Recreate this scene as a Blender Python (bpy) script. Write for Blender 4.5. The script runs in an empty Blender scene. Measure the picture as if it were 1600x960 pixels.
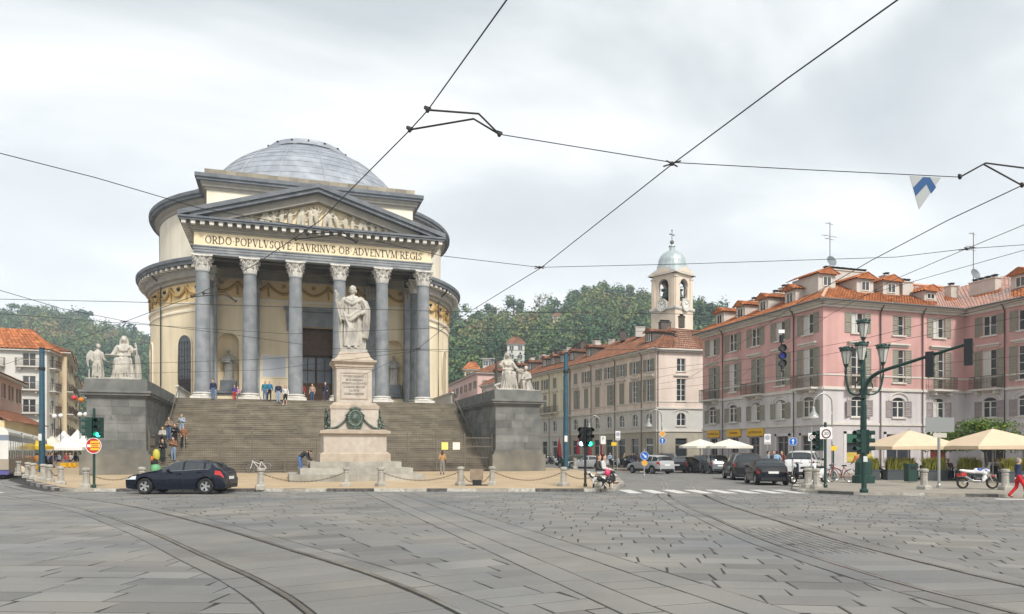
import bpy, bmesh, math, random
from mathutils import Vector, Matrix
R = math.radians
PI = math.pi
random.seed(7)
sc = bpy.context.scene
col = sc.collection
# ------------------------------------------------------------------ camera, sky, sun, exposure
TH = R(17.5)
FPX, HOR, EYE = 1150.0, 708.0, 1.7
SN, CS = math.sin(TH), math.cos(TH)
cam_d = bpy.data.cameras.new('camera')
cam = bpy.data.objects.new('camera', cam_d); col.objects.link(cam)
cam.location = (0, 0, EYE); cam.rotation_euler = (R(90), 0, -TH)
cam_d.sensor_width = 36; cam_d.lens = FPX / 1600 * 36; cam_d.shift_y = (HOR - 480) / 1600
cam_d.clip_start = 0.1; cam_d.clip_end = 6000
sc.camera = cam
SUN_EL, SUN_AZ = R(44), R(170)
w = bpy.data.worlds.new('World'); sc.world = w; w.use_nodes = True
nt = w.node_tree; nt.nodes.clear()
def wn(t, **k):
 n = nt.nodes.new(t)
 for a, b in k.items(): setattr(n, a, b)
 return n
out = wn('ShaderNodeOutputWorld'); bg = wn('ShaderNodeBackground')
sky = wn('ShaderNodeTexSky', sky_type='NISHITA', sun_disc=False, sun_elevation=SUN_EL, sun_rotation=SUN_AZ, air_density=1.0, dust_density=3.0)
tc = wn('ShaderNodeTexCoord'); sep = wn('ShaderNodeSeparateXYZ')
nt.links.new(tc.outputs['Generated'], sep.inputs[0])
addz = wn('ShaderNodeMath', operation='ADD'); addz.inputs[1].default_value = 0.22
mx0 = wn('ShaderNodeMath', operation='MAXIMUM'); mx0.inputs[1].default_value = 0.0
nt.links.new(sep.outputs[2], mx0.inputs[0]); nt.links.new(mx0.outputs[0], addz.inputs[0])
dx = wn('ShaderNodeMath', operation='DIVIDE'); dy = wn('ShaderNodeMath', operation='DIVIDE')
nt.links.new(sep.outputs[0], dx.inputs[0]); nt.links.new(addz.outputs[0], dx.inputs[1])
nt.links.new(sep.outputs[1], dy.inputs[0]); nt.links.new(addz.outputs[0], dy.inputs[1])
cmb = wn('ShaderNodeCombineXYZ'); nt.links.new(dx.outputs[0], cmb.inputs[0]); nt.links.new(dy.outputs[0], cmb.inputs[1])
mp = wn('ShaderNodeMapping'); mp.inputs['Location'].default_value = (1.9, 0.3, 0); mp.inputs['Rotation'].default_value = (0, 0, R(-25)); mp.inputs['Scale'].default_value = (0.75, 1.15, 1)
nt.links.new(cmb.outputs[0], mp.inputs[0])
nz = wn('ShaderNodeTexNoise'); nz.inputs['Scale'].default_value = 1.25; nz.inputs['Detail'].default_value = 6; nz.inputs['Roughness'].default_value = 0.5; nz.inputs['Distortion'].default_value = 0.35
nt.links.new(mp.outputs[0], nz.inputs['Vector'])
cr = wn('ShaderNodeValToRGB'); e = cr.color_ramp.elements
e[0].position = 0.34; e[0].color = (0.45, 0.50, 0.515, 1)
e[1].position = 0.63; e[1].color = (0.985, 0.99, 0.985, 1)
e2 = cr.color_ramp.elements.new(0.47); e2.color = (0.60, 0.645, 0.655, 1)
nt.links.new(nz.outputs['Fac'], cr.inputs[0])
hz = wn('ShaderNodeMapRange'); hz.inputs[1].default_value = 0.02; hz.inputs[2].default_value = 0.46; hz.inputs[3].default_value = 0.93; hz.inputs[4].default_value = 0.0
nt.links.new(sep.outputs[2], hz.inputs[0])
mixh = wn('ShaderNodeMix', data_type='RGBA'); mixh.inputs[7].default_value = (1.13, 1.14, 1.14, 1)
nt.links.new(hz.outputs[0], mixh.inputs[0]); nt.links.new(cr.outputs[0], mixh.inputs[6])
scl = wn('ShaderNodeVectorMath', operation='SCALE'); scl.inputs['Scale'].default_value = 4.2
nt.links.new(mixh.outputs[2], scl.inputs[0])
mix = wn('ShaderNodeMix', data_type='RGBA'); mix.inputs[0].default_value = 0.93
nt.links.new(sky.outputs[0], mix.inputs[6]); nt.links.new(scl.outputs[0], mix.inputs[7])
nt.links.new(mix.outputs[2], bg.inputs[0]); bg.inputs[1].default_value = 0.11
nt.links.new(bg.outputs[0], out.inputs[0])
sun_d = bpy.data.lights.new('sun', 'SUN'); sun_d.energy = 1.5; sun_d.angle = R(11); sun_d.color = (1, 0.95, 0.88)
sun = bpy.data.objects.new('sun', sun_d); col.objects.link(sun)
sun.rotation_euler = (R(90) - SUN_EL, 0, -SUN_AZ + PI)
sun.location = (0, -20, 60)
sc.view_settings.view_transform = 'Standard'; sc.view_settings.look = 'None'
sc.view_settings.exposure = 1.38; sc.view_settings.gamma = 1; sc.view_settings.use_curve_mapping = False
# ------------------------------------------------------------------ helpers
def vis(px, Y):
 t = (px - 800) / FPX; d = Y / (CS - t * SN); return d * (SN + t * CS)
def at(px, d):
 t = (px - 800) / FPX; return d * (SN + t * CS), d * (CS - t * SN)
def zat(py, d): return EYE + (HOR - py) * d / FPX
def gp(px, py, z=0.0): return at(px, (EYE - z) * FPX / (py - HOR))
def depth(x, y): return x * SN + y * CS
def tocam(v):
 d = max(0.3, depth(v[0], v[1])); return 800 + FPX * (v[0] * CS - v[1] * SN) / d, HOR - FPX * (v[2] - EYE) / d, d
MATS = {}
def mat(name, c, c2=None, scale=3.0, rough=0.8, metal=0.0, bump=0.0, bscale=None, tone=0.0, spec=0.4, streak=0.0, coat=0.0, emit=None, es=1.0, detail=5, alpha=None, lo=0.35, hi=0.65, trans=0.0, grime=None, gscale=0.6, gamt=0.5):
 if name in MATS: return MATS[name]
 m = bpy.data.materials.new(name); m.use_nodes = True; n = m.node_tree.nodes; L = m.node_tree.links
 b = n['Principled BSDF']; b.inputs['Roughness'].default_value = rough; b.inputs['Metallic'].default_value = metal
 b.inputs['Specular IOR Level'].default_value = spec; b.inputs['Base Color'].default_value = (*c, 1)
 if coat: b.inputs['Coat Weight'].default_value = coat; b.inputs['Coat Roughness'].default_value = 0.04
 if alpha is not None: b.inputs['Alpha'].default_value = alpha
 if trans: b.inputs['Transmission Weight'].default_value = trans
 if emit: b.inputs['Emission Color'].default_value = (*emit, 1); b.inputs['Emission Strength'].default_value = es
 g = n.new('ShaderNodeNewGeometry'); src = None
 def noise(s, sx=1, sz=1, det=detail):
  mpn = n.new('ShaderNodeMapping'); mpn.inputs['Scale'].default_value = (sx, sx, sz)
  L.new(g.outputs['Position'], mpn.inputs[0]); t = n.new('ShaderNodeTexNoise'); t.inputs['Scale'].default_value = s; t.inputs['Detail'].default_value = det
  L.new(mpn.outputs[0], t.inputs['Vector']); return t
 if c2:
  t = noise(scale); r = n.new('ShaderNodeValToRGB'); r.color_ramp.elements[0].position = lo; r.color_ramp.elements[1].position = hi
  r.color_ramp.elements[0].color = (*c, 1); r.color_ramp.elements[1].color = (*c2, 1); L.new(t.outputs['Fac'], r.inputs[0]); src = r.outputs[0]
 else:
  rg = n.new('ShaderNodeRGB'); rg.outputs[0].default_value = (*c, 1); src = rg.outputs[0]
 def mult(src, fac_socket, lo_, hi_, a=0.3, b_=0.7):
  mr = n.new('ShaderNodeMapRange'); mr.inputs[1].default_value = a; mr.inputs[2].default_value = b_; mr.inputs[3].default_value = lo_; mr.inputs[4].default_value = hi_
  L.new(fac_socket, mr.inputs[0]); mm = n.new('ShaderNodeMix'); mm.data_type = 'RGBA'; mm.blend_type = 'MULTIPLY'; mm.inputs[0].default_value = 1
  L.new(src, mm.inputs[6]); L.new(mr.outputs[0], mm.inputs[7]); return mm.outputs[2]
 if streak: src = mult(src, noise(1.0, .9, 0.12, 3).outputs['Fac'], 1 - streak * .8, 1 + streak * 0.3)
 if grime:
  t = noise(gscale, 1, 0.55, 6); mr = n.new('ShaderNodeMapRange'); mr.inputs[1].default_value = 0.5; mr.inputs[2].default_value = 0.72; mr.inputs[3].default_value = 0; mr.inputs[4].default_value = gamt
  L.new(t.outputs['Fac'], mr.inputs[0]); mm = n.new('ShaderNodeMix'); mm.data_type = 'RGBA'; L.new(mr.outputs[0], mm.inputs[0]); L.new(src, mm.inputs[6]); mm.inputs[7].default_value = (*grime, 1); src = mm.outputs[2]
 if tone:
  a = n.new('ShaderNodeAttribute'); a.attribute_name = 'tone'; src = mult(src, a.outputs['Fac'], 1 - tone, 1 + tone, 0, 1)
 L.new(src, b.inputs['Base Color'])
 if bump:
  t = noise(bscale or scale * 4, det=4); bp = n.new('ShaderNodeBump'); bp.inputs['Strength'].default_value = bump; bp.inputs['Distance'].default_value = 0.02
  L.new(t.outputs['Fac'], bp.inputs['Height']); L.new(bp.outputs[0], b.inputs['Normal'])
 MATS[name] = m; return m
def tag(o, label=None, cat=None, group=None, kind=None):
 if label: o['label'] = label
 if cat: o['category'] = cat
 if group: o['group'] = group
 if kind: o['kind'] = kind
 return o
def thing(name, label, cat, loc=(0, 0, 0), rz=0.0, group=None):
 o = bpy.data.objects.new(name, None); col.objects.link(o); o.location = loc; o.rotation_euler = (0, 0, rz); o.empty_display_size = 0.3
 return tag(o, label, cat, group)
def absloc(p):
 v = Vector((0, 0, 0))
 while p is not None: v = v + Vector(p.location); p = p.parent
 return v
def link(name, me, parent=None, loc=(0, 0, 0), rz=0.0):
 o = bpy.data.objects.new(name, me); col.objects.link(o); o.parent = parent; o.location = loc; o.rotation_euler = (0, 0, rz); return o
def dup(o, parent=None, loc=None, rz=None):
 c = o.copy(); col.objects.link(c); c.parent = parent
 if loc is not None: c.location = loc
 if rz is not None: c.rotation_euler = (0, 0, rz)
 for k in list(o.children): dup(k, c)
 return c
class MB:
 """collects shapes; M is applied to everything that is added"""
 def __init__(s, M=None): s.v = []; s.f = []; s.t = []; s.M = M; s.tone = 0.5
 def add(s, vs, fs, tone=None):
  k = len(s.v); tn = s.tone if tone is None else tone
  for p in vs:
   p = Vector(p); s.v.append(tuple(s.M @ p) if s.M is not None else tuple(p)); s.t.append(tn)
  s.f += [tuple(i + k for i in q) for q in fs]; return s
 def box(s, x0, x1, y0, y1, z0, z1, tone=None):
  return s.add([(x0, y0, z0), (x1, y0, z0), (x1, y1, z0), (x0, y1, z0), (x0, y0, z1), (x1, y0, z1), (x1, y1, z1), (x0, y1, z1)],
     [(0, 3, 2, 1), (4, 5, 6, 7), (0, 1, 5, 4), (1, 2, 6, 5), (2, 3, 7, 6), (3, 0, 4, 7)], tone)
 def cbox(s, c, d, rz=0.0, tone=None):
  a, b_ = math.cos(rz), math.sin(rz); vs = []
  for z in (-1, 1):
   for x, y in ((-1, -1), (1, -1), (1, 1), (-1, 1)):
    X, Y = x * d[0] / 2, y * d[1] / 2; vs.append((c[0] + X * a - Y * b_, c[1] + X * b_ + Y * a, c[2] + z * d[2] / 2))
  return s.add(vs, [(0, 3, 2, 1), (4, 5, 6, 7), (0, 1, 5, 4), (1, 2, 6, 5), (2, 3, 7, 6), (3, 0, 4, 7)], tone)
 def prism(s, poly, z0, z1, tone=None):
  n = len(poly); vs = [(p[0], p[1], z0) for p in poly] + [(p[0], p[1], z1) for p in poly]
  return s.add(vs, [tuple(range(n - 1, -1, -1)), tuple(range(n, 2 * n))] + [(i, (i + 1) % n, n + (i + 1) % n, n + i) for i in range(n)], tone)
 def yprism(s, poly, y0, y1, tone=None):
  n = len(poly); vs = [(p[0], y0, p[1]) for p in poly] + [(p[0], y1, p[1]) for p in poly]
  return s.add(vs, [tuple(range(n)), tuple(range(2 * n - 1, n - 1, -1))] + [(i, n + i, n + (i + 1) % n, (i + 1) % n) for i in range(n)], tone)
 def xprism(s, poly, x0, x1, tone=None):
  n = len(poly); vs = [(x0, p[0], p[1]) for p in poly] + [(x1, p[0], p[1]) for p in poly]
  return s.add(vs, [tuple(range(n - 1, -1, -1)), tuple(range(n, 2 * n))] + [(i, (i + 1) % n, n + (i + 1) % n, n + i) for i in range(n)], tone)
 def lathe(s, prof, c=(0, 0), n=24, a0=0.0, a1=2 * PI, tone=None, axis='z'):
  full = abs(a1 - a0 - 2 * PI) < 1e-6; m = n if full else n + 1; vs = []; fs = []
  for i in range(m):
   a = a0 + (a1 - a0) * i / n
   for r, z in prof: vs.append((c[0] + r * math.cos(a), c[1] + r * math.sin(a), z))
  k = len(prof)
  for i in range(n):
   j = (i + 1) % m
   for q in range(k - 1): fs.append((i * k + q, j * k + q, j * k + q + 1, i * k + q + 1))
  return s.add(vs, fs, tone)
 def tube(s, pts, r, n=6, r1=None, tone=None, closed=False):
  pts = [Vector(p) for p in pts]; vs = []; fs = []; N = len(pts)
  for i, p in enumerate(pts):
   d = (pts[min(i + 1, N - 1)] - pts[max(i - 1, 0)]).normalized()
   u = d.cross(Vector((0, 0, 1)));
   if u.length < 1e-3: u = d.cross(Vector((1, 0, 0)))
   u.normalize(); v = u.cross(d); rr = r if r1 is None else r + (r1 - r) * i / max(1, N - 1)
   for j in range(n):
    a = 2 * PI * j / n; vs.append(p + u * (rr * math.cos(a)) + v * (rr * math.sin(a)))
  for i in range(N - 1):
   for j in range(n): fs.append((i * n + j, i * n + (j + 1) % n, (i + 1) * n + (j + 1) % n, (i + 1) * n + j))
  fs.append(tuple(range(n - 1, -1, -1))); fs.append(tuple((N - 1) * n + j for j in range(n)))
  return s.add(vs, fs, tone)
 def ball(s, c, r, nu=10, nv=6, tone=None):
  if not hasattr(r, '__len__'): r = (r, r, r)
  vs = [(c[0], c[1], c[2] - r[2])]; fs = []
  for j in range(1, nv):
   a = -PI / 2 + PI * j / nv
   for i in range(nu):
    b_ = 2 * PI * i / nu; vs.append((c[0] + r[0] * math.cos(a) * math.cos(b_), c[1] + r[1] * math.cos(a) * math.sin(b_), c[2] + r[2] * math.sin(a)))
  vs.append((c[0], c[1], c[2] + r[2])); T = len(vs) - 1
  for i in range(nu):
   fs.append((0, 1 + (i + 1) % nu, 1 + i)); fs.append((T, T - nu + i, T - nu + (i + 1) % nu))
   for j in range(nv - 2): a = 1 + j * nu; fs.append((a + i, a + (i + 1) % nu, a + nu + (i + 1) % nu, a + nu + i))
  return s.add(vs, fs, tone)
 def capsule(s, a, b_, ra, rb, n=8, st=(1, 1, 1)):
  a = Vector(a); b_ = Vector(b_); d = b_ - a; L_ = d.length; d = d / L_ if L_ > 1e-6 else Vector((0, 0, 1)); c = (a + b_) / 2
  u = d.cross(Vector((0, 1, 0.01)))
  if u.length < 1e-3: u = d.cross(Vector((1, 0, 0)))
  u.normalize(); v = d.cross(u); rows = [(a - d * ra, 0), (a - d * ra * .7, ra * .7), (a, ra), (b_, rb), (b_ + d * rb * .7, rb * .7), (b_ + d * rb, 0)]
  vs = [rows[0][0]]
  for p, r in rows[1:5]:
   for j in range(n): g = 2 * PI * j / n; vs.append(p + u * (r * math.cos(g)) + v * (r * math.sin(g)))
  vs.append(rows[5][0])
  vs = [Vector((c.x + (q.x - c.x) * st[0], c.y + (q.y - c.y) * st[1], c.z + (q.z - c.z) * st[2])) for q in vs]; fs = []; T = len(vs) - 1
  for j in range(n):
   k = (j + 1) % n; fs.append((0, 1 + k, 1 + j)); fs.append((T, T - n + j, T - n + k))
   for q in range(3): o = 1 + q * n; fs.append((o + j, o + k, o + n + k, o + n + j))
  return s.add(vs, fs)
 def limb(s, pts, st=(1, 1, 1)):
  for p, q in zip(pts, pts[1:]): s.capsule(p[:3], q[:3], p[3], q[3], st=st)
  return s
 def loft(s, secs, n=28, k=0, amp=0.0, ph=0.6):
  vs = []; fs = []
  for i, (cx, cy, z, rx, ry) in enumerate(secs):
   for j in range(n):
    a = 2 * PI * j / n; m = 1 + (amp * (math.sin(k * a + ph * i) + .6 * math.sin(k * 1.7 * a - ph * i + 1)) if k else 0) * (1 - i / len(secs)) ** .5
    vs.append((cx + rx * m * math.cos(a), cy + ry * m * math.sin(a), z))
  N = len(secs)
  for i in range(N - 1):
   for j in range(n): fs.append((i * n + j, i * n + (j + 1) % n, (i + 1) * n + (j + 1) % n, (i + 1) * n + j))
  fs.append(tuple(range(n - 1, -1, -1))); fs.append(tuple((N - 1) * n + j for j in range(n)))
  return s.add(vs, fs)
 def mesh(s, name, m=None, smooth=False, off=None):
  me = bpy.data.meshes.new(name); vs = s.v
  if off is not None: vs = [(p[0] - off[0], p[1] - off[1], p[2] - off[2]) for p in vs]
  me.from_pydata(vs, [], s.f)
  if smooth: me.polygons.foreach_set('use_smooth', [True] * len(me.polygons))
  at_ = me.attributes.new('tone', 'FLOAT', 'POINT'); at_.data.foreach_set('value', s.t)
  if m is not None: me.materials.append(m)
  me.update(); return me
 def build(s, name, m, parent=None, smooth=False, world=True, kind=None, angle=None):
  o = link(name, s.mesh(name, m, smooth, absloc(parent) if (parent is not None and world) else None), parent)
  if kind: o['kind'] = kind
  if angle is not None:
   o.data.polygons.foreach_set('use_smooth', [True] * len(o.data.polygons)); o.data.set_sharp_from_angle(angle=R(angle))
  return o
def pieces(name, items, m, parent, limit=300, rest=None, min_px=0.0):
 """items: MB list; the `limit` that show largest become parts, the rest one joined part"""
 off = absloc(parent) if parent is not None else Vector((0, 0, 0)); sized = []
 for b in items:
  q = [tocam(p) for p in b.v]; xs = [a[0] for a in q]; ys = [a[1] for a in q]
  vis_ = min(1600, max(xs)) - max(0, min(xs)), min(960, max(ys)) - max(0, min(ys))
  sized.append((max(0, vis_[0]) * max(0, vis_[1]) if min(vis_) > 0 else 0, b))
 sized.sort(key=lambda a: -a[0]); J = MB()
 for i, (a, b) in enumerate(sized):
  if i < limit and a > min_px:
   c = sum((Vector(p) for p in b.v), Vector()) / len(b.v)
   o = link(name, b.mesh(name, m, off=c), parent, c - off)
  else: k = len(J.v); J.v += b.v; J.t += b.t; J.f += [tuple(i_ + k for i_ in f) for f in b.f]
 if J.v: J.build(rest or name + '_field', m, parent, kind='stuff')
def cat_rom(pts, n=8):
 P = [Vector(p) for p in pts]; P = [P[0] * 2 - P[1]] + P + [P[-1] * 2 - P[-2]]; o = []
 for i in range(1, len(P) - 2):
  for j in range(n):
   t = j / n; a, b, c, d = P[i - 1:i + 3]
   o.append(0.5 * ((2 * b) + (c - a) * t + (2 * a - 5 * b + 4 * c - d) * t * t + (3 * b - a - 3 * c + d) * t ** 3))
 o.append(P[-2]); return o
F, H_ = .13, .055
GL = {
'I': (.34, [('l', .17, 0, .17, 1, F)]), 'L': (.62, [('l', .17, 0, .17, 1, F), ('l', .05, .03, .56, .03, H_), ('l', .54, .03, .58, .24, H_)]),
'T': (.72, [('l', .36, 0, .36, 1, F), ('l', .03, .97, .69, .97, H_), ('l', .05, .97, .03, .76, H_), ('l', .67, .97, .69, .76, H_)]),
'E': (.66, [('l', .17, 0, .17, 1, F), ('l', .05, .03, .58, .03, H_), ('l', .05, .97, .56, .97, H_), ('l', .17, .52, .44, .52, H_), ('l', .56, .03, .61, .25, H_), ('l', .54, .97, .57, .78, H_)]),
'F': (.6, [('l', .17, 0, .17, 1, F), ('l', .05, .97, .54, .97, H_), ('l', .17, .5, .42, .5, H_), ('l', .52, .97, .55, .78, H_)]),
'V': (.8, [('l', .12, 1, .4, 0, F), ('l', .4, 0, .68, 1, H_)]), 'A': (.8, [('l', .12, 0, .4, 1, H_), ('l', .4, 1, .68, 0, F), ('l', .22, .34, .6, .34, H_)]),
'N': (.84, [('l', .16, 0, .16, 1, H_), ('l', .16, 1, .68, 0, F), ('l', .68, 0, .68, 1, H_)]),
'M': (1.0, [('l', .14, 0, .2, 1, H_), ('l', .2, 1, .5, .05, F), ('l', .5, .05, .8, 1, H_), ('l', .8, 1, .86, 0, F)]),
'O': (.92, [('a', .46, .5, .4, .5, 0, 360, H_, F)]), 'Q': (.92, [('a', .46, .5, .4, .5, 0, 360, H_, F), ('l', .46, .02, .82, -.26, .09)]),
'C': (.82, [('a', .46, .5, .4, .5, 48, 312, H_, F), ('l', .73, .87, .75, .68, H_)]), 'G': (.88, [('a', .46, .5, .4, .5, 48, 318, H_, F), ('l', .75, .44, .75, .1, F), ('l', .62, .44, .86, .44, H_)]),
'D': (.88, [('l', .17, 0, .17, 1, F), ('l', .05, .03, .42, .03, H_), ('l', .05, .97, .42, .97, H_), ('a', .4, .5, .4, .47, -90, 90, H_, F)]),
'P': (.68, [('l', .17, 0, .17, 1, F), ('l', .05, .97, .38, .97, H_), ('l', .17, .46, .38, .46, H_), ('a', .36, .715, .26, .255, -90, 90, H_, F)]),
'R': (.78, [('l', .17, 0, .17, 1, F), ('l', .05, .97, .38, .97, H_), ('l', .17, .48, .38, .48, H_), ('a', .36, .725, .26, .245, -90, 90, H_, F), ('l', .36, .48, .7, 0, F)]),
'B': (.72, [('l', .17, 0, .17, 1, F), ('l', .05, .97, .38, .97, H_), ('l', .05, .03, .4, .03, H_), ('l', .17, .53, .4, .53, H_), ('a', .36, .75, .22, .22, -90, 90, H_, F), ('a', .38, .28, .27, .25, -90, 90, H_, F)]),
'S': (.64, [('a', .32, .745, .23, .235, 35, 262, H_, F), ('a', .32, .255, .25, .245, -145, 82, H_, F), ('l', .5, .92, .52, .72, H_), ('l', .1, .1, .09, .3, H_)]),
'X': (.8, [('l', .1, 1, .7, 0, F), ('l', .1, 0, .7, 1, H_)]), '·': (.36, [('a', .18, .5, .05, .05, 0, 360, .1, .1)]), ' ': (.3, [])}
SERIF = {'I': [(.17, 0), (.17, 1)], 'L': [(.17, 1)], 'T': [(.36, 0)], 'F': [(.17, 0)], 'V': [(.12, 1), (.68, 1)], 'A': [(.12, 0), (.68, 0)], 'N': [(.16, 0), (.16, 1), (.68, 1)], 'M': [(.14, 0), (.86, 0), (.18, 1), (.82, 1)], 'P': [(.17, 0)], 'R': [(.17, 0), (.7, 0)], 'X': [(.1, 0), (.7, 0), (.1, 1), (.7, 1)]}
def letter_shapes(ch):
 adv, st = GL[ch]; polys = []
 for s in st:
  if s[0] == 'l':
   _, x0, y0, x1, y1, w_ = s; dx_, dy_ = x1 - x0, y1 - y0; l = math.hypot(dx_, dy_)
   if abs(dy_) > abs(dx_) * .3: nx, ny = w_ / 2, 0.0
   else: nx, ny = -dy_ / l * w_ / 2, dx_ / l * w_ / 2
   polys.append([(x0 - nx, y0 - ny), (x1 - nx, y1 - ny), (x1 + nx, y1 + ny), (x0 + nx, y0 + ny)])
  else:
   _, cx, cy, rx, ry, a, b, th, tk = s; n = max(6, int(abs(b - a) / 24))
   for i in range(n):
    q = []
    for k, sg in ((i, 1), (i + 1, 1), (i + 1, -1), (i, -1)):
     g = R(a + (b - a) * k / n); wd = th + (tk - th) * abs(math.cos(g)); q.append((cx + (rx + (sg - 1) * wd / 2) * math.cos(g), cy + (ry + (sg - 1) * (th + (tk - th) * abs(math.cos(g)) * .3) / 2) * math.sin(g)))
    polys.append(q)
 for x, y in SERIF.get(ch, []): polys.append([(x - .14, abs(y - .045)), (x + .14, abs(y - .045)), (x + .14, y), (x - .14, y)])
 return adv, polys
def lettering(text, size, place, m, parent, name='letter', width=None, depth_=.03, joined=False):
 """place(u, v, w) -> world; centred on u = 0; each capital a part"""
 tot = sum(GL[c][0] for c in text) * size; kx = (width / tot) if width else 1.0; u = -tot * kx / 2; J = MB(); off = absloc(parent)
 for c in text:
  adv, polys = letter_shapes(c); b = J if joined else MB()
  for q in polys:
   n = len(q); vs = [place(u + p[0] * size * kx, p[1] * size, 0) for p in q] + [place(u + p[0] * size * kx, p[1] * size, depth_) for p in q]
   b.add(vs, [tuple(range(n)), tuple(range(2 * n - 1, n - 1, -1))] + [(i, (i + 1) % n, n + (i + 1) % n, n + i) for i in range(n)])
  if not joined and polys: b.build(name, m, parent)
  u += adv * size * kx
 if joined and J.v: J.build(name, m, parent)
def sans(text, size, M, m, parent, name='lettering', ext=0.004):
 c = bpy.data.curves.new(name, 'FONT'); c.body = text; c.size = size; c.align_x = 'CENTER'; c.align_y = 'CENTER'; c.extrude = ext; c.resolution_u = 3
 o = bpy.data.objects.new(name, c); BAKE.collection.objects.link(o); vl = BAKE.view_layers[0]; vl.update()
 me = bpy.data.meshes.new_from_object(o.evaluated_get(vl.depsgraph)); bpy.data.objects.remove(o); bpy.data.curves.remove(c)
 me.transform(M); me.materials.clear(); me.materials.append(m); return link(name, me, parent)
BAKE = bpy.data.scenes.new('bake')
def baked(b, name, m, voxel=0.03, smooth_it=2, dec=None):
 o = bpy.data.objects.new(name, b.mesh(name)); BAKE.collection.objects.link(o)
 r = o.modifiers.new('r', 'REMESH'); r.mode = 'VOXEL'; r.voxel_size = voxel; r.use_smooth_shade = True
 if smooth_it: s_ = o.modifiers.new('s', 'SMOOTH'); s_.iterations = smooth_it; s_.factor = .5
 if dec: d = o.modifiers.new('d', 'DECIMATE'); d.ratio = dec
 vl = BAKE.view_layers[0]; vl.update(); me = bpy.data.meshes.new_from_object(o.evaluated_get(vl.depsgraph))
 old = o.data; bpy.data.objects.remove(o); bpy.data.meshes.remove(old); me.name = name
 me.polygons.foreach_set('use_smooth', [True] * len(me.polygons)); me.materials.clear()
 if m is not None: me.materials.append(m)
 return me
# ------------------------------------------------------------------ materials
M_slab = mat('stone_paving', (.148, .152, .153), (.228, .212, .184), scale=.3, rough=.66, bump=.5, bscale=26, tone=.22, spec=.4, detail=8, lo=.3, hi=.7, grime=(.11, .106, .098), gscale=.5, gamt=.6)
M_joint = mat('paving_joint', (.028, .027, .025), (.055, .052, .047), scale=5, rough=.95)
M_asph = mat('asphalt', (.16, .155, .145), (.215, .205, .19), scale=.8, rough=.85, bump=.4, bscale=60)
M_plat = mat('ochre_pavement', (.40, .30, .185), (.48, .365, .23), scale=.7, rough=.85, bump=.2, bscale=40, tone=.1, grime=(.30, .25, .18), gscale=.3, gamt=.5)
M_kerb = mat('kerb_stone', (.26, .24, .21), (.36, .33, .28), scale=4, rough=.85, tone=.25)
M_kw = mat('kerb_white_paint', (.55, .53, .47), (.34, .32, .28), scale=7, rough=.8)
M_kd = mat('kerb_dark_paint', (.05, .05, .05), (.14, .13, .12), scale=7, rough=.8)
M_paint = mat('road_paint', (.62, .61, .57), (.42, .41, .38), scale=5, rough=.75, lo=.45, hi=.7)
M_rail = mat('rail_steel', (.48, .46, .43), (.30, .27, .23), scale=2, rough=.3, metal=.9)
M_groove = mat('rail_groove', (.03, .028, .025), rough=.95)
M_cream = mat('cream_plaster', (.82, .695, .485), (.86, .74, .525), scale=.5, rough=.9, streak=.2, bump=.08, bscale=20, grime=(.60, .52, .38), gscale=.25, gamt=.45)
M_ochre = mat('ochre_plaster', (.64, .48, .24), (.70, .54, .30), scale=1, rough=.9)
M_cream2 = mat('attic_plaster', (.77, .70, .56), (.82, .75, .61), scale=.5, rough=.9, streak=.16, grime=(.55, .51, .42), gscale=.3, gamt=.5)
M_grey = mat('grey_stone', (.20, .218, .232), (.29, .305, .315), scale=1.3, rough=.75, streak=.3, bump=.15, bscale=14)
M_gcorn = mat('grey_cornice', (.115, .13, .15), (.175, .19, .205), scale=1.2, rough=.8, streak=.1)
M_soff = mat('soffit_stone', (.30, .285, .25), (.36, .335, .29), scale=1.5, rough=.9)
M_marb = mat('white_marble', (.66, .635, .58), (.52, .50, .455), scale=3.5, rough=.6, bump=.12, bscale=18, lo=.4, hi=.75, grime=(.30, .285, .26), gscale=1.4, gamt=.6)
M_stat = mat('statue_marble', (.50, .47, .41), (.34, .32, .28), scale=1.8, rough=.65, bump=.15, bscale=20, lo=.4, hi=.7, grime=(.17, .165, .155), gscale=1.3, gamt=.7)
M_lead = mat('lead_sheet', (.27, .295, .335), (.40, .425, .46), scale=.7, rough=.55, metal=.2, tone=.09, streak=.22, lo=.3, hi=.7)
M_step = mat('step_stone', (.175, .152, .115), (.265, .232, .175), scale=1.1, rough=.85, bump=.3, bscale=18, tone=.17, grime=(.15, .13, .10), gscale=.5, gamt=.5)
M_ash = mat('ashlar_stone', (.12, .125, .12), (.19, .192, .178), scale=1.3, rough=.85, bump=.3, bscale=16, tone=.24, grime=(.11, .115, .11), gscale=.6, gamt=.5)
M_ashw = mat('weathered_plinth', (.27, .24, .19), (.34, .30, .23), scale=1.0, rough=.9, bump=.3, bscale=16, tone=.2, grime=(.13, .125, .115), gscale=.6, gamt=.5)
M_dark = mat('dark_interior', (.018, .016, .015), rough=.9)
M_iron = mat('dark_iron', (.03, .032, .034), rough=.5, metal=.5)
M_girn = mat('grey_iron', (.17, .16, .14), rough=.6, metal=.4)
M_glass = mat('window_glass', (.035, .042, .05), rough=.08, spec=.8)
M_gold = mat('festoon_gilt', (.42, .27, .08), (.30, .19, .06), scale=5, rough=.6)
M_ink = mat('dark_lettering', (.035, .03, .028), rough=.7)
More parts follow.
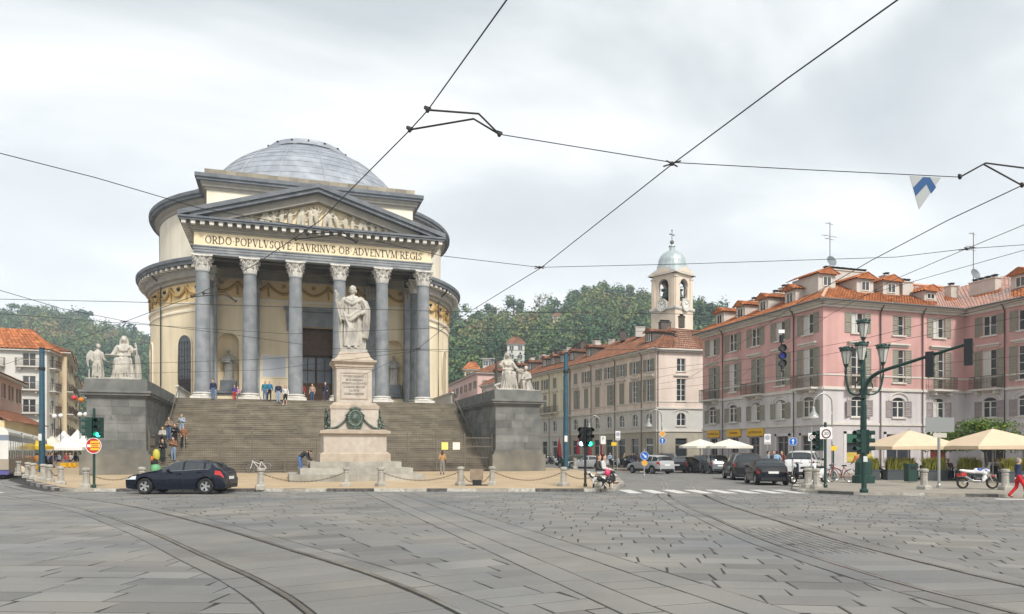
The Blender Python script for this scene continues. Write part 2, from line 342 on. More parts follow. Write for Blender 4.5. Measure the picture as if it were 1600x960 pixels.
# ------------------------------------------------------------------ ground, roads, tracks, pavement islands
g = MB(); g.add([(-700, -90, -.055), (700, -90, -.055), (700, 940, -.055), (-700, 940, -.055)], [(0, 1, 2, 3)])
tag(g.build('ground', M_asph), 'dull grey ground of the city all round the square', None, None, 'structure')
road = MB(); road.prism([(-60, 46), (-60, -12), (75, -12), (75, 20), (40, 46), (40, 140), (10, 140), (-5, 40), (-14, 60), (-40, 160), (-70, 160)], -.05, -.0055)
road = road.build('road', M_joint); tag(road, 'joints and bedding of the stone paved square', None, None, 'structure')
pl_line = lambda x, y: max(0.0, min(1.0, (y + .315 * x - 34.2) / 20))
def pz(x, y): return .13 + .17 * pl_line(x, y)
TL = cat_rom([(2.6, -6, 0), (1.75, 3, 0), (1.08, 7.8, 0), (.5, 10.3, 0), (-.4, 13, 0), (-2.35, 18.7, 0), (-5.6, 26.7, 0), (-11.1, 37.0, 0), (-15.6, 47.5, 0), (-18.7, 59, 0), (-21.8, 74, 0), (-25.4, 92, 0)], 10)
TR = cat_rom([(7.7, -6, 0), (7.9, 2, 0), (8.25, 6.4, 0), (8.8, 9, 0), (9.75, 12.1, 0), (11.2, 15.8, 0), (13.4, 21.3, 0), (16.0, 26.9, 0), (20.2, 34.4, 0), (25.0, 44, 0), (28.5, 56, 0), (29.5, 75, 0), (29, 100, 0)], 10)
def offset(c, o):
 r = []
 for i, p in enumerate(c):
  d = (c[min(i + 1, len(c) - 1)] - c[max(i - 1, 0)]).normalized(); r.append(Vector((p.x + d.y * o, p.y - d.x * o, 0)))
 return r
def near(c, x, y):
 best = (1e9, 0, None)
 for i in range(len(c) - 1):
  a, b = c[i], c[i + 1]; d = b - a; L_ = d.length; d = d / L_; t = max(0, min(L_, (x - a.x) * d.x + (y - a.y) * d.y))
  q = a + d * t; e_ = math.hypot(x - q.x, y - q.y)
  if e_ < best[0]: s_ = (x - a.x) * d.y - (y - a.y) * d.x; best = (e_, e_ if s_ > 0 else -e_, (q, d))
 return best[1], best[2]
def clip(poly, px, py, nx, ny):
 o = []
 for i in range(len(poly)):
  a, b = poly[i], poly[(i + 1) % len(poly)]; da = (a[0] - px) * nx + (a[1] - py) * ny; db = (b[0] - px) * nx + (b[1] - py) * ny
  if da >= 0: o.append(a)
  if (da >= 0) != (db >= 0): t = da / (da - db); o.append((a[0] + (b[0] - a[0]) * t, a[1] + (b[1] - a[1]) * t))
 return o
def area(p): return abs(sum(p[i][0] * p[(i + 1) % len(p)][1] - p[(i + 1) % len(p)][0] * p[i][1] for i in range(len(p)))) / 2
GAP = .0135
rs = random.Random(3)
items = []
def slab(poly, zj=.0014, tone=None, gap=GAP):
 if len(poly) < 3 or area(poly) < .008: return
 c = (sum(p[0] for p in poly) / len(poly), sum(p[1] for p in poly) / len(poly))
 sgn = sum(poly[i][0] * poly[(i + 1) % len(poly)][1] - poly[(i + 1) % len(poly)][0] * poly[i][1] for i in range(len(poly)))
 if sgn < 0: poly = poly[::-1]
 def inset(pl, g_):
  o = pl
  for i in range(len(pl)):
   a, e_ = pl[i], pl[(i + 1) % len(pl)]; l = math.hypot(e_[0] - a[0], e_[1] - a[1])
   if l < 1e-4 or len(o) < 3: continue
   nx, ny = -(e_[1] - a[1]) / l, (e_[0] - a[0]) / l; o = clip(o, a[0] + nx * g_, a[1] + ny * g_, nx, ny)
  return o
 sh = inset(poly, gap * rs.uniform(.7, 1.5))
 if len(sh) < 3 or area(sh) < .004: return
 n = len(sh); b = MB(); z = rs.gauss(0, zj); tx, ty = rs.gauss(0, .0009), rs.gauss(0, .0009); b.tone = tone if tone is not None else min(1, max(0, rs.gauss(.5, .23)))
 in_ = []
 for p in sh: l = math.hypot(p[0] - c[0], p[1] - c[1]) + 1e-6; k = max(.3, (l - .012) / l); in_.append((c[0] + (p[0] - c[0]) * k, c[1] + (p[1] - c[1]) * k))
 zz = lambda p: z + tx * (p[0] - c[0]) + ty * (p[1] - c[1])
 vs = [(p[0], p[1], -.03) for p in sh] + [(p[0], p[1], zz(p) - .004) for p in sh] + [(p[0], p[1], zz(p)) for p in in_]
 b.add(vs, [tuple(2 * n + i for i in range(n))] + [(i, (i + 1) % n, n + (i + 1) % n, n + i) for i in range(n)] + [(n + i, n + (i + 1) % n, 2 * n + (i + 1) % n, 2 * n + i) for i in range(n)])
 items.append(b)
KA, KN = (-8.3, 36.8), (.3003, .9539)
def inside_view(x, y):
 d = depth(x, y); return d > 3.5 and abs(x * CS - y * SN) < d * .82 + 4
def courses(ox, oy, ang, wid, l0, l1, keep, ext, far=33.5):
 ux, uy = math.cos(ang), math.sin(ang); vx, vy = -uy, ux; r = -ext
 while r < ext:
  h_ = wid * rs.uniform(.86, 1.16); s_ = -ext + rs.uniform(0, l1)
  while s_ < ext:
   l = rs.uniform(l0, l1); cx, cy = ox + ux * (s_ + l / 2) + vx * (r + h_ / 2), oy + uy * (s_ + l / 2) + vy * (r + h_ / 2)
   if inside_view(cx, cy) and (cx - KA[0]) * KN[0] + (cy - KA[1]) * KN[1] < .8 and cy > -2:
    sk = rs.uniform(-.05, .05)
    q = [(ox + ux * (s_ + a * l + sk * (b - .5)) + vx * (r + b * h_), oy + uy * (s_ + a * l + sk * (b - .5)) + vy * (r + b * h_)) for a, b in ((0, 0), (1, 0), (1, 1), (0, 1))]
    q = keep(q, cx, cy)
    if q: q = clip(q, KA[0] - KN[0] * .22, KA[1] - KN[1] * .22, -KN[0], -KN[1])
    if q: slab(q)
   s_ += l
  r += h_
def side(c, o, sg):
 def f(q, cx, cy):
  s_, (p, d) = near(c, cx, cy); nx, ny = d.y * sg, -d.x * sg
  return clip(q, p.x + d.y * o, p.y - d.x * o, nx, ny)
 return f
HW = .7225
BX0, BX1 = 3.45, 5.25
sl_l, sl_r = side(TL, -HW - .42, -1), side(TL, HW + .42, 1)
sr_l, sr_r = side(TR, -HW - .42, -1), side(TR, HW + .42, 1)
def keep_w(q, cx, cy): return sl_l(q, cx, cy) if cx < 3 else None
def keep_m1(q, cx, cy):
 if cx > BX0 + 1: return None
 q = sl_r(q, cx, cy); return clip(q, BX0, 0, -1, 0) if q else None
def keep_m2(q, cx, cy):
 if cx < BX1 - 1: return None
 q = sr_l(q, cx, cy); return clip(q, BX1, 0, 1, 0) if q else None
def keep_e(q, cx, cy): return sr_r(q, cx, cy) if cx > 7 else None
courses(-8, 16, R(-20), .52, .65, 1.3, keep_w, 34)
courses(0, 16, R(9), .58, .75, 1.4, keep_m1, 26)
courses(9, 16, R(-24), .48, .55, 1.1, keep_m2, 26)
courses(20, 14, R(-38), .46, .5, 1.0, keep_e, 32)
for x0, x1 in ((BX0, 3.95), (3.95, 4.72), (4.72, BX1)):
 y = -1.0
 while y < 34:
  l = rs.uniform(1.0, 2.3) if x1 - x0 < .6 else rs.uniform(.45, .9); q = [(x0, y), (x1, y), (x1, y + l), (x0, y + l)]; q = clip(q, KA[0] - KN[0] * .22, KA[1] - KN[1] * .22, -KN[0], -KN[1])
  if q and depth((x0 + x1) / 2, y) > 3.5: slab(q, tone=rs.uniform(.45, .8))
  y += l
def track_stones(c, lo, ranges, ymax, lw):
 n = len(c)
 for o0, o1 in ranges:
  a, b = offset(c, o0), offset(c, o1); acc = 0; st = 0
  i = 0
  L_ = [0]
  for k in range(1, n): L_.append(L_[-1] + (c[k] - c[k - 1]).length)
  def pt(cc, s_):
   for k in range(1, n):
    if L_[k] >= s_: t = (s_ - L_[k - 1]) / (L_[k] - L_[k - 1] + 1e-9); return cc[k - 1].lerp(cc[k], t)
   return cc[-1]
  s_ = 0.0
  while s_ < L_[-1] - .5:
   l = rs.uniform(*lw); e_ = min(L_[-1], s_ + l); q = [pt(a, s_), pt(b, s_), pt(b, e_), pt(a, e_)]; q = [(p.x, p.y) for p in q]
   cy = sum(p[1] for p in q) / 4; cx = sum(p[0] for p in q) / 4
   if cy < ymax and inside_view(cx, cy) and not (c is TR and lw[1] < .6 and 10.2 < cy < 13.95): slab(q, tone=rs.uniform(.2, .75))
   s_ = e_
track_stones(TL, 0, [(-HW - .42, -HW - .04), (HW + .04, HW + .42)], 60, (.7, 1.5))
track_stones(TL, 0, [(-HW + .06, HW - .06)], 60, (.4, .75))
track_stones(TR, 0, [(-HW - .42, -HW - .04), (HW + .04, HW + .42)], 40, (.7, 1.5))
track_stones(TR, 0, [(-HW + .06, HW - .06)], 40, (.35, .59))
nb = len(items)
sub = [b for b in items]
items.clear()
cur = TR; Ls = 0
for o in range(9):
 o0 = -HW + .05 + o * .1494; a, b = offset(TR, o0), offset(TR, o0 + .14)
 for i in range(len(TR) - 1):
  if 10.0 < TR[i].y < 14.2:
   N = max(1, int((TR[i + 1] - TR[i]).length / .16))
   for k in range(N):
    t0, t1 = k / N, (k + .93) / N; q = [a[i].lerp(a[i + 1], t0), b[i].lerp(b[i + 1], t0), b[i].lerp(b[i + 1], t1), a[i].lerp(a[i + 1], t1)]; slab([(p.x, p.y) for p in q], .002, gap=.009)
cob = MB()
for b in items: k = len(cob.v); cob.v += b.v; cob.t += b.t; cob.f += [tuple(i + k for i in f) for f in b.f]
cob.build('cobblestone_field', M_slab, road, kind='stuff')
pieces('paving_slab', sub, M_slab, road, 300, 'paving_slab_field')
asp = MB()
asp.prism([(13.9, 29.5), (17, 27.6), (21, 25.2), (22.2, 27.9), (24, 30), (27.3, 34), (32.2, 43.6), (36.3, 54.1), (38.5, 75), (39.5, 140), (8, 140), (24, 60), (20.6, 43), (17, 34.4)], -.0054, .001)
asp.prism([(-60, 100), (-60, 36), (-20, 36), (-13, 45), (-19.5, 61.5), (-34, 130), (-44, 160)], -.0054, .001)
tag(asp.build('carriageway', M_asph), 'smooth asphalt lanes leading into the side streets', None, None, 'structure')
rails = MB(); grv = MB()
def rail(c, o, ymax):
 pts = [p for p in offset(c, o) if p.y < ymax]
 for r0, r1, z0, z1, B in ((-.034, .034, -.02, .007, rails), (.034, .072, -.02, -.002, grv), (-.046, -.034, -.02, -.0015, grv)):
  if o < 0: pass
  else: r0, r1 = -r1, -r0
  vs = []; fs = []
  for i, p in enumerate(pts):
   d = (pts[min(i + 1, len(pts) - 1)] - pts[max(i - 1, 0)]).normalized()
   for rr, z in ((r0, z0), (r0, z1), (r1, z1), (r1, z0)): vs.append((p.x + d.y * rr, p.y - d.x * rr, z))
  for i in range(len(pts) - 1):
   for k in range(3): fs.append((i * 4 + k, i * 4 + k + 1, i * 4 + 5 + k, i * 4 + 4 + k))
  B.add(vs, fs)
for c, ym, nm, lb in ((TL, 80, 'tram_track', 'pair of steel tram rails curving off to the left of the church'), (TR, 120, 'tram_track', 'pair of steel tram rails curving into the street right of the church')):
 t = thing(nm, lb, 'tram track', (c[20].x, c[20].y, 0), group='tram tracks in the square')
 for o in (-HW, HW):
  rails = MB(); grv = MB(); rail(c, o, ym); rails.build('rail', M_rail, t); grv.build('groove', M_groove, t)
BR = cat_rom([(14.2, 23.0, 0), (16.6, 28.3, 0), (19.4, 33.4, 0), (21.2, 37.6, 0), (20.8, 41.6, 0), (18.3, 44.8, 0)], 8)
t = thing('tram_track', 'short branch of tram rails bending left beyond the crossing', 'tram track', (16.6, 28.3, 0), group='tram tracks in the square')
for o in (-HW, HW):
 rails = MB(); grv = MB(); rail(BR, o, 99); rails.build('rail', M_rail, t); grv.build('groove', M_groove, t)
ISL = [(-8.6, 36.9), (13.4, 29.95), (13.95, 30.0), (14.4, 30.6), (16.6, 34.4), (20.2, 42.8), (23.6, 58), (26, 90), (22, 130), (-30, 130), (-20.2, 76), (-17.2, 61.5), (-12.7, 45.8), (-9.4, 38.0)]
isl = MB(); NX, NY = 40, 40
inner = [(p[0], p[1]) for p in ISL]
cx0 = (sum(p[0] for p in inner) / len(inner), 60)
def lerp2(a, b, t): return (a[0] + (b[0] - a[0]) * t, a[1] + (b[1] - a[1]) * t)
C0 = (3, 70); rings = []
dens = []
for i in range(len(inner)):
 a, b = inner[i], inner[(i + 1) % len(inner)]; n = max(1, int(math.hypot(b[0] - a[0], b[1] - a[1]) / 2.2))
 for k in range(n): dens.append(lerp2(a, b, k / n))
fr = [1, .985, .9, .8, .7, .6, .5, .3, .01]
vs = []; fs = []
for t in fr:
 for p in dens: q = lerp2(C0, p, t); vs.append((q[0], q[1], pz(*q)))
n = len(dens)
for r_ in range(len(fr) - 1):
 for i in range(n): fs.append((r_ * n + i, r_ * n + (i + 1) % n, (r_ + 1) * n + (i + 1) % n, (r_ + 1) * n + i))
isl.add(vs, fs); tag(isl.build('pavement', M_plat), 'ochre pavement island in front of the church steps', None, None, 'structure')
kb = thing('kerb', 'kerb of worn white and dark painted stones round the church island', 'kerb', (2, 33.4, 0))
def kerb_run(pts, parent, w_, pat, zf, L0=.8, L1=1.5, seed=1):
 rk = random.Random(seed); P = [Vector((p[0], p[1], 0)) for p in pts]; k = 0
 for a, b in zip(P, P[1:]):
  d = b - a; L_ = d.length; d = d / L_; s_ = 0
  while s_ < L_ - .05:
   l = min(rk.uniform(L0, L1), L_ - s_)
   if L_ - s_ - l < .4: l = L_ - s_
   m_ = a + d * (s_ + l / 2); mm = MB(); mm.tone = rk.random(); z = zf(m_.x, m_.y) + rk.uniform(-.006, .012)
   mm.cbox((0, 0, (z - .05) / 2 - .025), (l - .012, w_, z + .05), 0)
   q = pat[k % len(pat)] if pat else M_kerb
   link('kerb_stone', mm.mesh('kerb_stone', q), parent, m_ - Vector(parent.location) + Vector((0, 0, .0)), math.atan2(d.y, d.x)); s_ += l; k += 1
kerb_run([(-8.6, 36.75), (13.45, 29.8), (14.1, 30.0)], kb, .3, [M_kerb, M_kw, M_kd, M_kd, M_kw, M_kerb, M_kd, M_kw], lambda x, y: .15)
kerb_run([(14.1, 30.05), (16.75, 34.4), (20.4, 42.8), (23.8, 58)], kb, .3, [M_kerb], lambda x, y: pz(x, y) + .015, seed=2)
kerb_run([(-8.7, 36.8), (-9.6, 38.0), (-12.9, 45.8), (-17.4, 61.5), (-20.4, 76)], kb, .3, [M_kerb, M_kd], lambda x, y: pz(x, y) + .015, seed=3)
dr = MB(); dr.cbox((0, 0, .07), (1.9, .12, .1)); o = link('drain_slot', dr.mesh('drain_slot', M_dark), kb, Vector((4.4, 32.56, 0)) - Vector(kb.location), math.atan2(-.315, 1))
RP = [(23.9, 29.7), (22.2, 27.6), (21.5, 26.1), (22.4, 24.6), (27, 21.0), (40, 14.2), (80, -6), (110, 60), (60, 140), (39.6, 140), (38.5, 75), (36.3, 54), (32.2, 43.5), (27.3, 33.9)]
rp = MB(); rp.prism(RP, -.05, .12); M_rpav = mat('grey_pavement', (.25, .225, .185), (.31, .28, .23), scale=.9, rough=.9, bump=.2, bscale=40, grime=(.19, .175, .15), gscale=.4, gamt=.5)
tag(rp.build('pavement', M_rpav), 'grey brown pavement before the pink building', None, None, 'structure')
kr = thing('kerb', 'pale kerb along the pavement of the pink corner building', 'kerb', (22, 27, 0))
kerb_run([(60, 3.8), (40, 14.1), (27, 20.9), (22.35, 24.5), (21.4, 26.1), (22.1, 27.7), (23.75, 29.75), (27.15, 33.95), (32.05, 43.55), (36.15, 54), (38.35, 75)], kr, .28, [M_kerb, M_kw, M_kerb, M_kerb, M_kd], lambda x, y: .135, seed=5)
zb = thing('zebra_crossing', 'row of white bars of the crossing between island and pink building', 'crossing', (18, 28, 0))
for k in range(9):
 x, y = gp(984 + k * 35.5, 768.5); b = MB(); b.cbox((0, 0, 0), (.56, 2.9, .004)); link('bar', b.mesh('bar', M_paint), zb, Vector((x, y, .007)) - Vector(zb.location), R(-16))
zb = thing('zebra_crossing', 'worn white crossing bars in the lower right by the motorcycle', 'crossing', (27, 18, 0))
for k in range(8):
 b = MB(); b.cbox((0, 0, 0), (3.4, .5, .004)); link('bar', b.mesh('bar', M_paint), zb, Vector((26.6 + k * .83, 19.7 - k * .98, .005)) - Vector(zb.location), R(-28))
zb = thing('zebra_crossing', 'faded white bars at the far left edge of the square', 'crossing', (-14, 40, 0))
for k in range(5):
 b = MB(); b.cbox((0, 0, 0), (.55, 3.2, .004)); link('bar', b.mesh('bar', M_paint), zb, Vector((-12.2 - k * 1.15, 37.6 + k * .3, .005)) - Vector(zb.location), R(30))
# ------------------------------------------------------------------ facade helper: local x along, z up, outward -y
def frame_M(p0, p1, z=0.0):
 d = Vector((p1[0] - p0[0], p1[1] - p0[1], 0)); L_ = d.length; a = math.atan2(d.y, d.x)
 return Matrix.Translation((p0[0], p0[1], z)) @ Matrix.Rotation(a, 4, 'Z'), L_
def wall(b, W, H, ops, th=.22, z0=0.0, x0=0.0):
 xs = sorted(set([x0, W] + [o[0] for o in ops] + [o[1] for o in ops])); zs = sorted(set([z0, H] + [o[2] for o in ops] + [o[3] for o in ops]))
 for i in range(len(xs) - 1):
  for j in range(len(zs) - 1):
   cx, cz = (xs[i] + xs[i + 1]) / 2, (zs[j] + zs[j + 1]) / 2
   if any(o[0] < cx < o[1] and o[2] < cz < o[3] for o in ops): continue
   b.add([(xs[i], 0, zs[j]), (xs[i + 1], 0, zs[j]), (xs[i + 1], 0, zs[j + 1]), (xs[i], 0, zs[j + 1])], [(0, 1, 2, 3)])
 for u0, u1, a, c, r in ops:
  b.add([(u0, 0, a), (u1, 0, a), (u1, th, a), (u0, th, a)], [(0, 1, 2, 3)])
  t = c - r
  b.add([(u0, 0, a), (u0, th, a), (u0, th, t), (u0, 0, t)], [(0, 1, 2, 3)]); b.add([(u1, 0, a), (u1, 0, t), (u1, th, t), (u1, th, a)], [(0, 1, 2, 3)])
  if r <= 0: b.add([(u0, 0, c), (u0, th, c), (u1, th, c), (u1, 0, c)], [(0, 1, 2, 3)])
  else:
   uc, hw, N = (u0 + u1) / 2, (u1 - u0) / 2, 12; arc = [(uc - hw * math.cos(PI * k / N), t + r * math.sin(PI * k / N)) for k in range(N + 1)]
   for k in range(N):
    p, q = arc[k], arc[k + 1]; cor = (u0, c) if k < N / 2 else (u1, c)
    b.add([(p[0], 0, p[1]), (q[0], 0, q[1]), (cor[0], 0, cor[1])], [(0, 1, 2)]); b.add([(p[0], 0, p[1]), (p[0], th, p[1]), (q[0], th, q[1]), (q[0], 0, q[1])], [(0, 1, 2, 3)])
   k = N // 2; p = arc[k]
def arch_poly(uc, hw, z0, zs_, rise, n=12): return [(uc - hw, z0), (uc + hw, z0)] + [(uc + hw * math.cos(PI * k / n), zs_ + rise * math.sin(PI * k / n)) for k in range(n + 1)]
# ------------------------------------------------------------------ the church
XC, YD = 3.22, 95.0
ZS = 6.3
YF = 68.0
ch = thing('church', 'neoclassical domed round church with grey columned portico and cream walls', 'church', (XC, YD, .3))
b = MB(); b.box(-8.5, 15.7, 66.9, 79, .2, ZS - .005); b.lathe([(19.6, .2), (19.6, ZS - .02), (.1, ZS - .02)], (XC, YD), 64); b.build('podium', M_ashw, ch)
def shaft_prof(h, r):
 return [(r * (1.06 if k == 0 else 1) * (1 - .15 * (k / 12) ** 1.7), h * k / 12) for k in range(13)]
ZCAP0, ZARC = ZS + 10.95, 18.55
R0 = .63
def make_column():
 c = MB(); c.lathe([(R0 * 1.02, .55)] + [(r, .6 + z) for r, z in shaft_prof(ZCAP0 - ZS - .6, R0)], (0, 0), 28); c.lathe([(R0 * .92, ZCAP0 - ZS - .12), (R0 * .93, ZCAP0 - ZS - .06), (R0 * .86, ZCAP0 - ZS)], (0, 0), 28)
 co = link('column', c.mesh('column', M_grey, True), ch)
 bs = MB(); bs.box(-.92, .92, -.92, .92, 0, .2); bs.lathe([(.9, .2), (.94, .26), (.9, .34), (.76, .36), (.74, .42), (.82, .44), (.84, .5), (.78, .56), (.66, .58), (.64, .6)], (0, 0), 28)
 link('base', bs.mesh('base', M_marb), co)
 k = MB(); z0 = ZCAP0 - ZS; hC = ZARC - ZCAP0
 k.lathe([(.54, z0), (.56, z0 + .05), (.53, z0 + .08), (.53, z0 + hC * .6), (.6, z0 + hC * .8), (.74, z0 + hC * .88)], (0, 0), 20)
 ab = []
 for q in range(4):
  for t in (-1, -.6, 0, .6, 1):
   rr = .86 - .16 * (1 - t * t); a = PI / 2 * q; x, y = rr, t * .86 * (.98 if abs(t) == 1 else 1); ab.append((x * math.cos(a) - y * math.sin(a), x * math.sin(a) + y * math.cos(a)))
 k.prism(ab, z0 + hC * .885, z0 + hC)
 def leaf(a, zb, h, w_, out_):
  ca, sa = math.cos(a), math.sin(a); pr = [(0.55, 0, 1), (.60, .35, 1.12), (.64, .7, 1.0), (.72 + out_ * .4, .92, .8), (.76 + out_, .98, .55), (.75 + out_, .84, .3)]; vs = []; fs = []
  for r, t, ww in pr:
   for s_ in (-1, -.5, 0, .5, 1):
    rr = r - .05 * abs(s_) + (.02 if s_ == 0 else 0); yy = s_ * w_ * ww / 2; vs.append((rr * ca - yy * sa, rr * sa + yy * ca, zb + h * t))
  for i in range(5):
   for j in range(4): fs.append((i * 5 + j, i * 5 + j + 1, i * 5 + 6 + j, i * 5 + 5 + j))
  k.add(vs, fs)
 for q in range(8): leaf(PI / 4 * q + PI / 8, z0 + .06, hC * .36, .38, .04)
 for q in range(8): leaf(PI / 4 * q, z0 + .06, hC * .66, .36, .07)
 for q in range(4):
  a = PI / 4 + PI / 2 * q
  for s_ in (-1, 1):
   pts = []
   for j in range(10): g_ = j / 9; ang = g_ * 4.6; rr = .13 * (1 - g_ * .72); pts.append(Vector(((.93 - rr * math.cos(ang)) , s_ * .05, z0 + hC * .76 + rr * math.sin(ang))))
   pts = [Vector((.6, s_ * .14, z0 + hC * .5)), Vector((.72, s_ * .1, z0 + hC * .72))] + pts
   k.tube([(p.x * math.cos(a) - p.y * math.sin(a), p.x * math.sin(a) + p.y * math.cos(a), p.z) for p in pts], .05, 5)
  a = PI / 2 * q; k.ball((.72 * math.cos(a), .72 * math.sin(a), z0 + hC * .92), .1, 8, 5)
  for s_ in (-1, 1): k.tube([(p[0] * math.cos(a) - p[1] * s_ * math.sin(a), p[0] * math.sin(a) + p[1] * s_ * math.cos(a), p[2]) for p in ((.6, .3, z0 + hC * .45), (.66, .24, z0 + hC * .66), (.7, .14, z0 + hC * .8), (.72, .05, z0 + hC * .72))], .04, 5)
 link('capital', k.mesh('capital', M_marb, False), co)
 return co
c0 = make_column()
SP = 19.04 / 5
cl = [(XC - 9.52 + SP * i, YF) for i in range(6)] + [(XC + s_ * 9.52, YF + SP) for s_ in (-1, 1)]
for i, (x, y) in enumerate(cl):
 o = c0 if i == 0 else dup(c0, ch)
 o.location = Vector((x, y, ZS)) - Vector(ch.location)
for s_ in (-1, 1):
 for x, y in ((XC + s_ * 9.52, 75.6), (XC + s_ * 5.65, 75.75)):
  b = MB(); b.box(x - .55, x + .55, y - .3, y + .35, ZS + .5, ZCAP0); p = b.build('pilaster', M_grey, ch); b = MB(); b.box(x - .66, x + .66, y - .42, y + .3, ZS, ZS + .5); b.build('base', M_grey, p)
  b = MB()
  for q in range(3): b.box(x - .58 - q * .08, x + .58 + q * .08, y - .34 - q * .08, y + .3, ZCAP0 + q * .42, ZCAP0 + q * .42 + .4)
  for q in range(4): b.ball((x - .45 + q * .3, y - .42, ZCAP0 + .5), (.14, .12, .3), 6, 4); b.ball((x - .5 + q * .33, y - .52, ZCAP0 + 1.0), (.14, .12, .25), 6, 4)
  b.build('capital', M_soff, p)
HX = 9.52 + .62; Y0, Y1 = YF - .62, 76.4
def ring(b, o, z0, z1):
 b.box(XC - HX - o, XC + HX + o, Y0 - o, Y0 + .7, z0, z1); b.box(XC - HX - o, XC - HX + .62, Y0 + .7, Y1, z0, z1); b.box(XC + HX - .62, XC + HX + o, Y0 + .7, Y1, z0, z1)
b = MB(); ring(b, 0, ZARC, ZARC + .2); ring(b, .05, ZARC + .2, ZARC + .43); ring(b, .1, ZARC + .43, ZARC + .64); ring(b, .17, ZARC + .64, ZARC + .74); b.build('architrave', M_grey, ch)
M_frz = mat('frieze_plaster', (.78, .65, .42), (.82, .70, .48), scale=.8, rough=.9, streak=.08)
ZF0, ZF1 = ZARC + .74, 20.42
b = MB(); ring(b, .02, ZF0, ZF1); b.build('frieze', M_frz, ch)
b = MB(); ring(b, .12, ZF1, ZF1 + .14); ring(b, .26, ZF1 + .14, ZF1 + .30); ring(b, .36, ZF1 + .30, ZF1 + .42); ring(b, .42, ZF1 + .42, ZF1 + .72); b.build('bed_moulding', M_soff, ch)
ZM0, ZM1 = ZF1 + .42, ZF1 + .72
OV = 1.05
b = MB(); ring(b, OV, ZM1, ZM1 + .16); ring(b, OV + .1, ZM1 + .16, ZM1 + .32); b.build('cornice', M_gcorn, ch)
mo = MB(); mo.box(-.17, .17, -.5, .1, 0, .26); mo.box(-.21, .21, -.54, .1, .26, .297); mom = mo.mesh('modillion', M_marb)
NMo = 31
for i in range(NMo): link('modillion', mom, ch, Vector((XC - HX - .72 + (2 * HX + 1.44) * i / (NMo - 1), Y0 - .42, ZM0)) - Vector(ch.location))
for s_ in (-1, 1):
 for i in range(9): link('modillion', mom, ch, Vector((XC + s_ * (HX + .42), Y0 + .3 + i * .72, ZM0)) - Vector(ch.location), s_ * PI / 2)
lettering('ORDO·POPVLVSQVE·TAVRINVS·OB·ADVENTVM·REGIS', .66, lambda u, v, w_: (XC + u, Y0 - .024 - w_, ZF0 + .21 + v), M_ink, ch, width=18.6)
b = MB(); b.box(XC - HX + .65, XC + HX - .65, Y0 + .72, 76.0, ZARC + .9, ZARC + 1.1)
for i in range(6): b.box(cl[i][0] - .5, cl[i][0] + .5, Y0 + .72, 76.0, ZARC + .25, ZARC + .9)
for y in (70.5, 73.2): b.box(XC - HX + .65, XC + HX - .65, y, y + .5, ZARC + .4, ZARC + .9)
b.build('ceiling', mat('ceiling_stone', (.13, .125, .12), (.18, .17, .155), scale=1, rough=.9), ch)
ZP = ZM1 + .33; APX = 24.9; EX = XC - HX - OV - .1, XC + HX + OV + .1
YP = Y0 - OV - .1
def rake(b, o_lo, o_hi, y0, y1, inset=0.0):
 sl = (APX - ZP) / (EX[1] - XC)
 for s_ in (-1, 1):
  e_ = XC + s_ * (EX[1] - XC - inset); za = ZP + inset * sl
  q = [(e_, za + o_lo), (XC, APX + o_lo), (XC, APX + o_hi), (e_, za + o_hi)]
  b.yprism(q if s_ < 0 else q[::-1], y0, y1)
b = MB(); rake(b, -.04, .34, YP, YP + .3); rake(b, -.36, -.04, YP + .18, Y0 + .9, .9); b.build('raking_cornice', M_gcorn, ch)
b = MB(); rake(b, -1.0, -.36, YP + .8, Y0 + 1.1, 2.3); b.build('raking_moulding', M_soff, ch)
b = MB(); b.add([(EX[0] + .4, Y0 + .45, ZP - .02), (EX[1] - .4, Y0 + .45, ZP - .02), (XC, Y0 + .45, APX - .35)], [(0, 1, 2)]); b.build('tympanum', M_frz, ch)
b = MB()
for s_ in (-1, 1):
 e_ = EX[0] if s_ < 0 else EX[1]
 b.add([(e_, YP + .3, ZP + .3), (XC, YP + .3, APX + .3), (XC, 77.4, APX + .3), (e_, 77.4, ZP + .3)], [(0, 1, 2, 3) if s_ > 0 else (3, 2, 1, 0)])
b.build('portico_roof', M_lead, ch)
b = MB(); b.box(EX[0] + .5, EX[1] - .5, Y0 + .5, 76.4, ZM1 + .1, ZP - .03); b.build('portico_deck', M_soff, ch)
rr = random.Random(11); rel = MB(); yr = Y0 + .36
for i in range(23):
 t = -1 + 2 * i / 22; x = XC + t * 6.6 + rr.uniform(-.1, .1); hmax = (APX - .9 - ZP) * (1 - abs(t) * 6.6 / (EX[1] - XC - .4)) - .35; h = max(.75, min(hmax, 2.15 if abs(t) > .12 else 2.7)); bz = ZP + .04; ln = rr.uniform(-.22, .22) - t * .12
 rel.limb([(x, yr, bz + .05, .16), (x + ln * .3, yr - .06, bz + h * .35, .22), (x + ln, yr - .1, bz + h * .62, .24), (x + ln * 1.3, yr - .1, bz + h * .78, .15)]); rel.ball((x + ln * 1.5, yr - .14, bz + h * .92), (.13, .14, .16), 8, 6)
 for k in range(2):
  a = rr.uniform(-2.6, 1.0); rel.limb([(x + ln, yr - .14, bz + h * .7, .09), (x + ln + .38 * math.cos(a), yr - .22, bz + h * .7 + .3 * math.sin(a), .07), (x + ln + .7 * math.cos(a + .6), yr - .2, bz + h * .7 + .5 * math.sin(a + .6), .06)])
 for k in range(3): xx = x + rr.uniform(-.2, .2); rel.limb([(xx, yr - .2, bz + .05, .05), (x + ln * .6 + rr.uniform(-.1, .1), yr - .24, bz + h * .55, .05)])
for s_ in (-1, 1):
 rel.limb([(XC + s_ * 6.9, yr, ZP + .25, .2), (XC + s_ * 7.5, yr, ZP + .2, .16), (XC + s_ * 8.0, yr, ZP + .12, .1)])
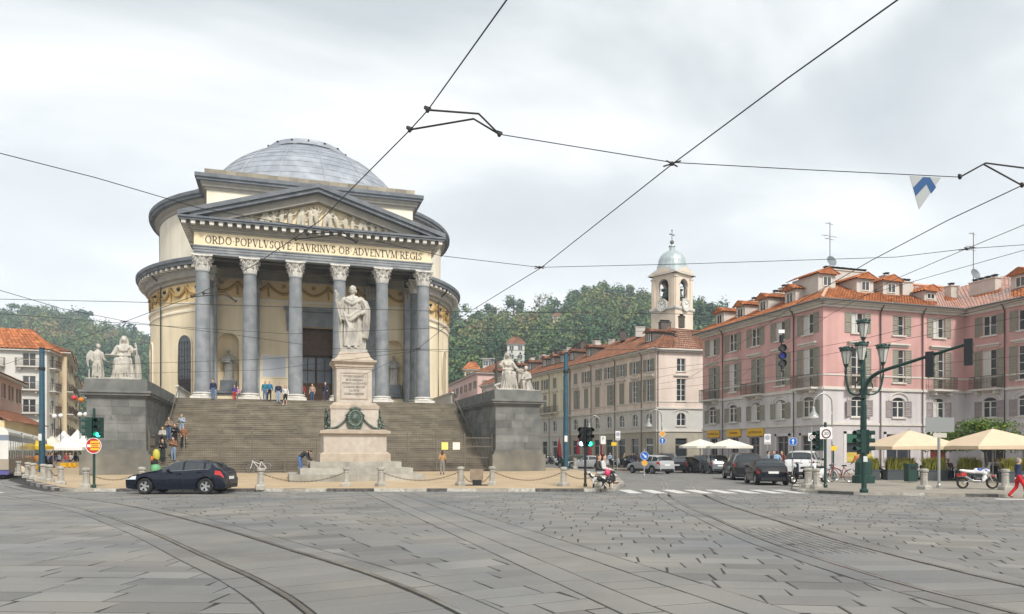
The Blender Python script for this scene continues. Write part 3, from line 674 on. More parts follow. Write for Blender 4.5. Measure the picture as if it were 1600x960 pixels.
me = baked(rel, 'relief', mat('relief_stucco', (.56, .51, .41), (.47, .43, .345), scale=2, rough=.85), .045, 1); o = link('relief', me, ch); o.location = -Vector(ch.location)
WX0, WX1 = XC - 10.0, XC + 10.0; YB = 76.0
DX, DW, DH = 3.5, 3.3, 14.25
ops = [(DX - DW / 2, DX + DW / 2, ZS, DH, 0)] + [(x - .98, x + .98, 7.75, 13.3, .98) for x in (-4.75, 11.2)]
b = MB(Matrix.Translation((0, YB, 0))); wall(b, WX1, 18.6, ops, .9, ZS, WX0); b.build('portico_wall', M_cream, ch)
for x in (-4.75, 11.2):
 b = MB(); b.box(x - 1.0, x + 1.0, YB + .88, YB + .95, 7.6, 13.4); b.build('niche', M_cream, ch)
 b = MB(); b.box(x - 1.5, x + 1.5, YB - .22, YB - .02, 7.45, 7.72); b.box(x - 1.35, x + 1.35, YB - .12, YB - .02, 7.3, 7.45); b.build('niche_sill', M_gcorn, ch)
 st = thing('niche_statue', 'robed grey stone saint in the %s niche of the portico' % ('left' if x < 0 else 'right'), 'statue', (x, YB + .35, 7.75), group='saints in the portico niches')
 b = MB(); b.box(x - .75, x + .75, YB - .15, YB + .85, 7.75, 8.7); b.build('pedestal', M_gcorn, st)
 s_ = MB(); s_.loft([(0, 0, .0, .5, .4), (0, 0, .3, .46, .36), (.03, 0, .9, .42, .32), (.05, -.02, 1.5, .42, .32), (.02, 0, 2.0, .46, .32), (0, 0, 2.4, .4, .26), (0, 0, 2.55, .18, .15)], 24, 7, .11)
 s_.limb([(0, -.03, 2.5, .1), (0, -.06, 2.68, .1)]); s_.ball((0, -.08, 2.84), (.16, .18, .21)); s_.limb([(-.42, 0, 2.3, .15), (-.56, -.2, 1.85, .12), (-.2, -.42, 1.75, .1)]); s_.limb([(.42, 0, 2.3, .15), (.6, -.1, 1.8, .12), (.35, -.4, 2.0, .1)]); s_.box(-.3, .2, -.52, -.4, 1.7, 2.1)
 me = baked(s_, 'figure', mat('niche_marble', (.40, .39, .36), (.32, .31, .285), scale=2, rough=.8), .04, 1); o = link('figure', me, st, (0, 0, .95))
 for p_ in o.data.polygons: pass
b = MB()
b.box(DX - DW / 2 - .75, DX - DW / 2 - .001, YB - .22, YB - .02, ZS, DH); b.box(DX + DW / 2 + .001, DX + DW / 2 + .75, YB - .22, YB - .02, ZS, DH); b.box(DX - DW / 2 - .75, DX + DW / 2 + .75, YB - .22, YB - .02, DH, DH + .7)
b.box(DX - DW / 2 - .6, DX + DW / 2 + .6, YB - .14, YB - .02, DH + .7, DH + 1.45); b.box(DX - DW / 2 - 1.3, DX + DW / 2 + 1.3, YB - .5, YB - .02, DH + 1.45, DH + 1.62); b.box(DX - DW / 2 - 1.5, DX + DW / 2 + 1.5, YB - .68, YB - .02, DH + 1.62, DH + 1.85)
for s_ in (-1, 1): x = DX + s_ * (DW / 2 + 1.05); b.box(x - .2, x + .2, YB - .45, YB - .02, DH + .2, DH + 1.45); b.box(x - .16, x + .16, YB - .3, YB - .02, DH - .5, DH + .2)
b.build('door_surround', M_grey, ch)
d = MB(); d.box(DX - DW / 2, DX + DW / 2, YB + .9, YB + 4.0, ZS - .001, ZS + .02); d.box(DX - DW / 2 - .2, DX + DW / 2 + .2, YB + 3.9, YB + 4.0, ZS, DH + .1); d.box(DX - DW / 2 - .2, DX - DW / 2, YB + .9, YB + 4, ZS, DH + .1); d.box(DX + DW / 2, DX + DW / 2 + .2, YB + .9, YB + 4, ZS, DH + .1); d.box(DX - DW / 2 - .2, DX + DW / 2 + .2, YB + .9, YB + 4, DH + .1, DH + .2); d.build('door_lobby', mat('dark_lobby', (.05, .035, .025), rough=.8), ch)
dr = MB(); M_wood = mat('dark_wood', (.075, .04, .022), (.11, .06, .03), scale=3, rough=.5)
dr.box(DX - DW / 2, DX + DW / 2, YB + 1.3, YB + 1.5, ZS + 5.6, DH); dr.box(DX - DW / 2, DX + DW / 2, YB + 1.22, YB + 1.5, ZS + 5.3, ZS + 5.6); door = dr.build('door', M_wood, ch)
for s_ in (-1, 1):
 l = MB(); x0, x1 = (DX - DW / 2, DX - .02) if s_ < 0 else (DX + .02, DX + DW / 2); l.box(x0, x1, YB + 1.6, YB + 1.7, ZS + .02, ZS + 2.3)
 for q in range(2): l.box(x0 + .15, x1 - .15, YB + 1.56, YB + 1.6, ZS + .2 + q * 1.05, ZS + 1.05 + q * 1.05)
 l.build('door_leaf', M_wood, door)
 for q in range(2):
  for k in range(2):
   a = x0 + .12 + k * .76; z = ZS + 2.5 + q * 1.35; p = MB(); p.box(a, a + .66, YB + 1.62, YB + 1.66, z, z + 1.22); p.build('pane', mat('lobby_glass', (.10, .13, .17), rough=.2, spec=.7), door)
 l = MB(); l.box(x0, x1, YB + 1.66, YB + 1.72, ZS + 2.3, ZS + 5.3); l.build('door_leaf', M_wood, door)
b = MB(); b.box(-1.6, .55, YB - .06, YB - .01, 9.2, 11.2); b.build('plaque', mat('plaque_marble', (.52, .55, .60), rough=.5), ch)
b = MB(); b.box(-1.75, .7, YB - .04, YB - .008, 9.05, 11.35); b.build('plaque_border', M_cream2, ch)
for i in range(3): b = MB(); z = 8.0 + i * 3.6; b.box(-2.25, -2.05, YB - .25, YB - .03, z, z + .9); b.build('wall_fitting', M_iron, ch)
def swag_band(place, L_, n, z0, z1, name='festoon'):
 b = MB(); st = L_ / n
 for i in range(n):
  u0 = i * st
  b.tube([place(u0 + st * k / 8, .1, z1 - .32 - (z1 - z0) * .52 * math.sin(PI * k / 8)) for k in range(9)], .15, 5); b.tube([place(u0, .1, z1 - .12), place(u0 - .04, .12, z1 - .6), place(u0 + .02, .1, z0 + .15)], .1, 5)
  q = place(u0, .12, z1 - .3); b.ball(q, .22, 6, 4)
  q = place(u0 + st / 2, .05, z1 - .36); b.ball(q, (.2, .2, .2), 8, 5)
 return b
b = MB(); b.box(WX0, WX1, YB - .05, YB - .01, 16.75, 18.5); b.build('festoon_band', M_ochre, ch)
swag_band(lambda u, o, z: (WX0 + u, YB - .05 - o * .6, z), WX1 - WX0, 7, 16.85, 18.45).build('festoon', M_gold, ch)
b = MB(); b.box(WX0, WX1, YB - .12, YB - .01, 16.5, 16.75); b.box(WX0, WX1, YB - .1, YB - .01, 15.9, 16.0); b.build('string_course', M_cream2, ch)
for s_ in (-1, 1):
 x = XC + s_ * 10.1; b = MB(); b.box(x - .12, x + .12, 75.4, 82, ZS, 18.6); b.build('return_wall', M_cream, ch)
RL, RU = 17.5, 16.55
A0, A1 = R(150), R(390)
AW = [(math.atan2(-math.sin(0), 1))]
dr = MB(); dr.lathe([(RL, ZS - .5), (RL, 17.15)], (XC, YD), 140, R(-61), R(241)); dr.build('drum_wall', M_cream, ch, smooth=True)
b = MB(); b.lathe([(RL, 16.2), (RL + .1, 16.25), (RL + .1, 16.42), (RL, 16.5)], (XC, YD), 128); b.lathe([(RL, 16.9), (RL + .16, 16.95), (RL + .2, 17.1), (RL + .2, 17.22), (RL, 17.3)], (XC, YD), 128); b.build('string_course', M_cream2, ch)
b = MB(); b.lathe([(RL - .05, 17.25), (RL - .05, 19.3)], (XC, YD), 160); b.build('festoon_band', M_ochre, ch, smooth=True)
dp = lambda u, o, z: (XC + (RL - .05 + o) * math.cos(u / RL), YD + (RL - .05 + o) * math.sin(u / RL), z)
swag_band(dp, 2 * PI * RL, 40, 17.45, 19.2).build('festoon', M_gold, ch)
hol = MB()
for i in range(40):
 a = 2 * PI * (i + .5) / 40; hol.ball((XC + (RL + .02) * math.cos(a), YD + (RL + .02) * math.sin(a), 18.75), .2, 8, 5)
hol.build('vent_holes', M_dark, ch)
b = MB(); b.lathe([(RL - .05, 19.25), (RL + .2, 19.35), (RL + .25, 19.6), (RL + .55, 19.75), (RL + .6, 20.75)], (XC, YD), 160); b.build('bed_moulding', M_soff, ch, angle=40)
b = MB(); b.lathe([(RL + .5, 20.74), (RL + 1.32, 20.76), (RL + 1.34, 21.0), (RL + 1.5, 21.1), (RL + 1.52, 21.42), (RU, 21.95)], (XC, YD), 160); b.build('drum_cornice', M_gcorn, ch, angle=35)
b = MB()
for i in range(118):
 a = 2 * PI * i / 118; b.M = Matrix.Translation((XC + (RL + .6) * math.cos(a), YD + (RL + .6) * math.sin(a), 20.45)) @ Matrix.Rotation(a, 4, 'Z'); b.box(-.1, .62, -.2, .2, 0, .28)
b.build('drum_modillions', M_marb, ch, kind='stuff')
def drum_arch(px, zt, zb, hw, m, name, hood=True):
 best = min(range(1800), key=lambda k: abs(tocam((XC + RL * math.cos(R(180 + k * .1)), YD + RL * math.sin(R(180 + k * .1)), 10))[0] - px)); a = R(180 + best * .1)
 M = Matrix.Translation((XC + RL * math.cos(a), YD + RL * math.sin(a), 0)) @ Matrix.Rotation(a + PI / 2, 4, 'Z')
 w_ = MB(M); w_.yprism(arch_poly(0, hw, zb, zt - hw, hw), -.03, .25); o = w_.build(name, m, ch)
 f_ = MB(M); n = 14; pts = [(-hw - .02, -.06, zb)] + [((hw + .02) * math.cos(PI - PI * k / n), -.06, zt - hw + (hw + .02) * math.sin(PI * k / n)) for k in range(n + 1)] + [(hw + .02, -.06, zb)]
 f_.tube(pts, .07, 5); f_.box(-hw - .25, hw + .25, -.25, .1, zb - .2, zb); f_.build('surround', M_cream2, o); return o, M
o, M = drum_arch(289, 13.9, 7.6, 1.05, M_glass, 'arched_window')
b = MB(M)
for k in range(5): b.box(-.9 + k * .42, -.86 + k * .42, -.05, -.032, 7.6, 13.3)
for k in range(8): b.box(-1.0, 1.0, -.05, -.032, 8.2 + k * .7, 8.24 + k * .7)
b.build('grille', M_iron, o)
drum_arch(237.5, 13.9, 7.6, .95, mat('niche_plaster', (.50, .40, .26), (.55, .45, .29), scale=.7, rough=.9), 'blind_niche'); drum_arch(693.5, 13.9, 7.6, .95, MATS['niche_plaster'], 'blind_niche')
def pipe(px, z0, z1, r_=RL):
 best = min(range(1800), key=lambda k: abs(tocam((XC + r_ * math.cos(R(180 + k * .1)), YD + r_ * math.sin(R(180 + k * .1)), 10))[0] - px)); a = R(180 + best * .1); b = MB()
 q = lambda o, z: (XC + (r_ + o) * math.cos(a), YD + (r_ + o) * math.sin(a), z)
 b.tube([q(.18, z0), q(.18, z1 - 1.6), q(.22, z1 - 1.2), q(1.2, z1 - .4), q(1.3, z1)], .075, 6); b.build('drainpipe', M_iron, ch)
pipe(254, ZS, 20.9); pipe(683, ZS, 20.9)
b = MB(); b.tube([(XC - RU * .986, YD - RU * .15, 21.6), (XC - RU * .988, YD - RU * .155, 27)], .07, 6); b.build('drainpipe', M_iron, ch)
b = MB(); b.lathe([(RU, 21.4), (RU, 27.3)], (XC, YD), 160); b.build('attic_wall', M_cream2, ch, smooth=True)
b = MB(); b.lathe([(RU, 27.2), (RU + .12, 27.25), (RU + .16, 27.55), (RU + .5, 27.75), (RU + .52, 27.95)], (XC, YD), 128); b.build('bed_moulding', M_soff, ch, angle=40)
b = MB(); b.lathe([(RU + .45, 27.94), (RU + .95, 27.96), (RU + .97, 28.2), (RU + 1.12, 28.28), (RU + 1.14, 28.62), (RU + .6, 28.72)], (XC, YD), 128); b.build('attic_cornice', M_gcorn, ch, angle=35)
b = MB(); b.lathe([(RU + 1.0, 28.66), (14.6, 29.9), (14.4, 30.5), (13.4, 30.7)], (XC, YD), 96); b.build('roof_skirt', M_lead, ch, angle=30)
ZC_, RS = 25.1, 13.8
lst = []
a_lo, a_hi = math.asin((30.4 - ZC_) / RS), math.asin((38.0 - ZC_) / RS); NR = 11
rl = random.Random(5)
for r_ in range(NR):
 t0, t1 = a_lo + (a_hi - a_lo) * r_ / NR, a_lo + (a_hi - a_lo) * (r_ + 1) / NR; nseg = 60 if r_ < 7 else 40
 for i in range(nseg):
  p0, p1 = 2 * PI * (i + (r_ % 2) * .5) / nseg, 2 * PI * (i + .99 + (r_ % 2) * .5) / nseg; q = MB(); q.tone = min(1, max(0, rl.gauss(.5, .2))); o1 = rl.uniform(0, .02)
  def sp(t, p, o): rr_ = RS + o; return (XC + rr_ * math.cos(t) * math.cos(p), YD + rr_ * math.cos(t) * math.sin(p), ZC_ + rr_ * math.sin(t))
  pm = (p0 + p1) / 2
  vs = [sp(t0, p0, .035 + o1), sp(t0, pm, .035 + o1), sp(t0, p1, .035 + o1), sp(t1, p1, .01), sp(t1, pm, .01), sp(t1, p0, .01), sp(t0, p0, -.02), sp(t0, pm, -.02), sp(t0, p1, -.02)]
  q.add(vs, [(0, 1, 4, 5), (1, 2, 3, 4), (6, 7, 1, 0), (7, 8, 2, 1)]); lst.append(q)
b = MB(); b.lathe([((RS - .02) * math.cos(a_lo * (1 - k / 16) + k / 16 * a_hi), ZC_ + (RS - .02) * math.sin(a_lo * (1 - k / 16) + k / 16 * a_hi)) for k in range(17)], (XC, YD), 96); dome = b.build('dome', M_lead, ch, smooth=True)
front = [q for q in lst if sum(p[1] for p in q.v) / len(q.v) < YD + 1]
back = [q for q in lst if sum(p[1] for p in q.v) / len(q.v) >= YD + 1]
J = MB()
for q in back: k = len(J.v); J.v += q.v; J.t += q.t; J.f += [tuple(i + k for i in f) for f in q.f]
J.build('lead_sheet_field', M_lead, dome, kind='stuff')
pieces('lead_sheet', front, M_lead, dome, 298, 'lead_sheet_rest')
b = MB()
for i in range(16):
 a = 2 * PI * (i + .3) / 16; b.tube([(XC + (RS + .08) * math.cos(t) * math.cos(a), YD + (RS + .08) * math.cos(t) * math.sin(a), ZC_ + (RS + .08) * math.sin(t)) for t in [a_lo + (a_hi - a_lo) * k / 8 for k in range(9)]], .035, 4)
b.build('standing_seam', mat('pale_lead', (.42, .44, .46), rough=.5, metal=.2), dome)
b = MB(); b.lathe([(4.75, 37.6), (4.75, 38.15), (4.95, 38.2), (4.95, 38.5), (4.6, 38.55), (4.45, 38.95), (4.0, 39.1), (1.2, 39.25), (.05, 39.3)], (XC, YD), 48); b.build('crown_ring', M_lead, dome, angle=30)
b = MB()
for i in range(16): a = 2 * PI * i / 16; b.cbox((XC + 4.9 * math.cos(a), YD + 4.9 * math.sin(a), 38.58), (.2, .2, .18), a)
b.build('crown_brackets', M_iron, dome)
BX = (XC - 10.0, XC + 10.1); YK = 77.0
b = MB(); b.box(BX[0], BX[1], YK, 88, 18.6, 27.3); b.build('attic_block', M_cream2, ch)
def slabring(b, o, z0, z1): b.box(BX[0] - o, BX[1] + o, YK - o, 88.05, z0, z1)
b = MB(); slabring(b, .15, 27.25, 27.5); slabring(b, .4, 27.5, 27.75); slabring(b, .52, 27.75, 27.95); b.build('bed_moulding', M_soff, ch)
b = MB(); slabring(b, .85, 27.95, 28.2); slabring(b, 1.0, 28.2, 28.55); b.build('block_cornice', M_gcorn, ch)
b = MB()
for i in range(21):
 w_ = (BX[1] - BX[0] + .4) / 21; x = BX[0] - .2 + i * w_; b.box(x + .01, x + w_ - .01, YK - .15, YK + .25, 28.552, 29.25 + (i % 3) * .01, tone=random.random())
for s_ in (0, 1): x = BX[s_]; b.box(x - .2, x + .2, YK + .27, 88, 28.552, 29.25)
b.build('parapet', M_ashw, ch)
for s_ in (-1, 1):
 x = -8.3 if s_ < 0 else 15.5; b = MB(); M_rw = mat('white_railing', (.55, .53, .48), rough=.7)
 for k in range(30): b.box(x - .05, x + .05, 68 + k * .32, 68.14 + k * .32, ZS, ZS + 1.0)
 b.box(x - .12, x + .12, 67.8, 77.8, ZS + 1.0, ZS + 1.16); b.build('terrace_railing', M_rw, ch)
 b = MB(); a0 = PI * 1.06 if s_ < 0 else PI * 1.94
 for k in range(34): a = a0 + s_ * -k * .0 + (k * .016 if s_ < 0 else -k * .016); b.cbox((XC + 19.2 * math.cos(a), YD + 19.2 * math.sin(a), ZS + .55), (.1, .1, 1.1), a)
 b.tube([(XC + 19.2 * math.cos(a0 + s_ * -k * .05), YD + 19.2 * math.sin(a0 + s_ * -k * .05), ZS + 1.12) for k in range(12)], .08, 5); b.build('terrace_railing', M_rw, ch)
# ------------------------------------------------------------------ staircase
SX0, SX1, SY0, SY1, NS = -8.5, 15.7, 55.2, 66.9, 36
stc = thing('staircase', 'broad brown stone stairway rising to the church portico', 'staircase', (XC, SY0, .3)); rs_ = random.Random(9)
for i in range(NS):
 z0 = .28 + (ZS - .28) * i / NS; z1 = .28 + (ZS - .28) * (i + 1) / NS; y0 = SY0 + (SY1 - SY0) * i / NS; b = MB(); x = SX0
 while x < SX1 - .1:
  l = min(rs_.uniform(1.8, 3.6), SX1 - x)
  if SX1 - x - l < .8: l = SX1 - x
  dz = rs_.uniform(-.012, .012); tn = min(1, max(0, rs_.gauss(.5, .28))); zt_ = z1 + dz - (.02 if i == NS - 1 else 0); yy = y0 + rs_.uniform(-.012, .012); b.box(x + .006, x + l - .006, yy + .045, y0 + .9, z0 - .1, zt_ - .05, tone=tn); b.box(x + .006, x + l - .006, yy, y0 + .9, zt_ - .05, zt_, tone=tn); x += l
 b.build('step', M_step, stc)
for s_ in (0, 1):
 x = SX0 + .5 if s_ == 0 else SX1 - .5; b = MB(); b.tube([(x, 57.2, 1.35 + .9), (x, 66.6, ZS + .95), (x, 67.4, ZS + .95)], .04, 6)
 for k in range(6): t = k / 5; y = 57.2 + 9.4 * t; b.tube([(x, y, .3 + (y - SY0) / (SY1 - SY0) * 6.0 - .05), (x, y, 2.25 + (ZS - 1.3) * t)], .03, 5)
 b.build('handrail', M_girn, stc)
def pier(x0, x1, label, seed):
 t = thing('stair_pier', label, 'pier', ((x0 + x1) / 2, 56, .2), group='piers flanking the stairway'); rp_ = random.Random(seed); L0 = []
 y0, y1, zb, zt = 54.0, 67.3, 1.95, 5.35
 core = MB(); core.box(x0 + .03, x1 - .03, y0 + .03, y1, .1, zt); core.build('core', mat('joint_mortar', (.10, .10, .09), rough=.95), t)
 def face(horizontal, fixed, a0, a1, out_):
  z = zb
  while z < zt - .1:
   h = min(.56, zt - z)
   if zt - z - h < .3: h = zt - z
   a = a0
   while a < a1 - .05:
    l = min(rp_.uniform(.7, 1.5), a1 - a)
    if a1 - a - l < .45: l = a1 - a
    q = MB(); q.tone = min(1, max(0, rp_.gauss(.5, .24))); o = rp_.uniform(0, .012); u0, u1, w0, w1 = a + .006, a + l - .006, z + .006, z + h - .006
    if horizontal: q.box(u0, u1, fixed - o, fixed + .04, w0, w1)
    else: q.box(min(fixed - out_ * .04, fixed + out_ * o), max(fixed - out_ * .04, fixed + out_ * o), u0, u1, w0, w1)
    L0.append(q); a += l
   z += h
 face(True, y0, x0, x1, -1); face(False, x1, y0, y1, 1); face(False, x0, y0, y1, -1)
 pieces('stone', L0, M_ash, t, 220)
 b = MB(); b.box(x0 - .35, x1 + .35, y0 - .35, y1, .1, 1.6); b.box(x0 - .2, x1 + .2, y0 - .2, y1, 1.6, 1.8); b.box(x0 - .08, x1 + .08, y0 - .08, y1, 1.8, zb); b.build('plinth', mat('pier_plinth_stone', (.15, .145, .125), (.23, .21, .17), scale=.9, rough=.9, bump=.3, bscale=16, streak=.3, grime=(.085, .085, .08), gscale=.6, gamt=.6), t)
 b = MB(); b.box(x0 - .1, x1 + .1, y0 - .1, y1, zt, zt + .14); b.box(x0 - .3, x1 + .3, y0 - .3, y1, zt + .14, zt + .3); b.box(x0 - .4, x1 + .4, y0 - .4, y1, zt + .3, zt + .44); b.build('cornice', M_ash, t)
 b = MB(); b.box(x0 - .12, x1 + .12, y0 - .12, y1, zt + .44, zt + 1.2); b.build('cap', M_ash, t)
 return t, zt + 1.2
pL, ZT = pier(-12.0, -8.52, 'grey ashlar pier with seated statue group left of the stairway', 21)
pR, _ = pier(15.72, 19.3, 'grey ashlar pier with seated statue group right of the stairway', 22)
lettering('AES·A·SOLVIT', .3, lambda u, v, w_: (-10.25 + u, 53.985 - w_, 3.85 + v), mat('incised', (.13, .13, .12), rough=.9), pL, joined=True, name='inscription', width=2.7, depth_=.006)
M_fence = mat('fence_iron', (.15, .13, .105), rough=.6, metal=.3)
fc = thing('iron_fence', 'tall brown iron grille fence across the foot of the stairway', 'fence', (XC, 54.4, .3))
FY = 54.6; xs = [SX0 + .1 + (SX1 - SX0 - .2) * i / 11 for i in range(12)]
for i, x in enumerate(xs):
 h = 2.95; b = MB(); b.box(x - .045, x + .045, FY - .045, FY + .045, .25, .25 + h); b.build('post', M_fence, fc)
for i in range(11):
 if i == 0: continue
 b = MB(); a, c = xs[i] + .045, xs[i + 1] - .045
 for z in (.5, 1.35, 2.2, 2.85): b.box(a, c, FY - .02, FY + .02, z - .03, z + .03)
 n = 17
 for k in range(1, n): x = a + (c - a) * k / n; b.box(x - .012, x + .012, FY - .012, FY + .012, .35, 2.95 if k % 2 else 2.6)
 b.build('grille_panel', M_fence, fc)
b = MB()
for k in range(11): b.box(xs[0] + .03, xs[0] + .054, FY + .1 + k * .2, FY + .124 + k * .2, .4, 2.9)
for z in (.5, 1.35, 2.2, 2.85): b.box(xs[0] + .02, xs[0] + .064, FY + .05, FY + 2.2, z - .022, z + .022)
b.build('open_gate', M_fence, fc)
for px, c_, w_ in ((695, (.80, .72, .18), .5), (713, (.75, .72, .62), .55)):
 x = vis(px, FY - .06); b = MB(); b.box(x - w_ / 2, x + w_ / 2, FY - .075, FY - .05, 1.95, 2.5); o = b.build('notice', mat('notice_%d' % px, c_, rough=.6), None); tag(o, ('yellow' if px < 700 else 'cream') + ' paper notice fixed to the stairway fence', 'notice')
 o.data.transform(Matrix.Translation((-x, -FY, -1.95))); o.location = (x, FY, 1.95)
# ------------------------------------------------------------------ monument
MX, MY = at(551, 42.6); MZ = pz(MX, MY)
M_gran = mat('pink_granite', (.44, .39, .335), (.52, .465, .40), scale=4, rough=.75, bump=.1, bscale=30, grime=(.33, .27, .21), gscale=.9, gamt=.5)
M_gran2 = mat('rose_granite', (.38, .315, .245), (.46, .385, .305), scale=3, rough=.75, grime=(.27, .22, .18), gscale=1.2, gamt=.6)
M_grst = mat('monument_step', (.30, .285, .25), (.40, .375, .32), scale=2.5, rough=.85, bump=.2, bscale=20, tone=.2, grime=(.2, .19, .165), gscale=.8, gamt=.5)
M_brz = mat('green_bronze', (.055, .075, .06), (.11, .145, .118), scale=6, rough=.55, metal=.4)
mn = thing('monument', 'pink granite pedestal with bronze wreath and inscription on stone steps', 'monument', (MX, MY, MZ))
def sq(b, h, z0, z1, h1=None):
 h1 = h if h1 is None else h1; b.add([(-h, -h, z0), (h, -h, z0), (h, h, z0), (-h, h, z0), (-h1, -h1, z1), (h1, -h1, z1), (h1, h1, z1), (-h1, h1, z1)], [(0, 3, 2, 1), (4, 5, 6, 7), (0, 1, 5, 4), (1, 2, 6, 5), (2, 3, 7, 6), (3, 0, 4, 7)])
rm = random.Random(4)
for i, (h, z0, z1) in enumerate(((3.55, -.1, .33), (3.0, .33, .66), (2.45, .66, 1.0))):
 for s_ in range(4):
  a = -h
  while a < h - .01:
   l = min(rm.uniform(1.4, 2.4), h - a)
   if h - a - l < .7: l = h - a
   q = MB(Matrix.Rotation(PI / 2 * s_, 4, 'Z')); q.tone = rm.random(); q.box(a + .005, min(a + l, h - .9 * (a + l > h - .01)) - .005 if False else a + l - .005, -h, -h + .85, z0, z1 - .004 * s_); q.build('step_stone', M_grst, mn, world=False); a += l
 q = MB(); q.box(-h + .84, h - .84, -h + .84, h - .84, z0 - .02, z1 - .02); q.build('step_core', M_grst, mn, world=False)
b = MB(); sq(b, 1.92, 1.0, 1.42); sq(b, 1.92, 1.42, 1.52, 1.78); b.build('base_course', M_gran2, mn, world=False)
b = MB(); sq(b, 1.72, 1.52, 2.5); b.build('lower_die', M_gran, mn, world=False)
b = MB(); sq(b, 1.74, 2.5, 2.56, 1.84); sq(b, 1.92, 2.56, 2.72); sq(b, 1.86, 2.72, 2.8, 1.5); b.build('lower_cornice', M_gran2, mn, world=False)
b = MB(); sq(b, 1.32, 2.8, 3.95); b.build('middle_die', M_gran, mn, world=False)
b = MB(); sq(b, 1.36, 3.95, 4.15); sq(b, 1.3, 4.15, 4.32, 1.14); b.build('middle_cornice', M_gran2, mn, world=False)
b = MB(); sq(b, .98, 4.32, 6.25)
b.build('die', M_gran, mn, world=False)
for s_ in range(4):
 b = MB(Matrix.Rotation(PI / 2 * s_, 4, 'Z'))
 for x0, x1, z0, z1 in ((-.78, .78, 5.98, 6.05), (-.78, .78, 4.52, 4.59), (-.78, -.71, 4.59, 5.98), (.71, .78, 4.59, 5.98)): b.box(x0, x1, -1.012, -.976, z0, z1)
 b.build('panel_border', M_gran2, mn, world=False)
b = MB(); sq(b, 1.02, 6.25, 6.35); sq(b, 1.07, 6.35, 6.5); sq(b, 1.1, 6.5, 6.62, 1.2); sq(b, 1.23, 6.62, 6.74); sq(b, 1.12, 6.74, 6.9, .95); sq(b, .94, 6.9, 7.22, .8); b.build('upper_cornice', M_gran2, mn, world=False)
b = MB(); sq(b, .76, 7.22, 7.4); b.build('statue_base', M_stat, mn, world=False)
for i, s_ in enumerate(('VITTORIO EMANVELE I', 'RE DI SARDEGNA', 'RITORNATO AI SVOI POPOLI', 'IL XX MAGGIO MDCCCXIV', 'LA CITTA', 'DI TORINO RICONOSCENTE')):
 lettering(s_, .115, lambda u, v, w_: (MX + u, MY - .983 - w_, MZ + 5.76 - i * .2 + v), mat('bronze_letters', (.10, .095, .085), rough=.5), mn, name='inscription_line', joined=True, depth_=.012, width=(1.25, .95, 1.35, 1.2, .55, 1.1)[i])
def wreath(M, big=True):
 b = MB(M); n = 22
 for k in range(n): a = 2 * PI * k / n; b.ball((.44 * math.cos(a), -.1, .56 * math.sin(a)), (.13, .1, .13), 6, 4)
 b.yprism([(.36 * math.cos(2 * PI * k / 20), .46 * math.sin(2 * PI * k / 20)) for k in range(20)], -.14, .02); b.ball((0, -.12, 0), (.28, .12, .36), 10, 6)
 for k in range(-3, 4): b.ball((k * .11, -.12, .66 + .1 * (1 - abs(k) / 3)), (.08, .08, .14), 6, 4)
 b.box(-.35, .35, -.2, .02, -.82, -.62)
 for s_ in (-1, 1): b.tube([(s_ * .4, -.08, .45), (s_ * .62, -.14, .2), (s_ * .5, -.12, -.3), (s_ * .36, -.12, -.7)], .07, 5)
 return b
wreath(Matrix.Translation((0, -1.4, 3.42)) @ Matrix.Diagonal((.8, .9, .74, 1))).build('wreath', M_brz, mn, world=False)
for s_ in (-1, 1):
 wreath(Matrix.Translation((s_ * 1.4, 0, 3.38)) @ Matrix.Rotation(s_ * PI / 2, 4, 'Z') @ Matrix.Diagonal((.8, .9, .74, 1))).build('wreath', M_brz, mn, world=False)
 b = MB()
 for k in range(16): t = k / 15; b.ball((s_ * (.36 + t * 1.1), -1.4, 3.5 - .6 * math.sin(PI * t * .62) - .05 * t), (.065, .065, .065), 6, 4)
 for k in range(8): b.ball((s_ * (1.45 + rm.uniform(-.12, .14)), -1.4 + rm.uniform(-.1, .1), 2.85 + k * .07), (.09, .08, .09), 6, 4)
 b.build('garland', M_brz, mn, world=False)
ks = thing('king_statue', 'white marble king in cloak raising a sceptre on the tall pedestal', 'statue', (MX, MY, MZ + 7.4)); b = MB()
b.box(-.62, .62, -.55, .55, -.02, .1)
b.loft([(0, .1, .05, .62, .46), (.0, .08, .35, .62, .46), (.02, .06, .9, .58, .42), (.04, .04, 1.5, .55, .38), (.02, .02, 2.0, .52, .36), (0, 0, 2.4, .50, .34), (0, 0, 2.75, .52, .33), (0, 0, 3.0, .46, .28), (0, 0, 3.16, .24, .2)], 56, 8, .17)
b.limb([(-.12, -.5, .12, .14), (-.14, -.42, .7, .15), (-.12, -.3, 1.3, .2)]); b.limb([(-.12, -.62, .12, .1), (-.13, -.46, .14, .11)])
b.limb([(.22, -.38, .12, .13), (.2, -.36, .6, .14)]); b.limb([(.26, -.56, .12, .1), (.22, -.4, .14, .1)])
for k in range(9):
 t = k / 8; b.limb([(-.46 + t * .3, -.44, 2.2 - t * .4, .05), (-.12 + t * .3, -.56, 1.3 - t * .2, .05), (-.34 + t * .8, -.58, .22, .055)])
b.limb([(-.5, -.3, 1.95, .13), (-.1, -.48, 1.86, .14), (.35, -.42, 2.2, .13), (.5, -.3, 2.35, .1)]); b.limb([(-.52, -.3, 1.8, .1), (-.05, -.5, 1.66, .11), (.38, -.46, 2.0, .1)])
b.limb([(-.36, -.2, 2.86, .12), (-.0, -.36, 2.62, .1), (.4, -.2, 2.86, .12)]); b.limb([(-.3, -.22, 2.98, .09), (.0, -.36, 2.8, .07), (.32, -.22, 2.98, .09)])
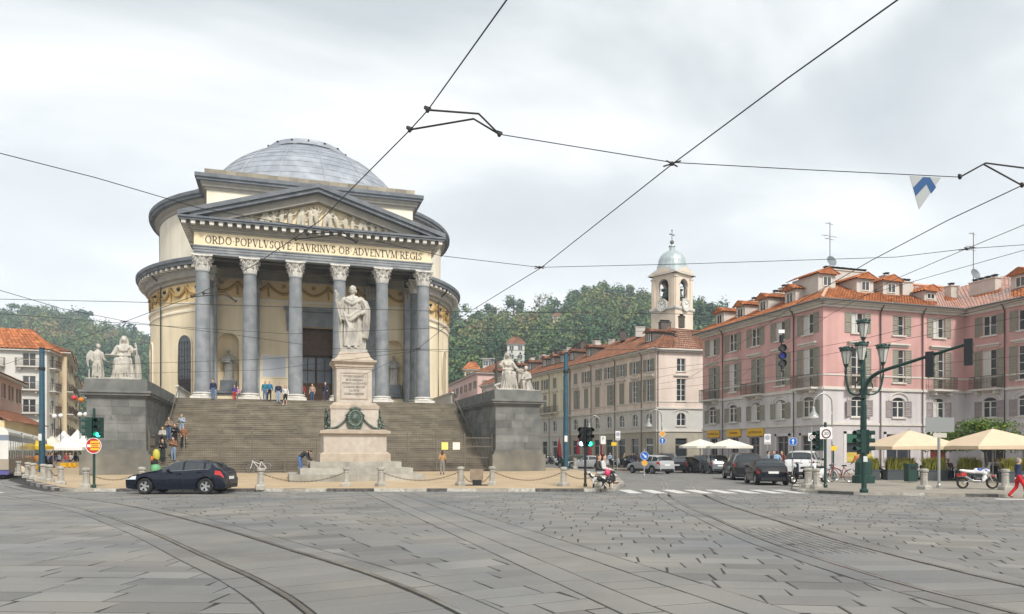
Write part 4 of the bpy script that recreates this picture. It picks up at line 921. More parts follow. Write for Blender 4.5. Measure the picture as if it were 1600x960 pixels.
b.limb([(-.44, 0, 2.92, .2), (-.74, -.06, 2.5, .15), (-.86, -.22, 2.78, .12), (-.84, -.28, 3.02, .09)]); b.limb([(-.84, -.28, 3.0, .08), (-.8, -.3, 3.22, .06)]); b.limb([(-.9, -.28, 3.3, .05), (-.84, -.3, 2.6, .045), (-.6, -.34, 1.6, .04)]); b.ball((-.92, -.28, 3.34), (.09, .09, .12))
for k in range(4): b.limb([(-.8 - .02 * k, -.36 + .04 * k, 3.0, .03), (-.74 - .02 * k, -.38 + .04 * k, 3.1, .028), (-.78 - .02 * k, -.36 + .04 * k, 3.2, .025)])
b.limb([(.46, 0, 2.92, .21), (.82, -.04, 2.42, .17), (.6, -.3, 2.1, .11), (.42, -.4, 2.08, .1)])
b.loft([(.7, .08, .7, .16, .28), (.72, .08, 1.2, .2, .3), (.78, .06, 1.8, .2, .3), (.78, .04, 2.4, .22, .28), (.6, 0, 2.85, .25, .26), (.45, 0, 3.0, .1, .15)], 20, 5, .16); b.loft([(-.62, .1, .1, .14, .3), (-.66, .1, .9, .16, .3), (-.66, .08, 1.7, .18, .28), (-.62, .05, 2.4, .2, .25), (-.5, 0, 2.9, .2, .22)], 20, 5, .15)
b.limb([(0, -.02, 3.05, .14), (0, -.05, 3.3, .13)]); b.ball((0, -.08, 3.5), (.185, .22, .26), 14, 10); b.capsule((.0, -.29, 3.53), (0, -.32, 3.46), .03, .045); b.limb([(-.08, -.26, 3.58, .035), (.08, -.26, 3.58, .035)]); b.ball((0, -.2, 3.36), (.1, .1, .09)); b.limb([(-.07, -.28, 3.43, .02), (.07, -.28, 3.43, .02)])
b.ball((0, .07, 3.6), (.2, .2, .19), 14, 8)
for k in range(10): a = PI * (.08 + .84 * k / 9); b.ball((.18 * math.cos(a), .05 + .15 * math.sin(a), 3.44), (.06, .06, .12))
me = baked(b, 'figure', M_stat, .022, 0); o = link('figure', me, ks, (0, 0, 0), R(-14))
# ------------------------------------------------------------------ windows, shutters, roofs shared by the houses
M_wfr = mat('window_paint', (.66, .64, .58), rough=.6)
M_shg = mat('shutter_grey_green', (.245, .235, .19), (.29, .275, .225), scale=5, rough=.8)
M_shm = mat('shutter_mauve', (.27, .235, .235), (.32, .28, .275), scale=5, rough=.8)
M_shb = mat('shutter_brown', (.20, .16, .115), (.25, .20, .15), scale=5, rough=.8)
M_curt = mat('curtain', (.55, .55, .52), rough=.9)
M_trim = mat('stone_trim', (.55, .52, .47), (.62, .585, .53), scale=2, rough=.85, streak=.08)
WT = {}
def shutter_mesh(w_, h, m):
 k = ('sh', round(w_, 2), round(h, 2), m.name)
 if k not in WT:
  b = MB(); t = .045
  b.box(0, .07, -t, 0, 0, h); b.box(w_ - .07, w_, -t, 0, 0, h); b.box(.07, w_ - .07, -t, 0, 0, .09); b.box(.07, w_ - .07, -t, 0, h - .09, h); b.box(.07, w_ - .07, -t, 0, h * .52 - .04, h * .52 + .04)
  b.box(.07, w_ - .07, -.008, -.002, .09, h - .09); n = max(5, int(h / .17))
  for i in range(n):
   z = .1 + (h - .2) * (i + .5) / n
   if abs(z - h * .52) > .07: b.add([(.07, -.04, z - .05), (w_ - .07, -.04, z - .05), (w_ - .07, -.012, z + .04), (.07, -.012, z + .04)], [(0, 1, 2, 3)])
  WT[k] = b.mesh('shutter', m)
 return WT[k]
def window_meshes(w_, h, rows, rise=0.0, fm=None):
 k = ('w', round(w_, 2), round(h, 2), rows, round(rise, 2), (fm or M_wfr).name)
 if k not in WT:
  b = MB(); t = .06
  b.box(-w_ / 2, -w_ / 2 + t, .10, .16, 0, h - rise * .4); b.box(w_ / 2 - t, w_ / 2, .10, .16, 0, h - rise * .4); b.box(-w_ / 2 + t, w_ / 2 - t, .10, .16, 0, t); b.box(-w_ / 2 + t, w_ / 2 - t, .10, .16, h - t - rise, h - rise); b.box(-.05, .05, .09, .16, t, h - rise - t)
  for i in range(1, rows): z = h * i / rows; b.box(-w_ / 2 + t, -.05, .11, .15, z - .02, z + .02); b.box(.05, w_ / 2 - t, .11, .15, z - .02, z + .02)
  g = MB(); g.box(-w_ / 2, w_ / 2, .155, .175, 0, h); WT[k] = (b.mesh('window', fm or M_wfr), g.mesh('pane', M_glass))
 return WT[k]
def put_window(bld, M, u, z, w_, h, rows=3, sh=None, state='open', rise=0.0, lintel=0, sill=True, fm=None, curtain=False):
 wm, gm = window_meshes(w_, h, rows, rise, fm); L_ = Matrix.Translation(-Vector(bld.location)); a = M.to_euler().z
 o = link('window', wm, bld); o.location = (L_ @ M @ Vector((u, 0, z))); o.rotation_euler = (0, 0, a)
 link('pane', gm, o)
 if curtain:
  k = ('cu', round(w_, 2), round(h, 2))
  if k not in WT: b = MB(); b.box(-w_ / 2 + .07, -.07, .14, .15, .08, h - .08); WT[k] = b.mesh('curtain', M_curt)
  link('curtain', WT[k], o)
 if sh:
  sm = shutter_mesh(w_ / 2 + .02, h - rise, sh)
  if state == 'closed': link('shutter', sm, o, (-w_ / 2 - .01, .07, .0)); link('shutter', sm, o, (-.005, .07, .0))
  elif state == 'half': link('shutter', sm, o, (-w_ / 2 - .01, .07, .0)); link('shutter', sm, o, (w_ / 2 + .02, -.012, .0))
  elif state == 'ajar':
   for s_ in (-1, 1): q = link('shutter', sm, o, (s_ * (w_ / 2 + .01), -.03, .0)); q.rotation_euler = (0, 0, R(200) if s_ < 0 else R(-20));
  else: link('shutter', sm, o, (-w_ - .05, -.012, .0)); link('shutter', sm, o, (w_ / 2 + .03, -.012, .0))
 if sill:
  k = ('si', round(w_, 2))
  if k not in WT: b = MB(); b.box(-w_ / 2 - .12, w_ / 2 + .12, -.12, .1, -.12, -.003); WT[k] = b.mesh('sill', M_trim)
  link('sill', WT[k], o)
 if lintel:
  k = ('li', round(w_, 2), round(h, 2), lintel)
  if k not in WT:
   b = MB(); e_ = w_ / 2 + .28
   if lintel == 1: b.box(-e_, e_, -.08, .01, h + .18, h + .34); b.box(-e_ - .12, e_ + .12, -.24, .01, h + .34, h + .46)
   else:
    n = 14; pts = [((w_ / 2 + .35) * math.cos(PI - PI * i / n), -.03, h - rise + (rise + .35) * math.sin(PI * i / n)) for i in range(n + 1)]; b.tube(pts, .075, 5)
   WT[k] = b.mesh('lintel', M_trim)
  link('lintel', WT[k], o)
 return o
M_tile = mat('orange_roof_tile', (.33, .115, .05), (.49, .195, .085), scale=2.2, rough=.95, spec=.1, tone=.3, grime=(.22, .10, .06), gscale=.7, gamt=.55)
M_tile2 = mat('brown_roof_tile', (.19, .085, .052), (.28, .13, .078), scale=2.0, rough=.95, spec=.1, tone=.3, grime=(.14, .085, .06), gscale=.6, gamt=.6)
def tile_roof(b, e0, e1, r0, r1, pitch=.27, rows=12, seed=1, th=.07):
 e0, e1, r0, r1 = map(Vector, (e0, e1, r0, r1)); rt = random.Random(seed); n = max(4, int((e1 - e0).length / pitch)); nrm = (e1 - e0).cross(r0 - e0)
 if nrm.length < 1e-6: nrm = (e1 - e0).cross(r1 - e0)
 nrm.normalize()
 if nrm.z < 0: nrm = -nrm
 for i in range(n):
  for j in range(rows):
   def P(s_, t, o): return (e0.lerp(e1, s_)).lerp(r0.lerp(r1, s_), t) + nrm * o
   s0, sm, s1 = i / n, (i + .45) / n, (i + 1) / n; t0, t1 = j / rows, (j + 1) / rows; up = rt.uniform(0, .02); b.tone = min(1, max(0, rt.gauss(.5, .25)))
   b.add([P(s0, t0, .0), P(s0 + .2 / n, t0, th + up), P(sm + .2 / n, t0, th + up), P(s1, t0, .0), P(s0, t1, -.02), P(s0 + .2 / n, t1, th - .02), P(sm + .2 / n, t1, th - .02), P(s1, t1, -.02)], [(0, 1, 5, 4), (1, 2, 6, 5), (2, 3, 7, 6)])
 b.tone = .5
def ridge(b, p, q): b.tube([p, Vector(p).lerp(Vector(q), .5), q], .13, 6)
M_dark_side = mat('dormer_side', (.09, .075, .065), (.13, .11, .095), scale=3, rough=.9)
M_dorm = mat('dormer_plaster', (.50, .47, .43), (.56, .53, .48), scale=2, rough=.9, streak=.1)
def dormer(bld, M, u, y0, z0, w_=1.3, h=1.5, dpt=3.0, m=None, tm=None, slope=.5, arch=False):
 Mw = M; d = MB(Mw); d.box(u - w_ / 2, u + w_ / 2, y0 + .01, y0 + dpt, z0 - .3, z0 + h); o = d.build('dormer', m or M_dorm, bld)
 r_ = MB(Mw); e_ = w_ / 2 + .28; za = z0 + h
 tile_roof(r_, (u - e_, y0 - .35, za - .02), (u - e_, y0 + dpt + .5, za - .02), (u, y0 - .35, za + .5), (u, y0 + dpt + .5, za + .5), .3, 3); tile_roof(r_, (u + e_, y0 - .35, za - .02), (u + e_, y0 + dpt + .5, za - .02), (u, y0 - .35, za + .5), (u, y0 + dpt + .5, za + .5), .3, 3)
 r_.add([(u - e_, y0 - .3, za - .05), (u + e_, y0 - .3, za - .05), (u, y0 - .3, za + .46)], [(0, 1, 2)]); r_.build('dormer_roof', tm or M_tile, o)
 f_ = MB(Mw)
 for x0, x1, a, c in ((u - .42, u - .35, .25, h - .2), (u + .35, u + .42, .25, h - .2), (u - .35, u + .35, h - .27, h - .2), (u - .35, u + .35, .25, .32), (u - .03, u + .03, .32, h - .27)): f_.box(x0, x1, y0 - .05, y0 + .005, z0 + a, z0 + c)
 f_.build('window_frame', M_wfr, o); g_ = MB(Mw); g_.box(u - .35, u + .35, y0 - .02, y0 - .002, z0 + .3, z0 + h - .25); g_.build('pane', M_glass, o); return o
def balcony(bld, M, u, z, w_, dpt=.75, m=None):
 b = MB(M); b.box(u - w_ / 2, u + w_ / 2, -dpt, .0, z - .16, z - .02)
 for s_ in (-1, 1): b.box(u + s_ * w_ * .32 - .1, u + s_ * w_ * .32 + .1, -dpt * .7, 0, z - .45, z - .16)
 o = b.build('balcony', M_trim, bld); r_ = MB(M); n = int(w_ / .13); H = .95
 for i in range(n + 1): x = u - w_ / 2 + .03 + (w_ - .06) * i / n; r_.box(x - .011, x + .011, -dpt + .03, -dpt + .052, z - .02, z + H)
 for s_ in (-1, 1):
  x = u + s_ * (w_ / 2 - .03)
  for i in range(5): y = -dpt + .05 + (dpt - .06) * i / 5; r_.box(x - .011, x + .011, y, y + .022, z - .02, z + H)
  r_.box(x - .02, x + .02, -dpt + .03, 0, z + H, z + H + .04)
 r_.box(u - w_ / 2, u + w_ / 2, -dpt + .02, -dpt + .07, z + H, z + H + .04); r_.box(u - w_ / 2, u + w_ / 2, -dpt + .025, -dpt + .06, z + H * .5, z + H * .5 + .025); r_.build('railing', mat('rusty_iron', (.13, .10, .075), rough=.8, metal=.2), o); return o
def downpipe(bld, M, u, z0, z1):
 b = MB(M); b.tube([(u, -.12, z0), (u, -.12, z1 - .6), (u, -.3, z1 - .25), (u, -.5, z1)], .055, 6); b.build('downpipe', mat('pipe_brown', (.07, .045, .04), rough=.6), bld)
def chimney(bld, x, y, z, w_=.7, d=.7, h=1.2, m=None, rz=0, pots=1):
 b = MB(); b.cbox((x, y, z + h / 2), (w_, d, h), rz); b.cbox((x, y, z + h + .05), (w_ + .15, d + .15, .1), rz); o = b.build('chimney', m or M_dorm, bld); c = MB()
 n = max(1, int(w_ / .5))
 for i in range(n):
  xx = x + (-w_ / 2 + w_ * (i + .5) / n) * math.cos(rz); yy = y + (-w_ / 2 + w_ * (i + .5) / n) * math.sin(rz)
  for s_ in (-1, 1): c.cbox((xx + s_ * .13, yy, z + h + .2), (.06, .3, .2), rz)
  c.cbox((xx, yy, z + h + .33), (.42, .42, .06), rz)
 c.build('chimney_cap', M_iron, o)
# ------------------------------------------------------------------ the pink corner building
M_pink = mat('pink_plaster', (.56, .32, .295), (.61, .365, .335), scale=.7, rough=.9, streak=.26, grime=(.44, .265, .245), gscale=.4, gamt=.5)
M_lil = mat('lilac_grey_plaster', (.58, .545, .545), (.63, .59, .59), scale=.6, rough=.9, streak=.26, grime=(.40, .375, .37), gscale=.5, gamt=.6)
M_lilb = mat('grey_shop_plaster', (.46, .43, .435), (.51, .475, .475), scale=.8, rough=.85, streak=.1, grime=(.34, .32, .31), gscale=.6, gamt=.5)
pk = thing('corner_building', 'pink plastered corner building with orange tiled roof and grey shutters', 'building', (46, 55, .12))
Z1, Z2, Z3, ZE = 3.95, 6.85, 10.6, 13.3
rw = random.Random(31)
def pink_facade(p0, p1, us, shops, balc, sp, mezz_m):
 M, L_ = frame_M(p0, p1); gr, mz, pn, tp = [], [], [], []
 for u, w_, z0, z1 in shops: gr.append((u - w_ / 2, u + w_ / 2, z0, z1, 0))
 for u in us: mz.append((u - .62, u + .62, 4.55, 6.15, .28)); pn.append((u - .62, u + .62, 6.95 if u in balc else 7.35, 10.0, 0)); tp.append((u - .6, u + .6, 11.15, 12.75, 0))
 b = MB(M); wall(b, L_, Z1, gr, .25, .1); b.build('ground_floor_wall', M_lilb, pk); b = MB(M); wall(b, L_, Z2, mz, .2, Z1); b.build('mezzanine_wall', M_lil, pk); b = MB(M); wall(b, L_, ZE + .2, pn + tp, .2, Z2); b.build('upper_wall', M_pink, pk)
 b = MB(M); b.box(-.06, L_ + .06, -.1, .0, Z1 - .07, Z1 + .1); b.box(-.05, L_ + .05, -.14, 0, Z2 - .22, Z2 - .06); b.box(-.05, L_ + .05, -.08, 0, Z2 - .06, Z2 + .02); b.box(-.03, L_ + .03, -.05, 0, Z2 + .9, Z2 + 1.02); b.build('string_course', M_trim, pk)
 b = MB(M); b.box(-.1, L_ + .1, -.18, 0, ZE - .25, ZE - .05); b.box(-.3, L_ + .3, -.4, 0, ZE - .05, ZE + .08); b.box(-.55, L_ + .55, -.68, 0, ZE + .08, ZE + .2); b.build('eaves_cornice', M_trim, pk)
 b = MB(M); b.tube([(-.7, -.74, ZE + .2), (L_ / 2, -.74, ZE + .2), (L_ + .7, -.74, ZE + .2)], .08, 6); b.build('gutter', mat('gutter_iron', (.12, .115, .11), rough=.6), pk)
 for k, u in enumerate(us):
  put_window(pk, M, u, 4.55, 1.24, 1.6, 2, mezz_m, rw.choice(('open', 'open', 'ajar')), .28, 2, curtain=rw.random() < .4)
  z = 6.95 if u in balc else 7.35; put_window(pk, M, u, z, 1.24, 10.0 - z, 4, M_shg, rw.choice(('open', 'open', 'open', 'half', 'closed')), 0, 1, sill=u not in balc, curtain=rw.random() < .5)
  put_window(pk, M, u, 11.15, 1.2, 1.6, 2, M_shg, rw.choice(('open', 'open', 'open', 'half')), 0, 0, curtain=rw.random() < .5)
  if u in balc: balcony(pk, M, u, Z2 + .02, 2.5)
 for u, w_, z0, z1 in shops:
  g_ = MB(M); g_.box(u - w_ / 2, u + w_ / 2, .2, .24, z0, z1); o = g_.build('shop_window', M_glass, pk); f_ = MB(M)
  for x in (u - w_ / 2, u + w_ / 2 - .07, u - .035): f_.box(x, x + .07, .12, .2, z0, z1)
  f_.box(u - w_ / 2 + .07, u + w_ / 2 - .07, .13, .2, z1 - .08, z1); f_.box(u - w_ / 2 + .07, u + w_ / 2 - .07, .13, .19, z0 + (z1 - z0) * .74, z0 + (z1 - z0) * .74 + .07); f_.build('shop_frame', M_shm, o)
  t_ = MB(M); t_.box(u - w_ / 2 - .25, u - w_ / 2, -.05, 0, z0, z1 + .2); t_.box(u + w_ / 2, u + w_ / 2 + .25, -.05, 0, z0, z1 + .2); t_.box(u - w_ / 2 - .25, u + w_ / 2 + .25, -.05, 0, z1 + .001, z1 + .22); t_.build('surround', M_lil, o)
 for u in sp: downpipe(pk, M, u, .15, ZE + .15)
 b = MB(M); b.box(-.04, L_ + .04, -.06, 0, .11, .95); b.build('plinth', M_lilb, pk)
 return M, L_
usA = [1.7 + 3.4 * i for i in range(5)]
MA, LA = pink_facade((40.1, 64.1), (40.1, 47.1), usA, [(2.0, 1.3, .15, 3.1), (5.4, 1.3, .95, 3.1), (8.4, 1.5, .15, 3.1), (12.2, 1.5, .95, 3.1), (15.4, 1.7, .15, 3.1)], {usA[0], usA[2], usA[4]}, (3.6, 13.7), M_shg)
usB = [3.3, 7.35, 11.5]
MBm, LB = pink_facade((40.1, 47.1), (54.4, 47.1), usB, [(3.4, 2.4, .95, 3.2), (7.3, 2.4, .95, 3.2), (11.4, 1.7, .15, 3.2)], {usB[0], usB[2]}, (5.45, 9.7), M_shm)
usC = [2.2, 5.2, 8.4, 11.6, 14.8]
MC, LC = pink_facade((54.4, 47.1), (54.4, 29), usC, [(2.6, 1.7, .15, 3.1), (6, 2.2, .95, 3.1), (10, 2.2, .95, 3.1), (14, 1.8, .15, 3.1)], {usC[0], usC[3]}, (3.6, 9.9), M_shm)
b = MB(); b.box(40.45, 54.2, 47.45, 63.8, .1, ZE); b.box(54.75, 66, 29, 63.8, .1, ZE); b.build('core_wall', M_dark, pk)
b = MB(Matrix.Identity(4)); wm_ = MB(frame_M((46, 64.1), (40.1, 64.1))[0]); wall(wm_, 5.9, ZE + .2, [], .2, .1); wm_.build('side_wall', M_pink, pk)
ZEv, ZR = ZE + .22, 17.3
b = MB(); e0, e1, r0, r1 = (39.35, 64.6, ZEv), (39.35, 46.35, ZEv), (47, 64.6, ZR), (47, 54, ZR); tile_roof(b, e0, e1, r0, r1, .27, 16, 1); tile_roof(b, (39.35, 46.35, ZEv), (53.65, 46.35, ZEv), (47, 54, ZR), (61, 54, ZR), .27, 16, 2); tile_roof(b, (53.65, 46.35, ZEv), (53.65, 28, ZEv), (61, 54, ZR), (61, 28, ZR), .27, 16, 3)
tile_roof(b, (54, 64.6, ZEv), (54, 54, ZEv), (47, 64.6, ZR), (47, 54, ZR), .4, 6, 4); b.build('roof', M_tile, pk)
b = MB(); ridge(b, e0[:0] + (39.35, 46.35, ZEv + .05), (47, 54, ZR + .05)); ridge(b, (47, 54, ZR + .05), (47, 64.6, ZR + .05)); ridge(b, (47, 54, ZR + .05), (61, 54, ZR + .05)); b.build('roof_ridge', mat('ridge_tile', (.50, .30, .20), (.60, .40, .30), scale=3, rough=.85), pk)
for u, y in ((1.6, .9), (5.0, .9), (8.4, .9), (12.0, .9)): dormer(pk, MA, u, y, ZE + .75, 1.35, 1.35, 3.2)
for u, y, s_ in ((2.6, 2.6, 1), (5.9, 2.0, 1), (8.6, 2.0, 1), (11.6, .9, .75)): dormer(pk, MBm, u, y, ZE + .5 + y * .5, 1.7 * s_, 1.25 * s_, 3.2)
for u, y in ((3.6, 1.6), (9.5, 1.6)): dormer(pk, MC, u, y, ZE + 1.3, 1.7, 1.3, 3.2)
for x, y, w_, z in ((45.4, 58.5, .9, 16.3), (45.9, 52.6, 2.6, 16.6), (46.5, 55.2, .8, 16.9), (49.0, 53.6, 3.2, 16.9), (52.2, 53.2, 1.1, 16.7), (43.5, 60.5, 1.0, 15.4), (43.2, 56.5, 1.5, 15.2), (44.0, 53.0, 1.6, 15.6)): chimney(pk, x, y, z, w_ * .8, .7, .9)
for x, y, w_, z in ((56.4, 50.2, .8, 15.2), (57.2, 47.6, 2.4, 15.2), (50.6, 49.6, 1.1, 15.0)): chimney(pk, x, y, z, w_, .7, 1.1, rz=R(90) if w_ > 2 else 0)
for x, y, z, hgt in ((46.2, 53.4, 17.8, 4.2), (57.3, 48.8, 16.4, 4.4)):
 t = thing('roof_aerial', 'thin television aerial with grey dish on the %s roof ridge' % ('pink building corner' if x < 50 else 'right wing'), 'aerial', (x, y, z)); b = MB(); b.tube([(x, y, z), (x, y, z + hgt)], .035, 5); b.build('mast', M_girn, t); b = MB()
 for k, (zz, l) in enumerate(((.98, .5), (.72, .9), (.66, .55))): b.tube([(x - l, y, z + hgt * zz), (x + l, y + .2, z + hgt * zz)], .02, 4); b.tube([(x - l * .5, y - .2, z + hgt * zz), (x - l * .5, y + .2, z + hgt * zz)], .015, 4)
 b.build('aerial_arms', M_girn, t); b = MB(); b.M = Matrix.Translation((x, y - .2, z + .75)) @ Matrix.Rotation(R(72), 4, 'X'); b.lathe([(.02, -.12), (.3, -.07), (.5, .03)], (0, 0), 16); b.lathe([(.5, .03), (.3, -.06), (.02, -.1)], (0, 0), 16); b.build('dish', mat('dish_grey', (.16, .18, .20), rough=.5), t)
M_yel = mat('sign_yellow', (.75, .42, .02), rough=.5)
for u, w_, s_ in ((2.0, 2.1, 'LA PERGOLA'), (5.4, 2.1, 'TAVERNA'), (8.6, 2.3, 'LA PERGOLA')):
 c = MA @ Vector((u, -.1, 3.55)); t = thing('shop_sign', {2.0: 'yellow shop sign with dark lettering, farthest along the side street', 5.4: 'yellow shop sign with small lettering, middle of the three', 8.6: 'large yellow shop sign with dark lettering over the door nearest the corner'}[u], 'sign', c, group='yellow signs on the pink building'); b = MB(MA); b.box(u - w_ / 2, u + w_ / 2, -.14, -.06, 3.2, 3.85); b.build('board', M_yel, t)
 sans(s_, .34 if s_ != 'TAVERNA' else .28, Matrix.Translation(-Vector(t.location)) @ MA @ Matrix.Translation((u, -.145, 3.52)) @ Matrix.Rotation(R(90), 4, 'X'), M_ink, t)
b = MB(MBm); b.box(2.2, 4.6, -.03, -.005, 2.5, 3.2); b.build('green_fascia', mat('shop_green', (.03, .11, .07), rough=.5), pk)
b = MB(MBm); b.box(10.55, 12.25, .06, .12, .15, 2.3); b.build('red_door', mat('shop_red', (.14, .025, .02), rough=.6), pk)
b = MB(MBm); b.box(2.2, 4.6, .02, .12, 1.0, 1.75); b.build('shop_display', mat('shop_yellow', (.45, .33, .05), (.55, .45, .12), scale=4, rough=.7), pk)
# ------------------------------------------------------------------ the pale row along the street
M_pp = mat('pale_pink_plaster', (.66, .55, .48), (.71, .60, .525), scale=.6, rough=.9, streak=.25)
M_pc = mat('pale_cream_plaster', (.70, .63, .47), (.75, .68, .52), scale=.6, rough=.9, streak=.25)
M_pg = mat('taupe_plaster', (.36, .33, .27), (.41, .375, .31), scale=.8, rough=.9, streak=.1)
M_pg2 = mat('pale_grey_plaster', (.50, .49, .46), (.55, .535, .50), scale=.8, rough=.9)
def row_house(name, label, p0, p1, mup, mlow, mgr, n, seed, balc=(), corner=None, tile=M_tile2, dorm=4, state=None):
 t = thing(name, label, 'building', ((p0[0] + p1[0]) / 2 + 4, (p0[1] + p1[1]) / 2, 0)); rz = random.Random(seed); zE = 14.4
 sides = [(p0, p1, n)] + ([(p1, corner, 2)] if corner else [])
 for (a, c, nn) in sides:
  M, L_ = frame_M(a, c); st = L_ / nn; us = [st * (i + .5) for i in range(nn)]
  mz = [(u - .6, u + .6, 5.05, 6.65, .6) for u in us]; pn = [(u - .6, u + .6, 8.1, 10.85, 0) for u in us]; tp = [(u - .58, u + .58, 11.75, 13.35, 0) for u in us]; gr = [(u - .8, u + .8, .2, 3.5, 0) for u in us]
  b = MB(M); wall(b, L_, 4.35, gr, .3, -.1); b.build('ground_floor_wall', mgr, t); b = MB(M); wall(b, L_, 7.2, mz, .2, 4.35); b.build('mezzanine_wall', mlow, t); b = MB(M); wall(b, L_, zE, pn + tp, .2, 7.2); b.build('upper_wall', mup, t)
  b = MB(M); b.box(-.08, L_ + .05, -.12, 0, 4.3, 4.48); b.box(-.08, L_ + .05, -.15, 0, 7.1, 7.3); b.box(-.05, L_ + .03, -.06, 0, 7.95, 8.05); b.build('string_course', M_trim, t); b = MB(M); b.box(-.3, L_ + .3, -.35, 0, zE - .3, zE - .1); b.box(-.5, L_ + .5, -.62, 0, zE - .1, zE + .06); b.build('eaves_cornice', M_trim, t)
  for k, u in enumerate(us):
   put_window(t, M, u, 5.05, 1.2, 1.6, 2, None, rise=.0, lintel=2, sill=True); b = None
   put_window(t, M, u, 8.1, 1.2, 2.75, 4, M_shg if (a, c, nn) == sides[0] else None, rz.choice(('closed', 'open', 'half', 'closed')), lintel=1); put_window(t, M, u, 11.75, 1.16, 1.6, 2, M_shg if (a, c, nn) == sides[0] else None, rz.choice(('open', 'half', 'closed', 'open')))
   if k in balc and nn == n: balcony(t, M, u, 7.95, 2.4)
   g_ = MB(M); g_.box(u - .8, u + .8, .2, .25, .2, 3.5); o = g_.build('shop_window', M_glass, t); f_ = MB(M); f_.box(u - .8, u - .72, .1, .2, .2, 3.5); f_.box(u + .72, u + .8, .1, .2, .2, 3.5); f_.box(u - .72, u + .72, .1, .2, 2.6, 2.75); f_.build('shop_frame', rz.choice((M_shb, M_wfr, M_shm)), o)
  for u in [st * k for k in range(0, nn + 1, 2)]: downpipe(t, M, min(max(u, .15), L_ - .15), 0, zE)
 M, L_ = frame_M(p0, p1); r_ = MB(M); tile_roof(r_, (-.6, -.75, zE + .08), (L_ + .75, -.75, zE + .08), (-.6, 6.5, zE + 4.0), (L_ - (6.2 if corner else -.6), 6.5, zE + 4.0), .3, 10, seed)
 if corner: tile_roof(r_, (L_ + .75, -.75, zE + .08), (L_ + .75, 13, zE + .08), (L_ - 6.2, 6.5, zE + 4.0), (L_ - 6.2, 13, zE + 4.0), .3, 10, seed + 1); ridge(r_, (L_ + .75, -.75, zE + .15), (L_ - 6.2, 6.5, zE + 4.1))
 r_.build('roof', tile, t); b = MB(M); b.box(.02, L_ - .32, .32, 13, -.1, zE); b.build('core_wall', M_dark, t)
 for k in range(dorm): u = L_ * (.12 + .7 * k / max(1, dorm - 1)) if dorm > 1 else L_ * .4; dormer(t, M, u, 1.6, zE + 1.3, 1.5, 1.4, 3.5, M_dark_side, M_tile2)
 for k in range(dorm + 3): q = M @ Vector((L_ * (k + .5) / (dorm + 3), 4.6 + rz.uniform(0, 2), 0)); chimney(t, q.x, q.y, zE + 2.8 + rz.uniform(0, .6), rz.uniform(.7, 1.6), .7, 1.3, rz.choice((M_dorm, M_dark_side)), rz.uniform(0, 3))
 return t, M
PN, PF = (43.9, 80.5), (39.6, 115.0); pm = lambda t: (PF[0] + (PN[0] - PF[0]) * t, PF[1] + (PN[1] - PF[1]) * t)
row_house('row_house', 'pale pink row house with taupe ground floor and arched mezzanine windows below the bell tower', pm(.38), PN, M_pp, M_pg2, M_pg, 7, 5, (), (57, 79.5), dorm=2)
row_house('row_house', 'pale cream row house with balconies and dark dormers farther up the street', pm(.0), pm(.379), M_pc, M_pg2, M_pg2, 4, 6, (1, 2), dorm=4)
row_house('row_house', 'pinkish cream row house at the far end of the street', (37.0, 136), pm(-.001), M_pp, M_pc, M_pg2, 6, 8, (), dorm=4)
tx, ty = at(1050, 113); t = thing('bell_tower', 'slender cream bell tower with clock, open arches and grey dome', 'tower', (tx, ty, 0), R(24)); M_tw = mat('tower_plaster', (.68, .57, .45), (.73, .62, .50), scale=.7, rough=.9, streak=.12, grime=(.52, .44, .36), gscale=.5, gamt=.5)
W2 = 2.15
b = MB(); b.box(-W2 - .25, W2 + .25, -W2 - .25, W2 + .25, 0, 17.2); b.box(-W2 - .1, W2 + .1, -W2 - .1, W2 + .1, 17.2, 23.4); sq(b, 2.9, 16.4, 20.4, W2 + .1); b.build('shaft', M_tw, t, world=False)
b = MB(); b.box(-W2 - .3, W2 + .3, -W2 - .3, W2 + .3, 23.4, 23.75); sq(b, W2 + .15, 23.2, 23.4, W2 + .3); b.build('ledge', M_trim, t, world=False)
